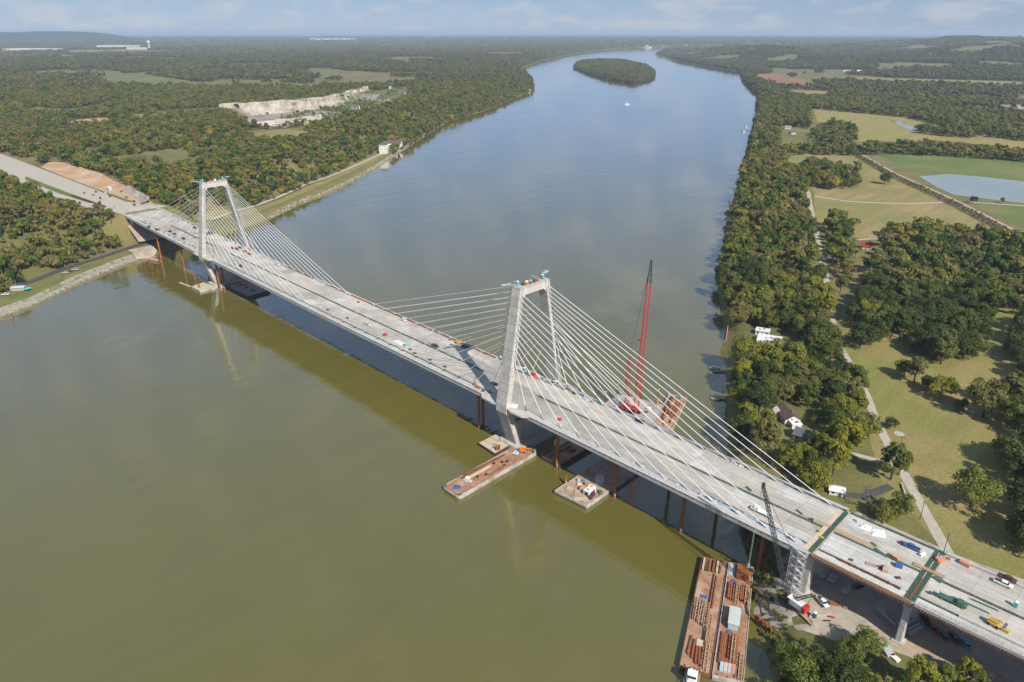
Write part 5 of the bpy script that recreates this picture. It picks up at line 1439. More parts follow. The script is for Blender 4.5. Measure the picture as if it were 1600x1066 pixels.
for i, (p, lb) in enumerate((((540.48, 3.47), 'green mesh sheets by the centre strip, leftmost of three'), ((542.7, 1.13), 'green mesh sheet, middle of three on the fresh slab'), ((545.27, 0.24), 'green mesh sheet, rightmost of three on the fresh slab'))):
    crate(*dk(p), -.4, (2.6, 1.2, .2), 'green_rebar', lb, 'mesh_panel', 'mesh panel')
crate(*dk((553.3, -9.14)), .8, (1.6, .9, .6), 'paint_maroon', 'dark red tool heap near the parapet bars', 'tool_heap', 'tools')
crate(*dk((538.05, -11.35)), .2, (1.3, .8, .6), 'paint_dark_grey', 'small dark tool box at the start of the parapet bars', 'tool_box', 'tools')
crate(*dk((530.54, 12.82)), -.4, (1.5, 1.0, .7), 'paint_silver', 'silver tool box on the far slab just past the joint', 'tool_box', 'tools')
tarp(*dk((534.38, 11.67)), 4.2, 'paint_white', 'white plastic heap on the far slab past the joint')
tarp(*dk((539.17, 11.58)), 5.0, 'paint_white', 'larger white plastic heap on the far slab')
crate(*dk((546.64, -7.99)), .2, (.6, .6, 1.2), 'paint_orange', 'thin orange post base beside the timber offcuts', 'post', 'post')
# main deck, right of the right tower
vehicle('flatbed', 'white', *dk((501.67, -8.8)), PI, 'white flatbed truck on the near edge below the dark boom')
plank_stack(*dk((514.62, 0.79)), .1, 3.2, 1.0, 3, 'tan timber pile near the centre strip before the joint', 'timber', 1)
crate(*dk((517.81, 1.17)), .1, (1.4, 1.0, .8), 'paint_dark_grey', 'dark tool box beside the tan timber pile', 'tool_box', 'tools')
crate(*dk((512.28, 2.47)), -.4, (3.2, .6, .5), 'green_rebar', 'green bar pile on the centre strip before the joint', 'bar_pile', 'rebar')
crate(*dk((490.43, 2.43)), -.4, (3.2, .8, .6), 'green_rebar', 'green bar pile half way along the right span', 'bar_pile', 'rebar')
crate(*dk((523.26, -3.78)), .7, (1.3, .9, 1.0), 'paint_yellow', 'yellow machine standing on the joint planks', 'machine_box', 'machine')
crate(*dk((525.21, -6.59)), .2, (1.5, .9, .5), 'paint_yellow', 'yellow tool box lower on the joint planks', 'tool_box', 'tools')
vehicle('suv', 'navy', *dk((425.42, 15.77)), PI, 'dark blue car on the far lane below the red crane')
toilet(*dk((399.62, 16.54)), 0, 'teal portable toilet on the far edge left of the red crane')
crate(*dk((460.75, 16.81)), .3, (2.4, 1.2, .8), 'paint_dark_grey', 'dark tool heap on the far edge near the pipe barge', 'tool_heap', 'tools')
crate(*dk((475.68, 16.17)), .1, (2.0, 1.4, .9), 'paint_silver', 'silver box on the far lane beneath the long stays')
crate(*dk((479.8, 16.03)), .2, (2.2, 1.1, .5), 'paint_white', 'white bundle right of the silver box on the far lane', 'bundle', 'bundle')
crate(*dk((396.31, -10.94)), .9, (2.2, 1.2, 1.1), 'paint_red', 'red box at a near side stay right of the right tower')
toilet(*dk((345.71, 16.42)), 0, 'teal portable toilet on the far lane beside the right tower')
crate(*dk((348.56, 15.81)), .1, (1.6, 1.2, .8), 'brown_box', 'brown box next to the toilet beside the right tower')
crate(*dk((353.32, 16.02)), .2, (2.2, 1.6, 1.5), 'paint_red', 'bright red machine on the far lane by the right tower', 'machine_box', 'machine')
crate(*dk((356.75, 14.97)), .1, (2.2, 1.4, .9), 'paint_orange', 'orange box touching the bright red machine')
crate(*dk((359.57, 15.57)), .1, (1.8, 1.2, .8), 'paint_dark_grey', 'dark bundle right of the orange box by the right tower', 'bundle', 'bundle')
vehicle('pickup', 'silver', *dk((366.18, 15.63)), PI, 'silver pickup truck at the foot of the far leg of the right tower')
vehicle('pickup', 'white', *dk((369.41, 16.73)), PI, 'white pickup truck just right of the silver one')
vehicle('van', 'silver', *dk((373.48, 16.56)), PI, 'silver van right of the white pickup by the far leg')
for p, c, lb in (((376.3, 15.18), 'brown_box', 'brown box beside the silver van'), ((377.99, 16.37), 'paint_navy', 'navy box right of the silver van'), ((380.87, 15.64), 'brown_box', 'brown bundle right of the navy box'), ((383.48, 15.19), 'paint_maroon', 'dark red bundle at the end of the far row'), ((385.14, 15.84), 'brown_box', 'last brown box of the far row by the right tower'), ((391.17, 14.89), 'paint_silver', 'silver bundle on the far edge left of the lone toilet'), ((396.2, 15.04), 'brown_box', 'brown box just left of the lone toilet')):
    crate(*dk(p), .1, (2.2, 1.3, .9), c, lb)
crate(*dk((375.77, -16.12)), .3, (2.6, 1.8, .8), 'paint_tan', 'tan timber box on the near bulb out by the right tower')
tarp(*dk((369.97, -16.28)), 4.0, 'paint_white', 'white sheet on the near edge right of the right tower leg')
crate(*dk((327.11, 18.17)), .2, (1.5, 1.2, .8), 'paint_silver', 'silver box on the far edge just left of the right tower leg')
# main span
toilet(*dk((325.16, 17.45)), 0, 'teal portable toilet on the far edge left of the right tower')
vehicle('pickup', 'blue', *dk((298.33, 13.75)), .1, 'blue pickup truck in the tower shadow on the far lane')
boom_lift(*dk((290.24, 15.13)), .1, 'paint_yellow', 'yellow lift parked on the far lane left of the tower shadow', 3)
vehicle('pickup', 'dark_grey', *dk((284.02, 2.04)), 0, 'dark grey pickup truck near the centre strip in the main span')
crate(*dk((278.54, 1.98)), .3, (1.8, 1.2, .8), 'brown_box', 'brown box left of the dark grey pickup')
crate(*dk((266.41, 16.93)), .1, (3.0, 1.4, .8), 'brown_box', 'brown bundle on the far lane of the main span')
crate(*dk((282.88, 14.7)), .2, (1.2, 1.0, .8), 'paint_dark_grey', 'small dark box left of the yellow lift')
vehicle('pickup', 'white', *dk((225.42, -7.56)), 0, 'white pickup truck on the near lane of the main span')
vehicle('pickup', 'white', *dk((235.89, 14.06)), 0, 'white pickup truck on the far lane of the main span')
crate(*dk((248.81, -9.59)), .2, (2.6, 2.0, 1.4), 'paint_red', 'red box on the near lane of the main span')
tarp(*dk((261.26, -9.86)), 4.5, 'paint_white', 'white sheet heap on the near edge of the main span')
tarp(*dk((265.59, -9.67)), 3.5, 'paint_white', 'smaller white heap next to the near toilet in the main span')
toilet(*dk((270.36, -10.34)), 0, 'teal portable toilet on the near edge of the main span')
crate(*dk((273.03, -15.7)), .2, (1.3, 1.0, .7), 'paint_orange', 'orange box on the near walk of the main span')
for p, lb in (((277.1, -11.6), 'dark tool heap right of the near toilet in the main span'), ((283.42, -13.1), 'dark tool heap two steps right of the near toilet'), ((296.86, -12.26), 'dark tool heap on the near edge under the shortest left stays'), ((310.17, -12.26), 'dark winch on the near edge left of the tower shadow'), ((206.94, -10.22), 'dark tool heap on the near edge left of the white pickup'), ((184.13, -11.35), 'dark tool heap on the near edge at mid span'), ((186.25, 12.1), 'dark winch on the far edge where the fans meet')):
    crate(*dk(p), .4, (2.0, 1.1, .8), 'paint_dark_grey', lb, 'tool_heap', 'tools')
crate(*dk((342.31, -15.88)), .1, (3.4, 1.6, .7), 'rust_orange', 'rusty form panel on the near bulb out left of the right tower', 'form_panel', 'form')
tarp(*dk((352.6, -17.97), .12), 3.6, 'paint_tan', 'tan sheet on the near bulb out left of the right tower')
crate(*dk((347.51, -16.94), .12), .2, (1.4, 1.2, .9), 'paint_blue', 'blue box on the near bulb out left of the right tower')
crate(*dk((346.44, -7.46)), .1, (4.0, 1.5, 1.5), 'paint_maroon', 'maroon machine in the tower shadow beside the near leg', 'machine_box', 'machine')
vehicle('suv', 'white', *dk((67.02, 13.89)), 0, 'small white car on the far lane between the towers')
plank_stack(*dk((210.7, -3.16)), .1, 5, 2, 3, 'pale form boards on the near lane at mid span', 'pale_timber', 1)
# by the left tower
for p, k, c, lb in (((-1.88, 8.14), 'suv', 'red', 'red car right of the left tower, first of the row'), ((2.65, 10.08), 'suv', 'maroon', 'maroon car second in the row right of the left tower'), ((14.55, 11.34), 'suv', 'maroon', 'maroon car third in the row right of the left tower'), ((24.3, 10.62), 'pickup', 'red', 'red pickup truck at the right end of the row by the left tower'),
                  ((0.85, 13.86), 'pickup', 'green', 'green pickup truck behind the red cars by the left tower'), ((51.27, -9.74), 'suv', 'black', 'black car on the near edge right of the left tower'),
                  ((-62.13, 13.42), 'pickup', 'navy', 'navy pickup truck just behind the near leg of the left tower'), ((-91.53, 11.92), 'pickup', 'black', 'black pickup truck on the far lane left of the left tower'),
                  ((-93.43, -10.22), 'pickup', 'navy', 'navy pickup truck on the near lane left of the left tower'), ((-81.69, -10.68), 'pickup', 'dark_grey', 'dark grey pickup truck touching the navy one'), ((-61.11, -10.71), 'suv', 'black', 'black car nearest the left tower on the near lane'),
                  ((-228.2, 4.05), 'pickup', 'navy', 'navy pickup truck at the left abutment'), ((-123.13, -18.61), 'suv', 'dark_grey', 'dark grey car near the left abutment on the near lane'), ((-108.82, -16.77), 'suv', 'black', 'black car left of the pair of pickups'), ((-146.09, -15.17), 'flatbed', 'silver', 'silver flatbed truck at the left end of the deck')):
    vehicle(k, c, *dk(p), 0.0, lb)
for p, lb in (((-61.64, -17.4), 'teal portable toilet on the near edge left of the left tower'), ((-33.07, -13.62), 'teal portable toilet on the near edge at the left tower'), ((-129.9, 13.25), 'teal portable toilet on the far edge left of the left tower'), ((-101.1, 19.03), 'teal portable toilet on the far edge at the left tower'), ((42.85, -11.17), 'teal portable toilet on the near edge right of the left tower')):
    toilet(*dk(p), 0, lb)
crate(*dk((-30.27, 16.03)), .1, (3.0, 1.6, 1.0), 'brown_box', 'brown box on the far edge right of the left tower')
crate(*dk((-58.19, -1.41)), .2, (4.0, 2.0, 1.2), 'brown_box', 'brown form stack behind the near leg of the left tower')
plank_stack(*dk((-190.17, -5.85)), 2.3, 14, 2, 3, 'long tan timber beams lying across the left end of the deck', 'timber', 1)
crate(*dk((-12.63, -19.91)), .2, (3, 2, .8), 'paint_tan', 'tan form panel on the near bulb out at the left tower', 'form_panel', 'form')
crate(*dk((-2.2, -8.84)), .2, (2, 1.4, .9), 'paint_pink', 'pinkish box on the near edge right of the left tower leg')
for i in range(10):
    p = (-150 + 13 * i, -13.5 + (i % 3) * 1.1)
    crate(*dk(p), .3 * i, (1.8, 1.0, .8), ('paint_dark_grey', 'brown_box', 'paint_silver')[i % 3], '%s tool heap, %s from the left abutment along the near edge' % (('dark', 'brown', 'silver')[i % 3], ('first', 'second', 'third', 'fourth', 'fifth', 'sixth', 'seventh', 'eighth', 'ninth', 'tenth')[i]), 'tool_heap', 'tools', '%s tool heaps left of the left tower' % ('dark', 'brown', 'silver')[i % 3])
# tower tops
def tower_top(u, name, busy):
    for s, lb in ((-1, 'near'), (1, 'far')):
        toilet(u - (1.5 if s < 0 else 0), s * 8.2, 88.95, 0, 'teal toilet on the %s end of the %s tower top' % (lb, name))
        o = empty('jib_platform', (u - 2.0, s * 9.5, 88.95), s * 1.9, 'grey cantilever jib platform at the %s end of the %s tower top' % (lb, name), 'jib')
        MB().beam((-2, 0, .4), (7.5, 0, .9), .5, .6).build('arm', 'steel_grey', o)
        MB().box(2.5, 7.2, -1.1, 1.1, 1.25, 1.4).build('deck_plate', 'paint_pale_blue', o)
        MB().tube((0, 0, 0), (0, 0, 2.6), .25, 8).build('post', 'steel_grey', o)
        MB().beam((0, 0, 2.5), (6.5, 0, 1.4), .15, .15).build('stay', 'steel_grey', o)
    for i in range(busy):
        c = ('paint_navy', 'paint_orange', 'paint_white', 'paint_blue', 'paint_tan', 'paint_dark_grey')[i % 6]
        crate(u + (i % 2) * 1.2 - .4, -5.6 + 11.2 * i / busy, 88.72, .2 * i, (1.3, 1.2, 1.0 + .3 * (i % 3)), c, '%s box on top of the %s tower, %s from the near end' % (c.split('_', 1)[1].replace('_', ' '), name, ('first', 'second', 'third', 'fourth', 'fifth', 'sixth', 'seventh', 'eighth')[i]))
tower_top(0.0, 'left', 3)
tower_top(SPAN, 'right', 8)
# yard
def gr(p, h=0.08):
    return (p[0], p[1], 7.0 + h)
vehicle('pickup', 'white', *gr((533.14, -16.42)), -.55, 'white pickup truck in the sun in the construction yard')
toilet(*gr((534.01, -25.24)), 0, 'blue portable toilet beside the red counterweight in the yard', 'paint_blue')
plank_stack(*gr((536.48, -13.52)), .5, 4, 2, 4, 'orange timber pieces right of the white pickup in the yard', 'rust_orange', 1)
plank_stack(*gr((528.38, -26.8)), -.42, 17, 1.0, 2, 'long brown timber mats beside the dark crane', 'timber', 2)
plank_stack(*gr((535.15, -23.1)), .9, 9, .9, 2, 'pale timber mat right of the blue toilet', 'pale_timber', 1)
vehicle('suv', 'black', *gr((539.32, 1.6)), 1.1, 'black car in the shade of the first approach span')
for p, k, c, lb in (((563.22, 1.33), 'pickup', 'black', 'black pickup truck in the shade, leftmost of the parked row'), ((566.71, -1.12), 'pickup', 'red', 'dark red pickup truck in the shade, second of the row'), ((570.05, -1.91), 'suv', 'dark_grey', 'dark grey car in the shade, third of the row'), ((573.11, -0.47), 'pickup', 'maroon', 'maroon pickup truck in the shade, fourth of the row'), ((576.48, -0.31), 'suv', 'sky_blue', 'light blue car at the end of the shaded row')):
    vehicle(k, c, *gr(p), 2.3, lb, 'cars parked in the shade')
for i, (p, L, lb) in enumerate((((552.29, -6.61), 9, 'long white concrete beam left of the second pier'), ((555.15, -7.21), 5, 'short white concrete beam left of the second pier'))):
    steel_beam(*gr(p), -.45, L, lb, None, 'parapet_concrete', 1.2, 1.3)
for i, (p, lb) in enumerate((((559.6, -4.88), 'leftmost pale pipe bundle right of the second pier'), ((561.19, -5.83), 'middle pale pipe bundle right of the second pier'), ((562.4, -6.29), 'right pale pipe bundle right of the second pier'))):
    o = empty('pipe_bundle', gr(p), 1.25, lb, 'pipes')
    for a, b_ in ((-.35, .35), (.35, .35), (0, .95)):
        MB().tube((-3.5, a, b_), (3.5, a, b_), .34, 9).build('pipe', 'galvanised', o)
sg = empty('notice_board', gr((535.06, -30.95)), -.5, 'white notice board on a post at the yard edge', 'sign')
MB().tube((0, 0, 0), (0, 0, 3.2), .08, 6).build('post', 'steel_grey', sg)
MB().box(-.7, .7, -.12, -.08, 2.2, 3.3).build('panel', 'paint_white', sg)
crate(*gr((524.71, -23.69)), .4, (2.5, 1.6, .8), 'paint_pink', 'pinkish mat pile at the foot of the stair tower', 'mat_pile', 'mats')
for i, (p, d, c, lb) in enumerate((((540.24, -12.65), (1.4, 1, .7), 'paint_tan', 'tan crate in the sunny yard'), ((538.68, -20.88), (2.2, .5, .4), 'paint_red', 'red bar pile in the sunny yard'), ((538.3, -23.86), (2.0, .5, .4), 'paint_maroon', 'dark red bar pile in the sunny yard'), ((537.1, -4.2), (3, 2, 1.4), 'concrete', 'concrete block in the shade of the first span'), ((530.44, -1.12), (4, 3, 1.2), 'concrete', 'concrete footing block deep in the shade'), ((527.04, -2.02), (2, 2, 1.4), 'paint_silver', 'silver tank deep in the shade'), ((559.01, -23.1), (4, 3, .8), 'paint_silver', 'silver scrap heap beside the haul road'), ((561.54, -24.41), (3, 2, .8), 'paint_white', 'white scrap heap beside the haul road'), ((557.58, -21.41), (1.2, 1.2, 2), 'paint_teal', 'teal box at the trees beside the haul road'))):
    crate(*gr(p), .4 * i, d, c, lb, 'material_pile' if i > 2 else 'crate', 'materials')
# sheet pile edge and dark retaining walls by the water
sp = empty('sheet_pile_wall', (*(520.87, -37.05), 0), -.35, 'row of orange sheet piles at the water edge of the yard', 'wall')
for i in range(9):
    MB().tube((-4 + i, (i % 2) * .3, -2), (-4 + i, (i % 2) * .3, 3.6 + .2 * (i % 3)), .42, 8).build('sheet_pile', 'rust_orange', sp)
bo = empty('buoy', (*(521.83, -35.22), .2), 0, 'orange mooring buoy below the sheet piles', 'buoy')
MB().loft([[(math.cos(a * .785) * r, math.sin(a * .785) * r, z) for a in range(8)] for z, r in ((-.5, .3), (-.1, .8), (.4, .9), (.8, .5), (.95, .1))]).build('float', 'paint_orange', bo)
for i, (a, b_, lb) in enumerate((((513.15, -28.25), (520.11, -38.21), 'left dark retaining board by the water'), ((515.25, -24.7), (521.5, -35.05), 'right dark retaining board by the water'))):
    L = math.hypot(b_[0] - a[0], b_[1] - a[1])
    o = empty('retaining_board', (a[0], a[1], 6.6), math.atan2(b_[1] - a[1], b_[0] - a[0]), lb, 'board')
    for k in range(3):
        MB().box(L * k / 3, L * (k + 1) / 3 - .05, -.15, .15, 0, 1.2).build('panel', 'black_lattice', o)
# left highway traffic and site
for p, k, c, lb in (((-330.66, -15.62), 'suv', 'dark_grey', 'dark grey car farthest left on the new highway'), ((-312.21, -11.6), 'suv', 'red', 'red car on the new highway'), ((-329.02, -3.9), 'pickup', 'black', 'black pickup truck behind the red car'), ((-288.53, -11.38), 'pickup', 'black', 'black pickup truck right of the red car'), ((-291.71, -0.4), 'van', 'dark_grey', 'dark grey van in front of the trailer'), ((-268.22, -18.18), 'suv', 'black', 'black car on the near carriageway'), ((-234.11, -14.04), 'pickup', 'silver', 'silver pickup truck near the abutment'), ((-271.52, 10.63), 'pickup', 'navy', 'navy pickup truck right of the trailer'), ((-245.12, 9.8), 'suv', 'black', 'black car near the orange cutting'), ((-226.23, 11.24), 'pickup', 'brown', 'brown pickup truck near the rock wall'), ((-313.66, 1.69), 'suv', 'white', 'white car left of the trailer on the highway')):
    vehicle(k, c, p[0], p[1], hz(*p) + .3, -.18, lb)
p = (-329.21, 11.36)
tl = empty('site_trailer', (p[0], p[1], hz(*p) + .3), -.15, 'long grey site trailer with a black front on the highway', 'trailer')
MB().box(-6, 6, -1.6, 1.6, .6, 3.4).build('wall', 'paint_silver', tl)
MB().box(-6.1, 6.1, -1.7, 1.7, 3.404, 3.55).build('roof', 'paint_white', tl)
MB().box(0, 5.8, -1.66, -1.604, .8, 3.2).build('window', 'glass_dark', tl)
MB().box(-5.5, 5.5, -1.2, 1.2, .1, .58).build('skid', 'black_lattice', tl)
p = (-292.34, 8.62)
toilet(p[0], p[1], hz(*p) + .3, 0, 'teal portable toilet beside the site trailer')
p, q = (-325.76, -30.24), (-237.11, -21.32)
o = empty('barrier', (p[0], p[1], 32.0), math.atan2(q[1] - p[1], q[0] - p[0]), 'long black barrier along the near edge of the new highway', 'barrier')
L = math.hypot(q[0] - p[0], q[1] - p[1])
for k in range(24):
    MB().box(L * k / 24, L * (k + 1) / 24 - .3, -.3, .3, 0, 1.3).build('barrier_unit', 'black_lattice', o)
p = (-91.31, -139.32)
sh = empty('boat_shed', (p[0], p[1], hz(*p) + .2), .95, 'grey blue roofed shed beside the road at the far left', 'shed')
MB().box(-5, 5, -3, 3, 0, 2.4).build('wall', 'tan_wall', sh)
MB().loft([[(x, y, z) for y, z in ((-3.6, 2.4), (0, 3.4), (3.6, 2.4))] for x in (-5.5, 5.5)]).build('roof', 'paint_pale_blue', sh)
p = (-82.37, -134.85)
sh = empty('canopy_tent', (p[0], p[1], hz(*p) + .2), .5, 'turquoise canopy tent next to the shed at the far left', 'tent')
MB().loft([rect_ring(0, 0, z, a, a) for z, a in ((2.2, 5), (3.4, .4))]).build('canopy', 'paint_teal', sh)
for a in (-2.3, 2.3):
    for b_ in (-2.3, 2.3):
        MB().tube((a, b_, 0), (a, b_, 2.25), .05, 5).build('pole', 'galvanised', sh)
for p, k, c, lb in (((-82.75, -150.68), 'pickup', 'white', 'white pickup truck at the far left edge'), ((-111.35, -99.02), 'pickup', 'silver', 'silver pickup truck on the riverside road'), ((-112.6, -95.09), 'suv', 'black', 'black car between two others on the riverside road'), ((-115.52, -90.15), 'pickup', 'silver', 'silver truck at the right end of the riverside row')):
    vehicle(k, c, p[0], p[1], hz(*p) + .6, .95, lb)
toilet(*(-139.11, -19.83), hz(*(-139.11, -19.83)) + .6, 0, 'teal portable toilet on the gravel landing under the bridge')
plank_stack(*(-145.39, -30.71), hz(*(-145.39, -30.71)) + .6, .9, 8, 2, 4, 'pale plank pile on the gravel landing', 'pale_timber', 1)

# ------------------------------------------------------------------ houses and farm buildings
def house(x, y, z, rz, L, W, H, roof_h, roof, wall, label, cat='house', name='house', chimney=True, flat=False, wins=3):
    o = empty(name, (x, y, z), rz, label, cat)
    MB().box(-L / 2, L / 2, -W / 2, W / 2, -.5, H).build('wall', wall, o)
    if flat:
        rf = MB().box(-L / 2 - .4, L / 2 + .4, -W / 2 - .4, W / 2 + .4, H + .004, H + .5).build('roof', roof, o)
        MB().cbox((1, .5, H + .504), (1.4, 1.2, .8)).cbox((-2, -1, H + .504), (1, 1, .6)).build('vent', 'steel_grey', rf)
    else:
        g = MB()
        for x_ in (-L / 2, L / 2):
            g.add([(x_, -W / 2, H), (x_, W / 2, H), (x_, 0, H + roof_h * .97)], [(0, 1, 2)])
        g.build('gable', wall, o)
        e, t = .6, .22
        rf = MB().loft([[(q, -W / 2 - e, H - e * roof_h / W * 2), (q, 0, H + roof_h), (q, W / 2 + e, H - e * roof_h / W * 2),
                         (q, W / 2 + e, H - e * roof_h / W * 2 + t), (q, 0, H + roof_h + t), (q, -W / 2 - e, H - e * roof_h / W * 2 + t)] for q in (-L / 2 - e, L / 2 + e)]).build('roof', roof, o)
        if chimney:
            MB().cbox((L * .22, W * .1, H + roof_h * .5), (1.0, .8, roof_h * .5 + 1.4)).build('chimney', 'brick_wall', rf)
    for s in (-1, 1):
        for i in range(wins):
            xx = -L / 2 + L * (i + .5) / wins
            if s < 0 and i == wins // 2:
                MB().box(xx - .55, xx + .55, s * W / 2 - .04, s * W / 2 - .003, 0, 2.1).build('door', 'paint_dark_grey', o)
            else:
                y0, y1 = sorted((s * (W / 2 + .003), s * (W / 2 + .05)))
                w_ = MB().box(xx - .7, xx + .7, y0, y1, 1.0, 2.3).build('window', 'glass_dark', o)
                MB().box(xx - .85, xx + .85, y0, s * (W / 2 + .12) if s > 0 else y1, .9, .99).build('sill', 'white_wall', w_)
    return o
def hat(p, *a, **k):
    house(p[0], p[1], hz(p[0], p[1]), *a, **k)
hat((404.62, 196.6), .35, 15, 12, 3.4, 0, 'paint_white', 'white_wall', 'house with a wide flat white roof among the riverside trees', flat=True, wins=4)
hat((393.38, 209.39), .35, 9, 6, 3.0, 0, 'paint_white', 'white_wall', 'lower white roofed wing behind the flat white house', flat=True, chimney=False)
hat((460.2, 107.5), -.75, 15, 8.5, 3.0, 2.6, 'roof_brown', 'white_wall', 'white house with a brown roof between the trees')
hat((467.57, 101.04), -.75, 5, 5, 2.6, 0, 'paint_white', 'white_wall', 'small white flat roofed annex below the brown roof', flat=True, chimney=False, wins=1)
hat((454.42, 107.76), -.75, 4, 4, 2.6, 1.2, 'paint_white', 'white_wall', 'tiny white shed left of the brown roof', chimney=False, wins=1, cat='shed', name='shed')
hat((478.04, 92.75), .1, 12, 8, 3.0, 2.6, 'roof_grey', 'tan_wall', 'house with a dark grey roof in deep tree shade')
hat((508.39, 56.3), .4, 6, 4.5, 2.6, .9, 'paint_white', 'white_wall', 'small white shed beside the far edge of the bridge', chimney=False, wins=2, cat='shed', name='shed')
hat((283.51, 397.04), .6, 10, 7, 3.2, 2.8, 'roof_tan', 'brick_wall', 'tan roofed house hidden in the riverside trees')
hat((362.36, 482.93), .2, 10, 8, 3.0, 3.2, 'roof_red', 'white_wall', 'white cottage with a red roof beside the dense grove')
hat((347.76, 295.88), .3, 7, 6, 2.8, 2, 'roof_grey', 'white_wall', 'pale grey roof peeping out of the riverside wood', chimney=False)
hat((19.67, 1010.05), .3, 8, 6, 3, 2, 'roof_grey', 'white_wall', 'small white house with a grey roof at the tan field corner', chimney=False)
hat((-21.28, 1081.15), .3, 5, 5, 5, 2, 'roof_red', 'brick_wall', 'narrow red barn behind the small white house', chimney=False, cat='barn', name='barn')
hat((23.35, 1034.89), .3, 9, 4, 2.4, .8, 'pale_timber', 'white_wall', 'long cream shed at the tan field corner', chimney=False, cat='shed', name='shed')
hat((-119.75, 1324.71), .5, 13, 9, 3.5, 3, 'roof_tan', 'white_wall', 'white house with a tan roof in the far riverside trees')
hat((-74.05, 1249.27), 1.2, 12, 9, 3.5, 3, 'roof_grey', 'white_wall', 'pale house with a grey roof just below the tan one')
hat((-208.81, 1494.86), .4, 10, 6, 3, 1.5, 'paint_white', 'white_wall', 'white shed on the far green lawn by the river', chimney=False, cat='shed', name='shed')
hat((-398.55, 3003.14), .2, 48, 22, 8, 9, 'roof_red', 'white_wall', 'big distant barn with a bright red roof', cat='barn', name='barn', wins=5)
hat((-431.49, 3023.53), .2, 18, 14, 9, 5, 'paint_white', 'white_wall', 'white farm building left of the red barn', chimney=False, cat='barn', name='barn')
hat((-295.66, 2953.54), .3, 24, 16, 6, 5, 'roof_grey', 'white_wall', 'distant pale farmhouse right of the red barn')
for i, p in enumerate(((101.72, 2181.06), (130.69, 2111.01), (128.03, 2207.48), (56.7, 2085.45), (83.07, 2015.99))):
    hat(p, .5 * i, 22, 13, 5, 5, ('roof_tan', 'roof_grey', 'roof_tan', 'roof_grey', 'roof_tan')[i], 'tan_wall', ('leftmost tan roofed house of the hamlet at the far right', 'grey roofed house in the middle of the far right hamlet', 'rightmost tan roofed house of the far right hamlet', 'distant grey roofed house left of the hamlet', 'distant tan roofed house just below the grey one')[i])
for i, p in enumerate(((-921.9, 3666.19), (-885.3, 3702.95), (-672.54, 3916.63), (-523.84, 4065.97), (-1031.76, 5260.17))):
    hat(p, .6 * i, 34, 18, 8, 6, 'paint_white', 'white_wall', ('first', 'second', 'third', 'fourth', 'fifth')[i] + ' tiny white house from the left under the far right hills', chimney=False)
hat((-2832.83, 8589.74), .2, 170, 60, 14, 14, 'roof_red', 'white_wall', 'far red roofed hall on the right hill crest', chimney=False, cat='hall', name='hall')
# quarry rim houses and waterworks on the left bank
for i, (p, c) in enumerate((((-1220.38, 860.75), 'roof_tan'), ((-1115.79, 868.57), 'roof_grey'), ((-869.39, 744.89), 'roof_tan'), ((-1294.17, 1025.38), 'roof_tan'), ((-1059.67, 920.21), 'roof_brown'), ((-1457.55, 1220.89), 'roof_grey'), ((-1194.66, 1084.77), 'roof_grey'))):
    hat(p, (.3, .6, 1.2, .1, .5, .2, .9)[i], (16, 20, 20, 22, 30, 26, 30)[i], 13, 5.5, 5, c, 'white_wall' if i in (1, 5) else 'tan_wall',
        ('small tan roofed house at the left of the quarry lawns', 'white house with a grey roof on the quarry lawn', 'tan house right of the white one on the quarry rim', 'tan roofed house at the back of the quarry lawns', 'long brown roofed house on the quarry rim', 'white house at the far top of the quarry lawns', 'grey roofed house at the right end of the quarry rim')[i])
p = (-471.94, 501.08)
o = empty('pump_house', (p[0], p[1], hz(*p)), .7, 'tall white pump house with a green roof at the left bank', 'pump house')
MB().loft([rect_ring(0, 0, z, 13, 12) for z in (-2, 16)]).build('wall', 'white_wall', o)
MB().loft([rect_ring(0, 0, z, a, a) for z, a in ((16.004, 14), (20, 4))]).build('roof', 'paint_green', o)
for s in (-1, 1):
    for q in (-3.8, 0, 3.8):
        for zz in (2, 7, 12):
            y0, y1 = sorted((s * 6.003, s * 6.08))
            MB().box(q - .6, q + .6, y0, y1, zz, zz + 2.4).build('window', 'glass_dark', o)
hat((-520.1, 560.01), .7, 26, 14, 8, 5, 'roof_brown', 'white_wall', 'white two storey house with a brown roof beside the pump house')
for i, p in enumerate(((-1411.94, 1818.89), (-1321.74, 1746.67), (-1503.41, 1953.48), (-1494.88, 1860.5), (-1083.66, 1381.59))):
    hat(p, .6 * i, 20, 13, 6, 5, ('roof_grey', 'roof_tan', 'roof_brown', 'roof_grey', 'roof_tan', 'roof_grey')[i], 'white_wall', ('first', 'second', 'third', 'fourth', 'fifth', 'sixth')[i] + ' small white house on the left bank near the river bend')
def plant(pts, L, W, H, rz, label):
    x, y = pts
    o = empty('factory', (x, y, hz(x, y)), rz, label, 'factory')
    MB().box(-L / 2, L / 2, -W / 2, W / 2, 0, H).build('wall', 'white_wall', o)
    MB().box(-L / 2 - 2, L / 2 + 2, -W / 2 - 2, W / 2 + 2, H + .01, H + 2).build('roof', 'paint_white', o)
    for i in range(8):
        MB().box(-L / 2 + L * (i + .2) / 8, -L / 2 + L * (i + .6) / 8, -W / 2 - .6, -W / 2 - .05, 0, H * .5).build('loading_door', 'paint_dark_grey', o)
YB = 2.36 + math.pi / 2
plant((-8349.38, 2615.99), 420, 150, 32, 0.6, 'long white factory hall at the upper left')
plant((-7712.71, 1668.63), 480, 160, 16, 0.55, 'low wide white factory at the far upper left')
plant((-7503.83, 2511.91), 160, 100, 18, 0.6, 'pale lower hall right of the long white factory')
plant((-12601.1, 7927.68), 900, 260, 40, 0.9, 'very distant long white factory near the horizon')
p = (-7184.22, 2521)
o = empty('water_tower', (p[0], p[1], hz(*p)), 0, 'white water tower right of the distant factory', 'water tower')
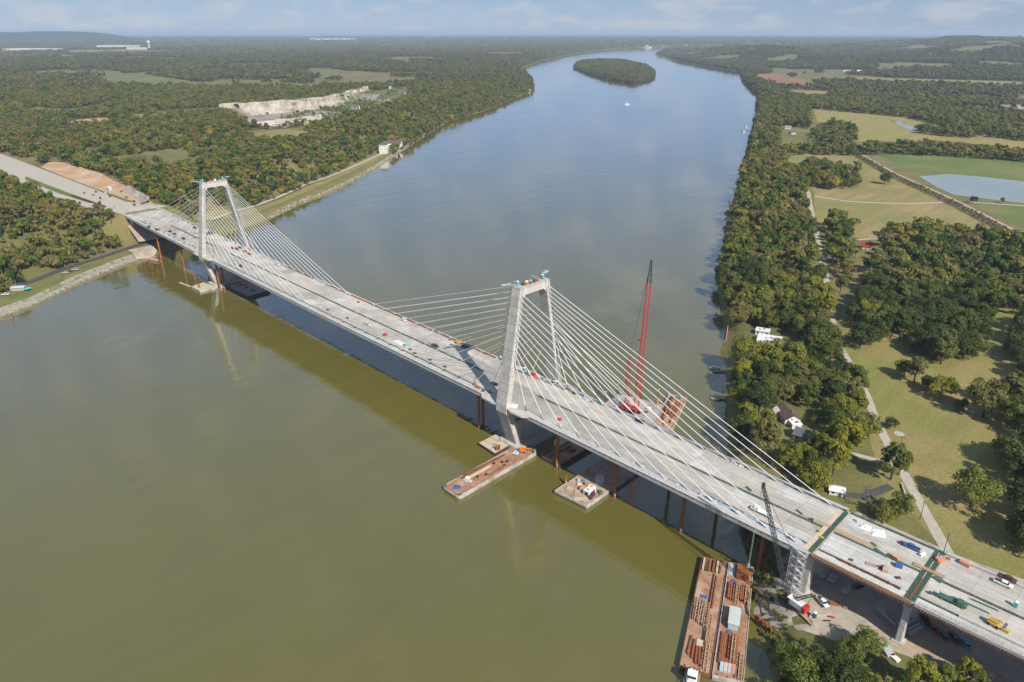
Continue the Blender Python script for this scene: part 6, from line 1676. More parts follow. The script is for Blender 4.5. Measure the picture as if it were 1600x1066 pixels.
MB().tube((0, 0, 0), (0, 0, 62), 6, 10).build('column', 'white_wall', o)
MB().loft([[(math.cos(a * .628) * r, math.sin(a * .628) * r, z) for a in range(10)] for z, r in ((58, 6), (66, 16), (76, 16), (82, 6))]).build('tank', 'white_wall', o)
# quarry cliff
def cliff(name, top, zb, label, mat, seed, rough=5.0, zt=None, cols=90, rws=9):
    L = [0.0]
    for a, b_ in zip(top[:-1], top[1:]):
        L.append(L[-1] + math.hypot(b_[0] - a[0], b_[1] - a[1]))
    ss = np.linspace(0, L[-1], cols)
    X_ = np.interp(ss, L, [p[0] for p in top])
    Y_ = np.interp(ss, L, [p[1] for p in top])
    tx, ty = np.gradient(X_), np.gradient(Y_)
    nn_ = np.hypot(tx, ty)
    nxv, nyv = ty / nn_, -tx / nn_
    vs = []
    H_ = heights(X_, Y_) + 1.5 if zt is None else np.full(cols, zt)
    for j in range(rws):
        t_ = j / (rws - 1)
        off = rough * (fbm(ss / 14., np.full(cols, t_ * 2.2 + seed), seed, 3) - .5) * 2 + t_ * 7 + 2.5 * (t_ > .55)
        edge = 3.5 * vnoise(ss / 20., ss * 0, seed + 5) * (1 - t_)
        vs.append(np.column_stack([X_ + nxv * off, Y_ + nyv * off, H_ * (1 - t_) + zb * t_ + edge]))
    vs = np.concatenate(vs)
    fs = np.array([(j * cols + i, j * cols + i + 1, (j + 1) * cols + i + 1, (j + 1) * cols + i) for j in range(rws - 1) for i in range(cols - 1)])
    return tag(mesh_obj(name, fast_mesh(name, vs, fs, mat, False)), label, 'cliff', kind='structure')
cliff('quarry_cliff', [(-1160.09, 512.22), (-1178.16, 539.39), (-1172.64, 615.95), (-1174.56, 741.18), (-1219.61, 865.03), (-1341.14, 1002.18), (-1438.15, 1130.22)], 10.5, 'pale stone cliff at the back of the quarry', 'pale_rock', 3, 9, zt=40, cols=200, rws=14)
cliff('quarry_ledge', [(-896.04, 446.52), (-926.75, 485.77), (-936.41, 512.76), (-931.32, 555.72), (-941.37, 625.03), (-973.51, 677.51)], 10.8, 'grey rubble ledge in front of the quarry cliff', 'pale_rock', 7, 7, zt=22, cols=120)
cliff('quarry_cliff', [(-831.19, 546.17), (-824.64, 588.32), (-816.4, 614.81)], 10.8, 'short pale cliff below the quarry lawns', 'pale_rock', 9, 3, zt=30)
cliff('rock_outcrop', [(-687.98, 612.7), (-720.61, 647.71), (-753.35, 683.59)], 22, 'pinkish rock outcrop on the wooded bluff', 'pale_rock', 11, 3, cols=24)
cliff('rock_cut', [(-497.34, 21.35), (-439.36, 29.21), (-362.92, 27.85), (-307.96, 24.12)], 31.5, 'orange rock cut wall above the new highway', 'orange_earth', 13, 1.2, zt=35.5, cols=60)
cliff('rock_cut', [(-325.32, 27.06), (-281.27, 26.28), (-225.86, 20.44)], 30.5, 'pale rock wall at the end of the cutting by the abutment', 'pale_rock', 15, 1.2, zt=35, cols=30)
# docks and boats
def dock(p, rz, L, W, label):
    o = empty('dock', (p[0], p[1], 0), rz, label, 'dock')
    n = int(L / 1.0)
    for i in range(n):
        MB().box(-L / 2 + L * i / n + .04, -L / 2 + L * (i + 1) / n - .04, -W / 2, W / 2, .7, .85).build('plank', 'timber', o)
    for a in (-L / 2 + .5, 0, L / 2 - .5):
        for s in (-1, 1):
            MB().tube((a, s * W / 2, -2), (a, s * W / 2, 1.6), .15, 6).build('post', 'bark', o)
dock((397.03, 145.63), .8, 8, 2.2, 'timber dock in front of the riverside trees')
dock((416.09, 111.29), .8, 9, 2.5, 'dark timber dock nearest the bridge on the right bank')
dock((-195.76, 1277.84), .8, 18, 4, 'distant dock with white boats on the right bank')
def boat(p, rz, L, col, label):
    o = empty('motor_boat', (p[0], p[1], 0), rz, label, 'boat')
    W = L * .3
    MB().loft([[(-L / 2, -W * .42 * k, z), (L * .2, -W * .5 * k, z), (L / 2 * (.9 + .1 * k), 0, z), (L * .2, W * .5 * k, z), (-L / 2, W * .42 * k, z)] for z, k in ((-.3, .7), (L * .12, 1))]).build('hull', col, o)
    MB().loft([rect_ring(-L * .08, 0, z, L * .4 * k, W * .7 * k, .1) for z, k in ((L * .12 + .004, 1), (L * .24, .85))]).build('cabin', 'paint_white', o)
    MB().loft([rect_ring(-L * .08, 0, z, L * .385, W * .66, .1) for z in (L * .155, L * .2)]).build('window', 'glass_dark', o)
boat((392.47, 147.84), .8, 7, 'paint_white', 'white motor boat at the dock by the riverside trees')
boat((-186.84, 1255.64), 2.2, 13, 'paint_white', 'white boat at the distant dock')
boat((-228.14, 1343.84), 2.2, 12, 'paint_white', 'second white boat above the distant dock')
boat((-414.55, 1745.99), 2.2, 18, 'paint_white', 'white boat moored farther up the right bank')
boat((-756.25, 1596.76), 1.05, 17, 'paint_white', 'white cruiser speeding upstream in mid river')
boat((-5574.92, 8542.33), .3, 110, 'paint_white', 'far white ferry at the river bend')
ribbon('wake', [(-745.32, 1578.87), (-647.43, 1378), (-559.41, 1187.56), (-476.63, 1007.23), (-428.56, 906.54)], 11, 0, 'wake_water', 20, 'faint curved wake behind the white cruiser', 'wake', 'stuff', zfix=0.02)
# riprap on the left bank
def rock_mesh(seed):
    r = random.Random(seed)
    bm = bmesh.new()
    bmesh.ops.create_icosphere(bm, subdivisions=1, radius=1.0)
    for v in bm.verts:
        v.co *= r.uniform(.7, 1.2)
        v.co.z *= .7
    me = bpy.data.meshes.new('stone')
    bm.to_mesh(me)
    bm.free()
    me.materials.append(MATS['riprap_stone'])
    return me

# ------------------------------------------------------------------ trees
rng = np.random.default_rng(11)
def crown_data(seed, n_leaf, leaf, rx=4.6, rz=4.2, zc=6.6, lobes=18, fill=0.25):
    """leaf clumps over the lobes of an uneven crown: quads, and a tone for each"""
    r = np.random.default_rng(seed)
    L = r.normal(size=(lobes, 3))
    L /= np.linalg.norm(L, axis=1)[:, None]
    L[:, 2] = np.where(L[:, 2] < -0.45, -L[:, 2], L[:, 2])
    rr = r.uniform(0.4, 0.95, (lobes, 1))
    L = L * rr * np.array([rx, rx, rz]) * r.uniform(0.85, 1.12, (1, 3))
    R = r.uniform(0.15, 0.42, lobes) * rx * np.where(rr[:, 0] > 0.8, 0.75, 1.0)
    w = R ** 2
    k = r.choice(lobes, n_leaf, p=w / w.sum())
    d = r.normal(size=(n_leaf, 3))
    d[:, 2] += 0.35
    d /= np.linalg.norm(d, axis=1)[:, None]
    rad_ = R[k] * r.uniform(1 - fill, 1.08, n_leaf)
    c = L[k] + d * rad_[:, None] * np.array([1, 1, 0.85])
    c[:, 2] += zc
    nrm = d * 0.75 + (c - np.array([0, 0, zc - 1.5])) / rx * 0.5 + r.normal(size=(n_leaf, 3)) * 0.45
    nrm /= np.linalg.norm(nrm, axis=1)[:, None]
    ref = r.normal(size=(n_leaf, 3))
    a = np.cross(nrm, ref)
    a /= np.linalg.norm(a, axis=1)[:, None] + 1e-9
    b_ = np.cross(nrm, a)
    s = leaf * r.uniform(0.6, 1.35, (n_leaf, 1))
    e = s * r.uniform(0.6, 1.0, (n_leaf, 1))
    q = np.stack([c - a * s, c - b_ * e, c + a * s, c + b_ * e], 1)
    tone = np.clip(0.45 + 0.22 * r.normal(size=n_leaf) + 0.25 * r.normal(size=lobes)[k] * 0.6, 0, 1)
    return q.reshape(-1, 3), tone, L + np.array([0, 0, zc])
def trunk_mb(L, h0=0.0, r0=0.34, top=6.0, seed=0):
    r = random.Random(seed)
    m = MB()
    p = Vector((0, 0, -0.6))
    q = Vector((r.uniform(-.2, .2), r.uniform(-.2, .2), top * 0.45))
    u = Vector((r.uniform(-.4, .4), r.uniform(-.4, .4), top))
    m.tube(p, q, r0, 7, r0 * 0.75)
    m.tube(q, u, r0 * 0.75, 6, r0 * 0.4)
    for i in range(min(7, len(L))):
        a = q.lerp(u, r.uniform(0, 0.8))
        m.tube(a, Vector(L[i]), r0 * 0.38, 5, r0 * 0.1)
    return m
def crown_mesh(name, seed, n, leaf, mat, trunk=False, **kw):
    q, tone, L = crown_data(seed, n, leaf, **kw)
    fs = np.arange(len(q)).reshape(-1, 4)
    me = fast_mesh(name, q, fs, mat)
    a = me.attributes.new('tone', 'FLOAT', 'FACE')
    a.data.foreach_set('value', tone.astype(np.float32))
    return me, L
def joined_tree(name, seed, n, leaf, mat, **kw):
    q, tone, L = crown_data(seed, n, leaf, **kw)
    tm = trunk_mb(L, top=kw.get('zc', 6.6), seed=seed)
    me = bpy.data.meshes.new(name)
    nq = len(q)
    me.from_pydata([tuple(p) for p in q] + tm.v, [], [tuple(range(i, i + 4)) for i in range(0, nq, 4)] + [tuple(i + nq for i in f) for f in tm.f])
    me.materials.append(MATS[mat])
    me.materials.append(MATS['dry_bark'])
    mi = np.zeros(len(me.polygons), np.int32)
    mi[nq // 4:] = 1
    me.polygons.foreach_set('material_index', mi)
    a = me.attributes.new('tone', 'FLOAT', 'FACE')
    v = np.full(len(me.polygons), 0.5, np.float32)
    v[:nq // 4] = tone
    a.data.foreach_set('value', v)
    me.update()
    return me
def proto_collection(name, meshes):
    c = bpy.data.collections.new(name)
    for i, me in enumerate(meshes):
        c.objects.link(bpy.data.objects.new('%s_form_%02d' % (name, i), me))
    return c
FORMS = [dict(rx=4.6, rz=4.4, zc=5.2), dict(rx=5.4, rz=4.0, zc=4.6), dict(rx=3.9, rz=5.2, zc=6.0), dict(rx=4.9, rz=4.8, zc=5.4), dict(rx=3.5, rz=4.4, zc=5.0), dict(rx=5.0, rz=3.8, zc=4.4)]
MID = proto_collection('woodland_tree', [joined_tree('woodland_tree', 100 + i, 760, 0.5, 'leaf_mixed', lobes=16, **f) for i, f in enumerate(FORMS)])
FARC = proto_collection('far_tree', [joined_tree('far_tree', 200 + i, 170, 1.05, 'leaf_far', lobes=12, **f) for i, f in enumerate(FORMS[:4])])
CLUMP = proto_collection('canopy_clump', [crown_mesh('canopy_clump', 300 + i, 150, 2.6, 'leaf_far', rx=16, rz=6, zc=5, lobes=22)[0] for i in range(4)])

def scatter(name, pts, coll, nforms, smin, smax, label, cat, seed=1):
    """one object of many small trees, set out by geometry nodes"""
    r = np.random.default_rng(seed)
    n = len(pts)
    me = bpy.data.meshes.new(name)
    me.vertices.add(n)
    me.vertices.foreach_set('co', np.asarray(pts, np.float32).ravel())
    s = r.uniform(smin, smax, n)
    for nm, ty, val in (('size', 'FLOAT', s), ('turn', 'FLOAT', r.uniform(0, 6.283, n)), ('form', 'INT', r.integers(0, nforms, n))):
        a = me.attributes.new(nm, ty, 'POINT')
        a.data.foreach_set('value', val.astype(np.float32 if ty == 'FLOAT' else np.int32))
    o = mesh_obj(name, me)
    ng = bpy.data.node_groups.new(name, 'GeometryNodeTree')
    ng.interface.new_socket('Geometry', in_out='INPUT', socket_type='NodeSocketGeometry')
    ng.interface.new_socket('Geometry', in_out='OUTPUT', socket_type='NodeSocketGeometry')
    N = ng.nodes.new
    gi, go, iop, ci = N('NodeGroupInput'), N('NodeGroupOutput'), N('GeometryNodeInstanceOnPoints'), N('GeometryNodeCollectionInfo')
    ci.inputs['Collection'].default_value = coll
    ci.inputs['Separate Children'].default_value = True
    ci.inputs['Reset Children'].default_value = True
    iop.inputs['Pick Instance'].default_value = True
    def attr(nm, ty):
        a = N('GeometryNodeInputNamedAttribute')
        a.data_type = ty
        a.inputs['Name'].default_value = nm
        return a.outputs['Attribute']
    cx = N('ShaderNodeCombineXYZ')
    ng.links.new(attr('turn', 'FLOAT'), cx.inputs['Z'])
    ng.links.new(gi.outputs[0], iop.inputs['Points'])
    ng.links.new(ci.outputs[0], iop.inputs['Instance'])
    ng.links.new(attr('form', 'INT'), iop.inputs['Instance Index'])
    ng.links.new(cx.outputs[0], iop.inputs['Rotation'])
    ng.links.new(attr('size', 'FLOAT'), iop.inputs['Scale'])
    ng.links.new(iop.outputs[0], go.inputs[0])
    o.modifiers.new('woodland', 'NODES').node_group = ng
    return tag(o, label, cat, kind='stuff')

VIEW = (595.45843, -242.18645)
YAW = 2.35835
def jitter_grid(x0, x1, y0, y1, s, seed):
    r = np.random.default_rng(seed)
    xs, ys = np.arange(float(x0), x1, s), np.arange(float(y0), y1, s * 0.87)
    X, Y = np.meshgrid(xs, ys)
    X[1::2] += s / 2
    X = X + r.uniform(-.36, .36, X.shape) * s
    Y = Y + r.uniform(-.36, .36, Y.shape) * s
    return X.ravel(), Y.ravel()
def wedge(X, Y, lo, hi, half=0.78):
    dx, dy = X - VIEW[0], Y - VIEW[1]
    r = np.hypot(dx, dy)
    a = np.abs((np.arctan2(dy, dx) - YAW + np.pi) % (2 * np.pi) - np.pi)
    return (r >= lo) & (r < hi) & (a < half)
RW = [([(-552.32, 2030.65), (-262.39, 1454.05), (15.32, 891.29), (158.9, 596.86), (225.41, 451.55), (316.44, 279.18), (354.9, 211.28), (373.25, 193.72), (383.32, 183.73), (387.7, 199.73), (406.03, 218.13), (435.28, 185.66), (445.97, 203.57), (429.47, 250.19), (401.35, 314.33), (399.88, 339.49), (377.11, 418.61), (324.74, 551.31), (296.92, 586.51), (299.28, 546.06), (346.07, 422.73), (296.69, 503.49), (207.74, 703.83), (130.1, 816.98), (29.94, 986.23), (-40.15, 1112.15), (-156.3, 1370.43), (-78, 1347.42), (-397.28, 2048.28), (-614.31, 2281.14)]),
      ([(401.37, 147.37), (411.47, 161.74), (428.89, 179.24), (446.32, 196.74), (460.86, 190.65), (480.59, 160.79), (494.73, 132.04), (499.12, 109.69), (486.3, 108.93), (477.18, 114.42), (467.84, 113.16), (460.09, 112.66), (452.38, 101.78), (464.21, 74.64), (477.9, 69), (492.27, 43.97), (497.48, 40.57), (477.57, 48.2), (452.58, 62.95), (440.14, 77.22)]),
      ([(482.37, 65.11), (487.48, 98.01), (496.64, 103.58), (505.6, 88.44), (509.99, 65.45), (508.95, 52.09), (506.95, 41.05), (500.83, 39.72), (493.98, 44.23)]),
      ([(386.26, 433.52), (354.22, 553.6), (374.41, 601.2), (409.4, 609.02), (444.83, 607.69), (469.14, 597.48), (485.5, 581.37), (519.99, 400.32), (512.06, 388.4), (503.24, 327.72), (512.27, 270.17), (506.48, 247.35), (491.44, 237.83), (461.83, 265.86), (464.56, 225.16), (456.87, 221.85), (440.15, 252.4), (418.3, 294.23), (409.09, 348.74)]),
      ([(512.69, 373.53), (522.33, 398.71), (588.92, 66.19), (583.62, 66.25), (576.23, 75.81), (563.97, 115.98), (546.88, 184.42), (532.46, 262.56)]),
      ([(125.12, 828.31), (114.81, 899.9), (152.01, 903.53), (197.84, 885.88), (239.83, 787.85), (236.25, 746.74), (197.21, 732.34), (170.18, 744)]),
      ([(13.37, 967.87), (44.14, 1052), (94.61, 1124.82), (165.59, 1207.35), (236.22, 1255.91), (332.1, 1267.48), (405.14, 1263.09), (412.58, 1216.32), (350.02, 1180.2), (262.52, 1157.92), (176.17, 1110.88), (127.24, 1041.68), (74.81, 1009.09), (34.67, 948.72)]),
      ([(-42.45, 1268.13), (-83.64, 1468.74), (-14.55, 1402.98), (64.66, 1225.94), (69.98, 1157.64), (32.66, 1132.08)]),
      ([(-473.13, 2007.28), (-449.26, 2099.64), (-295.8, 2119.61), (-152.19, 2080.78), (0.33, 2018.71), (179.54, 2010.64), (283.19, 2029.36), (363.31, 1525.88), (293.46, 1455.72), (220.23, 1489.04), (100.15, 1618.11), (-6.44, 1738.47), (-156.34, 1764.26), (-275.4, 1792.83)]),
      ([(-516.6, 2507.21), (-351.87, 2342.74), (-232.33, 2317.51), (-73.25, 2408.89), (100.9, 2393.73), (138.85, 2208.87), (-22.48, 2099.66), (-295.8, 2119.61), (-391.41, 2157.74)]),
      ([(75.56, 1525.89), (116.34, 1518.57), (208.25, 1491.12), (220.17, 1434.23), (156.02, 1424.55), (114.91, 1440.83)]),
      ([(-575.85, 2898.13), (-362.03, 3057.87), (-81.72, 3083.59), (-56.81, 2968.99), (-302.68, 2861.68), (-508.3, 2753.81)])]
KEEP_OUT = []          # (x, y, r) where no tree may stand: houses and yards
KEEP_OUT += [(p[0], p[1], r) for p, r in (((403.58, 198.68), 22), ((410, 182.32), 15), ((460.88, 105.64), 14), ((477.11, 95.59), 9), ((508.39, 56.3), 8), ((281.88, 400.37), 9), ((361.48, 485.28), 16), ((371.66, 458.02), 14), ((379.52, 197.23), 7))]
def keep(X, Y):
    ok = np.ones(X.shape, bool)
    for x, y, r in KEEP_OUT:
        ok &= np.hypot(X - x, Y - y) > r
    for path, w in ROADS:
        ok &= poly_dist(X, Y, path) > w / 2 + 3.0
    ok &= ~((np.abs(Y) < 27) & (X > -190) & (X < 900))
    return ok
# --- right bank woods: the nearest are single trees, the rest one mass
X, Y = jitter_grid(-700, 800, 40, 2400, 11.5, 5)
inw = np.zeros(X.shape, bool)
for p in RW:
    inw |= inside(X, Y, p)
ok = inw & keep(X, Y) & ~inside(X, Y, RIVER) & wedge(X, Y, 0, 3200)
ok &= (poly_dist(X, Y, RIGHT_BANK) > 1.5)
X, Y = X[ok], Y[ok]
dist = np.hypot(X - VIEW[0], Y - VIEW[1])
order = np.argsort(dist)
NEAR = order[:300]
REST = order[300:]
leafnames = dict(dark='leaf_dark', mid='leaf_mid', olive='leaf_olive', brown='leaf_brown', bright='leaf_bright')
TREE_FORMS = {}
def tree_meshes(kind, form):
    key = (kind, form)
    if key not in TREE_FORMS:
        f = FORMS[form]
        cm, L = crown_mesh('crown', 400 + form, 3400, 0.27, leafnames[kind], lobes=34, fill=0.35, **f)
        TREE_FORMS[key] = (cm, trunk_mb(L, top=f['zc'], seed=form).mesh('trunk', 'bark'))
    return TREE_FORMS[key]
def add_tree(x, y, z, size, kind, form, turn, label, group=None, name='tree', squash=1.0):
    o = empty(name, (x, y, z), turn, label, 'tree', group)
    o.scale = (size * squash, size * squash, size)
    cm, tm = tree_meshes(kind, form)
    mesh_obj('crown', cm, o)
    mesh_obj('trunk', tm, o)
    return o
zone_txt = [(RW[0], 'upper riverside wood'), (RW[1], 'lower riverside wood'), (RW[2], 'olive clump by the bridge'), (RW[3], 'dense meadow grove'), (RW[4], 'right meadow wood')]
col_txt = dict(dark='dark green', mid='mid green', olive='olive yellow', brown='brownish', bright='bright green')
zrng = random.Random(5)
TREE_LABELS = {}
hN = heights(X[NEAR], Y[NEAR])
dB = poly_dist(X[NEAR], Y[NEAR], RIGHT_BANK)
dR = np.min([poly_dist(X[NEAR], Y[NEAR], p) for p, _ in ROADS[:2]], axis=0)
zid = np.full(len(NEAR), -1)
for j_, (p_, _) in list(enumerate(zone_txt))[::-1]:
    zid[inside(X[NEAR], Y[NEAR], p_)] = j_
dep = (X[NEAR] - VIEW[0]) * math.cos(YAW) + (Y[NEAR] - VIEW[1]) * math.sin(YAW)
lat = ((X[NEAR] - VIEW[0]) * math.sin(YAW) - (Y[NEAR] - VIEW[1]) * math.cos(YAW)) / np.hypot(X[NEAR] - VIEW[0], Y[NEAR] - VIEW[1])
cell = [''] * len(NEAR)
for j_ in set(zid):
    ks = np.where(zid == j_)[0]
    rd_, rl_ = np.argsort(np.argsort(dep[ks])) * 3 // len(ks), np.argsort(np.argsort(lat[ks])) * 3 // len(ks)
    for k_, a_, b2 in zip(ks, rd_, rl_):
        cell[k_] = (('at the front left', 'at the front', 'at the front right'), ('in the left', 'in the middle', 'in the right'), ('at the back left', 'at the back', 'at the back right'))[a_][b2]
LANDMARKS = [(p[0], p[1], s_) for p, s_ in (((403.58, 198.68), 'the flat white roofed house'), ((460.88, 105.64), 'the brown roofed house'), ((477.11, 95.59), 'the dark grey roofed house'), ((508.39, 56.3), 'the white shed by the bridge'), ((281.88, 400.37), 'the tan roofed house in the wood'), ((361.48, 485.28), 'the red roofed cottage'), ((416.09, 111.29), 'the dark timber dock'), ((397.03, 145.63), 'the dock with the white boat'))]
for k, i in enumerate(NEAR):
    x, y = float(X[i]), float(Y[i])
    zi = next((j for j, (p, _) in enumerate(zone_txt) if inside(np.array([x]), np.array([y]), p)[0]), 0)
    wts = {0: (3, 3, 3, 2), 1: (2, 3, 4, 1), 2: (0, 1, 7, 0), 3: (8, 5, .6, .3), 4: (5, 4, 1, 1)}[zi]
    kind = zrng.choices(('dark', 'mid', 'olive', 'brown'), wts)[0]
    size = zrng.choice((1.15, 1.5, 1.5, 1.95)) * zrng.uniform(0.93, 1.1)
    form = zrng.randrange(6)
    sz = 'low' if size < 1.3 else ('tall' if size > 1.72 else 'middling')
    near_h = min(LANDMARKS, key=lambda q: math.hypot(q[0] - x, q[1] - y))
    word = 'waterside tree' if dB[k] < 9 else ('laneside tree' if dR[k] < 11 else 'tree')
    if math.hypot(near_h[0] - x, near_h[1] - y) < 26:
        place = 'near ' + near_h[2]
    else:
        place = cell[k] + ' of the ' + zone_txt[zi][1]
    lab = '%s %s %s %s' % (sz, col_txt[kind], word, place)
    o = add_tree(x, y, float(hN[k]) - 0.2, size, kind, form, zrng.uniform(0, 6.28), lab, '%s %s trees %s' % (sz, col_txt[kind], place))
    TREE_LABELS.setdefault(lab, []).append((float(dist[i]), o))
for lab, lst in TREE_LABELS.items():
    lst.sort(key=lambda q: q[0])
    if len(lst) == 2:
        words = ('nearer', 'farther')
    else:
        words = ('nearest', 'second nearest', 'third nearest', 'fourth nearest', 'fifth nearest', 'sixth nearest', 'seventh nearest')
    if len(lst) > 1:
        for w_, (_, o) in zip(words, lst):
            o['label'] = w_ + ' ' + lab
hR = heights(X[REST], Y[REST])
scatter('riverside_woodland', np.column_stack([X[REST], Y[REST], hR - 0.3]), MID, 6, 0.9, 2.0, 'mixed green wood and hedgerows among the fields on the right bank', 'woodland')
# --- left bank woods
X, Y = jitter_grid(-2600, 150, -420, 2600, 10.2, 6)
ok = wedge(X, Y, 0, 2700) & ~inside(X, Y, RIVER)
X, Y = X[ok], Y[ok]
dl, dr = poly_dist(X, Y, LEFT_BANK), poly_dist(X, Y, RIGHT_BANK)
ok = (dl < dr) & (dl > np.where((Y < 520) & (X > -520), 33, 0.5)) & keep(X, Y) & (poly_dist(X, Y, ROAD_C) > 34)
for p in LCLEAR:
    ok &= ~inside(X, Y, p)
ok &= ~(inside(X, Y, QUARRY))
ok &= (vnoise(X / 42, Y / 42, 77) > 0.14)
ok &= ~((fbm(X / 170, Y / 170, 41) > 0.70) & (dl > 190) & (X < -330))
X, Y = X[ok], Y[ok]
hL = np.maximum(heights(X, Y), 0.4)
scatter('bluff_woodland', np.column_stack([X, Y, hL - 0.3]), MID, 6, 0.65, 1.75, 'mixed autumn green wood covering the bluff on the left bank', 'woodland', 3)
# scattered bushes on the left clearing and verge
bx, by = jitter_grid(-330, 20, -260, 30, 9, 8)
ok = inside(bx, by, LCLEAR[3]) & (vnoise(bx / 25, by / 25, 5) > 0.5)
bx, by = bx[ok], by[ok]
scatter('scrub', np.column_stack([bx, by, heights(bx, by) - 0.5]), MID, 6, 0.25, 0.5, 'low scrub dotted over the clearing above the riverside road', 'scrub', 4)
# --- island
X, Y = jitter_grid(-3600, -900, 2200, 5200, 13, 9)
ok = inside(X, Y, ISLAND)
X, Y = X[ok], Y[ok]
scatter('island_woodland', np.column_stack([X, Y, heights(X, Y) - 0.5]), FARC, 4, 1.3, 2.1, 'dark green wood covering the river island', 'woodland', 5)
# --- farther woods
def far_wood(name, lo, hi, s, coll, nf, smin, smax, label, seed, thr):
    X, Y = jitter_grid(-26000, 12000, 0, 28000, s, seed)
    ok = wedge(X, Y, lo, hi, 0.72)
    X, Y = X[ok], Y[ok]
    ok = ~inside(X, Y, RIVER)
    X, Y = X[ok], Y[ok]
    dl, dr = poly_dist(X, Y, LEFT_BANK), poly_dist(X, Y, RIGHT_BANK)
    ok = np.minimum(dl, dr) > 0.5
    for p in FIELDS + LCLEAR + [QUARRY]:
        ok &= ~inside(X, Y, p)
    # open farmland here and there
    open_ = fbm(X / 420, Y / 420, 31) > thr
    ok &= ~(open_ & (np.minimum(dl, dr) > 150))
    if lo < 2700:
        ok &= (dl < dr) | (np.hypot(X - VIEW[0], Y - VIEW[1]) > 2900) | (Y > 2150)
    X, Y = X[ok], Y[ok]
    scatter(name, np.column_stack([X, Y, np.maximum(heights(X, Y), 0.5) - s * 0.05]), coll, nf, smin, smax, label, 'woodland', seed)
far_wood('distant_woodland', 2650, 6200, 15.5, FARC, 4, 1.0, 2.3, 'hazy green woods with pastures in the middle distance', 12, 0.585)
far_wood('horizon_woodland', 6150, 12500, 40, CLUMP, 4, 0.9, 1.7, 'blue green woods running to the horizon', 13, 0.60)
far_wood('skyline_woodland', 12400, 26000, 100, CLUMP, 4, 2.2, 3.6, 'faint blue woods along the skyline', 14, 0.58)
qx, qy = jitter_grid(min(p[0] for p in QUARRY), max(p[0] for p in QUARRY), min(p[1] for p in QUARRY), max(p[1] for p in QUARRY), 13, 51)
ok = inside(qx, qy, QUARRY) & (vnoise(qx / 45, qy / 45, 9) > 0.52)
qx, qy = qx[ok], qy[ok]
scatter('quarry_scrub', np.column_stack([qx, qy, heights(qx, qy)]), MID, 6, 0.4, 0.9, 'scrub and young trees growing in the quarry pit', 'scrub', 17)
lx, ly = jitter_grid(min(p[0] for p in LCLEAR[12]), max(p[0] for p in LCLEAR[12]), min(p[1] for p in LCLEAR[12]), max(p[1] for p in LCLEAR[12]), 16, 52)
ok = inside(lx, ly, LCLEAR[12]) & (vnoise(lx / 30, ly / 30, 19) > 0.6)
lx, ly = lx[ok], ly[ok]
scatter('garden_trees', np.column_stack([lx, ly, heights(lx, ly)]), MID, 6, 0.4, 0.9, 'garden trees between the houses on the quarry rim', 'trees', 18)
vx, vy = jitter_grid(60, 520, 600, 1180, 5.0, 53)
LV = [(113.09, 1092.47), (244.96, 906.64), (368.53, 760.97), (461.66, 636.5), (519.16, 558.09)]
ok = (poly_dist(vx, vy, LV) < 11) & (poly_dist(vx, vy, ROADS[3][0]) > 5)
vx, vy = vx[ok], vy[ok]
scatter('levee_scrub', np.column_stack([vx, vy, heights(vx, vy)]), MID, 6, 0.15, 0.4, 'brown green scrub along the levee bank', 'scrub', 19)
# trees and bushes leaning over the water along both banks
def bank_fringe(bank, lo, hi, step, coll, nf, smin, smax, label, seed, side):
    r = np.random.default_rng(seed)
    P = []
    for a_, b2 in zip(bank[:-1], bank[1:]):
        L_ = math.hypot(b2[0] - a_[0], b2[1] - a_[1])
        n_ = int(L_ / step) + 1
        tt = (np.arange(n_) + r.uniform(-.3, .3, n_)) / n_
        nxx, nyy = -(b2[1] - a_[1]) / L_ * side, (b2[0] - a_[0]) / L_ * side
        for rep in (0, 1):
            o_ = r.uniform(-5, 13, n_)
            P.append(np.column_stack([a_[0] + (b2[0] - a_[0]) * tt + nxx * o_, a_[1] + (b2[1] - a_[1]) * tt + nyy * o_]))
    P = np.concatenate(P)
    P = P[wedge(P[:, 0], P[:, 1], lo, hi, 0.72)]
    scatter('bank_fringe', np.column_stack([P, np.maximum(heights(P[:, 0], P[:, 1]), 0.2)]), coll, nf, smin, smax, label, 'woodland', seed)
iL = next(i for i, p in enumerate(LEFT_BANK) if p[1] > 600)
bank_fringe(LEFT_BANK[iL:], 0, 3000, 8, MID, 6, 0.45, 1.0, 'bushes leaning over the water along the left bank', 61, 1)
bank_fringe(LEFT_BANK[iL:], 3000, 11000, 15, FARC, 4, 0.8, 1.6, 'far trees along the water on the left bank', 62, 1)
bank_fringe(RIGHT_BANK, 2300, 11000, 15, FARC, 4, 0.8, 1.6, 'far trees along the water on the right bank', 63, -1)
bank_fringe(ISLAND + ISLAND[:1], 0, 9000, 13, FARC, 4, 0.8, 1.6, 'trees along the water round the river island', 64, 1)

# ------------------------------------------------------------------ single trees, stones, poles
ROCKS = proto_collection('stone', [rock_mesh(i) for i in range(5)])
def bank_stones(i0, i1, lo, hi, s, smin, smax, label, seed):
    seg = LEFT_BANK[i0:i1]
    xs, ys = [p[0] for p in seg], [p[1] for p in seg]
    X, Y = jitter_grid(min(xs) - 20, max(xs) + 20, min(ys) - 20, max(ys) + 20, s, seed)
    d = poly_dist(X, Y, seg)
    ok = ~inside(X, Y, RIVER) & (d > lo) & (d < hi)
    X, Y = X[ok], Y[ok]
    scatter('riprap', np.column_stack([X, Y, heights(X, Y)]), ROCKS, 5, smin, smax, label, 'riprap', seed)
bank_stones(3, 9, 0.1, 7.2, 0.95, .3, .7, 'pale stone riprap slope along the left bank below the bridge', 21)
bank_stones(11, 17, 0.2, 5, 2.6, .5, 1.7, 'rough boulders along the left bank above the bridge', 22)
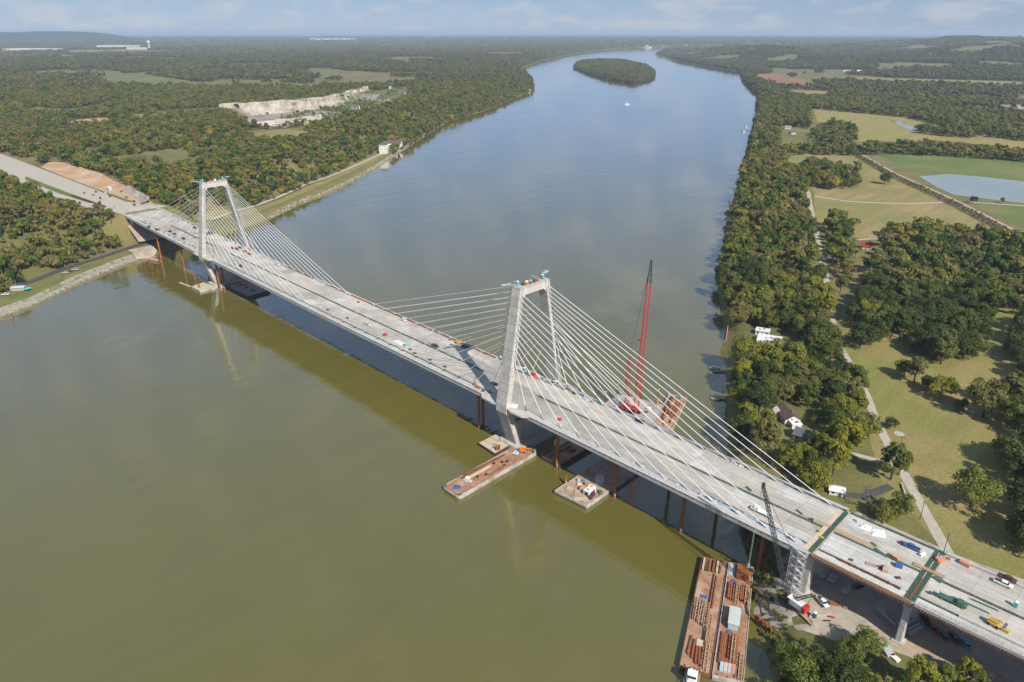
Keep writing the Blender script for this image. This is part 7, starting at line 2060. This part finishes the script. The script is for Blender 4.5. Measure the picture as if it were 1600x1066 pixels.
def one_tree(p, size, kind, form, label, squash=1.0):
    return add_tree(p[0], p[1], hz(*p) - .2, size, kind, form, (p[0] * 7.3) % 6.28, label, None, 'tree', squash)
SINGLE = [((555.2, 88.83), 2.05, 'bright', 1, 'round bright green tree standing alone in the meadow'),
          ((495.3, 202.95), 1.84, 'brown', 4, 'small olive brown tree at the left of the meadow row'),
          ((512.58, 192.34), 1.67, 'olive', 5, 'low olive bush in the middle of the meadow row'),
          ((536.5, 184.55), 2.34, 'brown', 0, 'grey brown half bare tree in the meadow row'),
          ((543.52, 203.94), 1.93, 'brown', 2, 'thin grey brown tree at the right of the meadow row'),
          ((488.46, 205.94), 1.3, 'mid', 1, 'green bush at the far left end of the meadow row'),
          ((504.13, 197.53), 1.1, 'dark', 5, 'dark bush between the brown and olive trees of the meadow row'),
          ((525.13, 185.47), .9, 'mid', 5, 'low green bush right of the olive bush in the meadow row'),
          ((522.44, 85.48), 1.78, 'mid', 2, 'leaning green tree beside the gravel lane'),
          ((523.73, 92.8), 1.19, 'olive', 4, 'smaller olive tree leaning on the lane tree'),
          ((528.69, 51.81), 1.05, 'brown', 5, 'brownish bush just behind the bridge parapet'),
          ((534.33, 58.76), 1.22, 'mid', 0, 'green bush beside the lane behind the bridge'),
          ((532.41, 51.14), 0.85, 'olive', 5, 'low olive bush between the two bushes behind the bridge'),
          ((504.72, 135.02), 0.77, 'dark', 1, 'small dark round bush at the lane bend'),
          ((499.52, 114.97), 1.53, 'olive', 0, 'olive tree on the lane side of the brown roofed house'),
          ((474.48, 106.55), 0.77, 'dark', 4, 'dark bush below the brown roofed house'),
          ((473.57, 118.33), 0.71, 'bright', 1, 'pale green bush in the garden of the brown roofed house'),
          ((446.84, 264.85), 1.84, 'mid', 0, 'single green tree between lane and dense grove'),
          ((456.85, 258.71), 1.19, 'olive', 4, 'small olive tree in front of the dense grove'),
          ((537.1, -51.69), 1.25, 'bright', 0, 'bright green tree on the bank below the yard'),
          ((542.24, -56), 1.36, 'bright', 3, 'bright green tree at the bottom edge by the inlet'),
          ((550.51, -35.72), 1.0, 'mid', 1, 'sunlit tree rising in front of the yard'),
          ((553.52, -29.64), 1.05, 'bright', 3, 'yellow green tree at the middle of the yard edge'),
          ((548.42, -43.8), .9, 'dark', 5, 'dark tree in the thicket below the yard'),
          ((544.86, -46.64), .8, 'dark', 0, 'dark low tree behind the bright bank tree'),
          ((555.48, -45.66), 1.0, 'dark', 1, 'dark tree at the bottom of the yard thicket'),
          ((554.03, -52.3), 1.36, 'dark', 3, 'dark tree cut by the bottom edge'),
          ((571.1, -33.44), 1.27, 'olive', 2, 'olive tree at the bottom edge near the haul road'),
          ((576.54, -23.46), .85, 'bright', 4, 'slender yellow green tree beside the haul road'),
          ((580.99, -18.99), .95, 'olive', 2, 'thin yellowish tree with visible twigs beside the haul road'),
          ((584.28, -20.21), 1.02, 'mid', 4, 'small green tree at the bottom right of the haul road'),
          ((535.66, -63.17), 0.85, 'olive', 5, 'low olive bush at the bottom by the inlet'),
          ((546.57, -57.92), 0.94, 'brown', 5, 'brownish bush at the bottom edge below the bright tree'),
          ((257.24, 830.59), 1.70, 'dark', 1, 'round dark tree alone in the tan field'),
          ((22.54, 1311.83), 2.55, 'dark', 1, 'big dark tree pair in the far yellow field'),
          ((-38.93, 1351.35), 2.38, 'dark', 5, 'low dark tree in the far yellow field'),
          ((129.78, 1520.8), 2.04, 'dark', 0, 'dark round tree right of the narrow pond'),
          ((379.31, 781.87), 1.02, 'dark', 0, 'small dark bush on the track by the blue pond'),
          ((404.59, 807.25), 0.85, 'olive', 4, 'tiny olive bush below the blue pond')]
for s_ in SINGLE:
    one_tree(*s_)
# thicket under the single trees at the yard edge
bx, by = jitter_grid(505, 640, -140, -20, 4.2, 31)
TH = [(527.02, -41.84), (545.31, -36.34), (553.94, -30.75), (564.67, -31.83), (576.96, -27.56), (591.7, -21.13), (596.76, -43.17), (549.32, -90.82), (535.23, -60.68)]
ok = inside(bx, by, TH) & ~inside(bx, by, RIVER)
bx, by = bx[ok], by[ok]
scatter('thicket', np.column_stack([bx, by, heights(bx, by) - .5]), MID, 6, .2, .42, 'low green thicket between the yard and the inlet', 'thicket', 15)
bx, by = jitter_grid(488, 530, -45, 22, 2.6, 33)
ok = (poly_dist(bx, by, RIGHT_BANK) < 9) & ~inside(bx, by, RIVER) & (np.abs(by) > -1) & (vnoise(bx / 6, by / 6, 3) > .3)
bx, by = bx[ok], by[ok]
scatter('bank_scrub', np.column_stack([bx, by, heights(bx, by) - .4]), MID, 6, .12, .26, 'scrub growing on the bank under the bridge end', 'scrub', 16)
# autumn trees on the left bluff
for i, (p, lb) in enumerate((((-341.88, 40.66), 'yellow orange autumn tree beside the orange cutting'), ((-307.92, 47.05), 'orange autumn tree left of the left tower'), ((-292.82, 84.79), 'yellow green tree behind the left tower'), ((-243.07, -67.33), 'yellow green tree on the slope below the highway'), ((-186.64, -33.12), 'bright green tree beside the abutment slope'))):
    leafnames.setdefault('autumn', 'leaf_autumn')
    leafnames.setdefault('yellow', 'leaf_olive')
    add_tree(p[0], p[1], hz(*p) - .3, 1.4, 'autumn' if i < 2 else ('bright' if i == 4 else 'yellow'), i % 6, i * 1.1, lb)
def dead_tree(p, size, label):
    o = empty('dead_tree', (p[0], p[1], hz(*p)), .6, label, 'tree')
    o.scale = (size,) * 3
    r = random.Random(4)
    MB().tube((0, 0, -.3), (.2, .1, 5), .35, 7, .24).build('trunk', 'dry_bark', o)
    mb = MB()
    def grow(p0, d, L, rr, n):
        p1 = p0 + d * L
        mb.tube(p0, p1, rr, 5, rr * .6)
        if n:
            for _ in range(3 if n > 1 else 2):
                grow(p1, (d + Vector((r.uniform(-.8, .8), r.uniform(-.8, .8), r.uniform(-.1, .5)))).normalized(), L * .68, rr * .6, n - 1)
    for _ in range(4):
        grow(Vector((.2, .1, r.uniform(3.5, 5))), Vector((r.uniform(-.7, .7), r.uniform(-.7, .7), .8)).normalized(), 3, .2, 3)
    mb.build('branches', 'dry_bark', o)
dead_tree((524.31, 52.56), 1.1, 'bare dead tree with forked branches behind the bridge')
dead_tree((538.39, 193.58), .9, 'bare grey tree beside the half bare meadow tree')
dead_tree((585.79, -15.22), .7, 'bare twiggy tree at the bottom right beside the haul road')
def pole(p, h, label):
    o = empty('utility_pole', (p[0], p[1], hz(*p)), .9, label, 'pole', 'utility poles')
    MB().tube((0, 0, -.5), (0, 0, h), .16, 7, .11).build('post', 'bark', o)
    MB().beam((-1.1, 0, h - .7), (1.1, 0, h - .7), .12, .14).build('crossarm', 'bark', o)
    for q in (-.9, 0, .9):
        MB().tube((q, 0, h - .62), (q, 0, h - .38), .06, 6).build('insulator', 'paint_silver', o)
for p, h, lb in (((542.21, 62.87), 10, 'utility pole beside the gravel lane above the bridge'), ((556.34, 46.42), 10, 'utility pole just behind the far parapet'), ((516.03, 114.89), 9, 'utility pole at the round gravel patch'), ((-99.38, -104.71), 11, 'pale leaning utility pole on the riverside road'), ((-129.99, -63.33), 10, 'utility pole on the riverside road near the landing'), ((-140.55, -50.44), 10, 'utility pole on the riverside road by the trees'), ((443.47, 217.79), 9, 'utility pole beside the lane under the trees')):
    pole(p, h, lb)
# round gravel patch, garden fence
c = (510.25, 133.06)
drape('gravel_circle', [(c[0] + 2.6 * math.cos(a * .5236), c[1] + 2.6 * math.sin(a * .5236)) for a in range(12)], .08, 'gravel_road', 3, 'small round gravel patch in the meadow', 'gravel')
a, b_ = (527.18, 85.06), (533.22, 73.49)
fo = empty('garden_wall', (a[0], a[1], 7), math.atan2(b_[1] - a[1], b_[0] - a[0]), 'low white garden wall beside the gravel lane', 'wall')
L = math.hypot(b_[0] - a[0], b_[1] - a[1])
for k in range(5):
    MB().box(L * k / 5, L * (k + 1) / 5 - .1, -.15, .15, -.2, 1.1).build('panel', 'white_wall', fo)
sw = empty('sea_wall', (*(370.53, 201.6), 0), math.atan2(-1, .5), 'pinkish timber seawall in front of the flat white house', 'wall')
for k in range(6):
    MB().box(-9 + 3 * k, -6.1 + 3 * k, -.3, .3, -2, 5.5).build('panel', 'paint_pink', sw)

# ------------------------------------------------------------------ distant hills and the hazy air
hv, hf = [], []
rows_ = 9
hx = np.linspace(0, 1, 90)
for j in range(rows_):
    t_ = j / (rows_ - 1)
    for s_ in hx:
        a_ = YAW + 0.70 - 0.30 * s_
        R_ = 14000 + 3000 * t_
        prof = math.sin(math.pi * t_)
        hgt = prof * (float(sstep(1.0, 0.6, np.array(s_))) * 160 + 34 * float(sstep(1.0, 0.72, np.array(s_)))) * (0.92 + 0.14 * float(vnoise(np.array(s_ * 14), np.array(t_ * 3.0), 4)))
        hv.append((VIEW[0] + R_ * math.cos(a_), VIEW[1] + R_ * math.sin(a_), 10 + hgt))
for j in range(rows_ - 1):
    for i in range(89):
        k = j * 90 + i
        hf.append((k, k + 1, k + 91, k + 90))
tag(mesh_obj('hills', fast_mesh('hills', np.array(hv), np.array(hf), 'far_hill', True)), 'low blue ridge of hills on the left horizon', 'hills', kind='structure')
hm = bpy.data.materials.new('haze_air')
hm.use_nodes = True
ht = hm.node_tree
for n in list(ht.nodes):
    if n.type != 'OUTPUT_MATERIAL':
        ht.nodes.remove(n)
pv = ht.nodes.new('ShaderNodeVolumePrincipled')
pv.inputs['Color'].default_value = (0.62, 0.78, 1.0, 1)
pv.inputs['Density'].default_value = 0.00005
pv.inputs['Anisotropy'].default_value = 0.0
ht.links.new(pv.outputs[0], ht.nodes['Material Output'].inputs['Volume'])
MATS['haze_air'] = hm
hb = MB().box(-58000, 29000, -5900, 69000, -9, 238)
tag(hb.build('haze', 'haze_air'), 'thin blue haze over the distant river country', 'haze', kind='stuff')
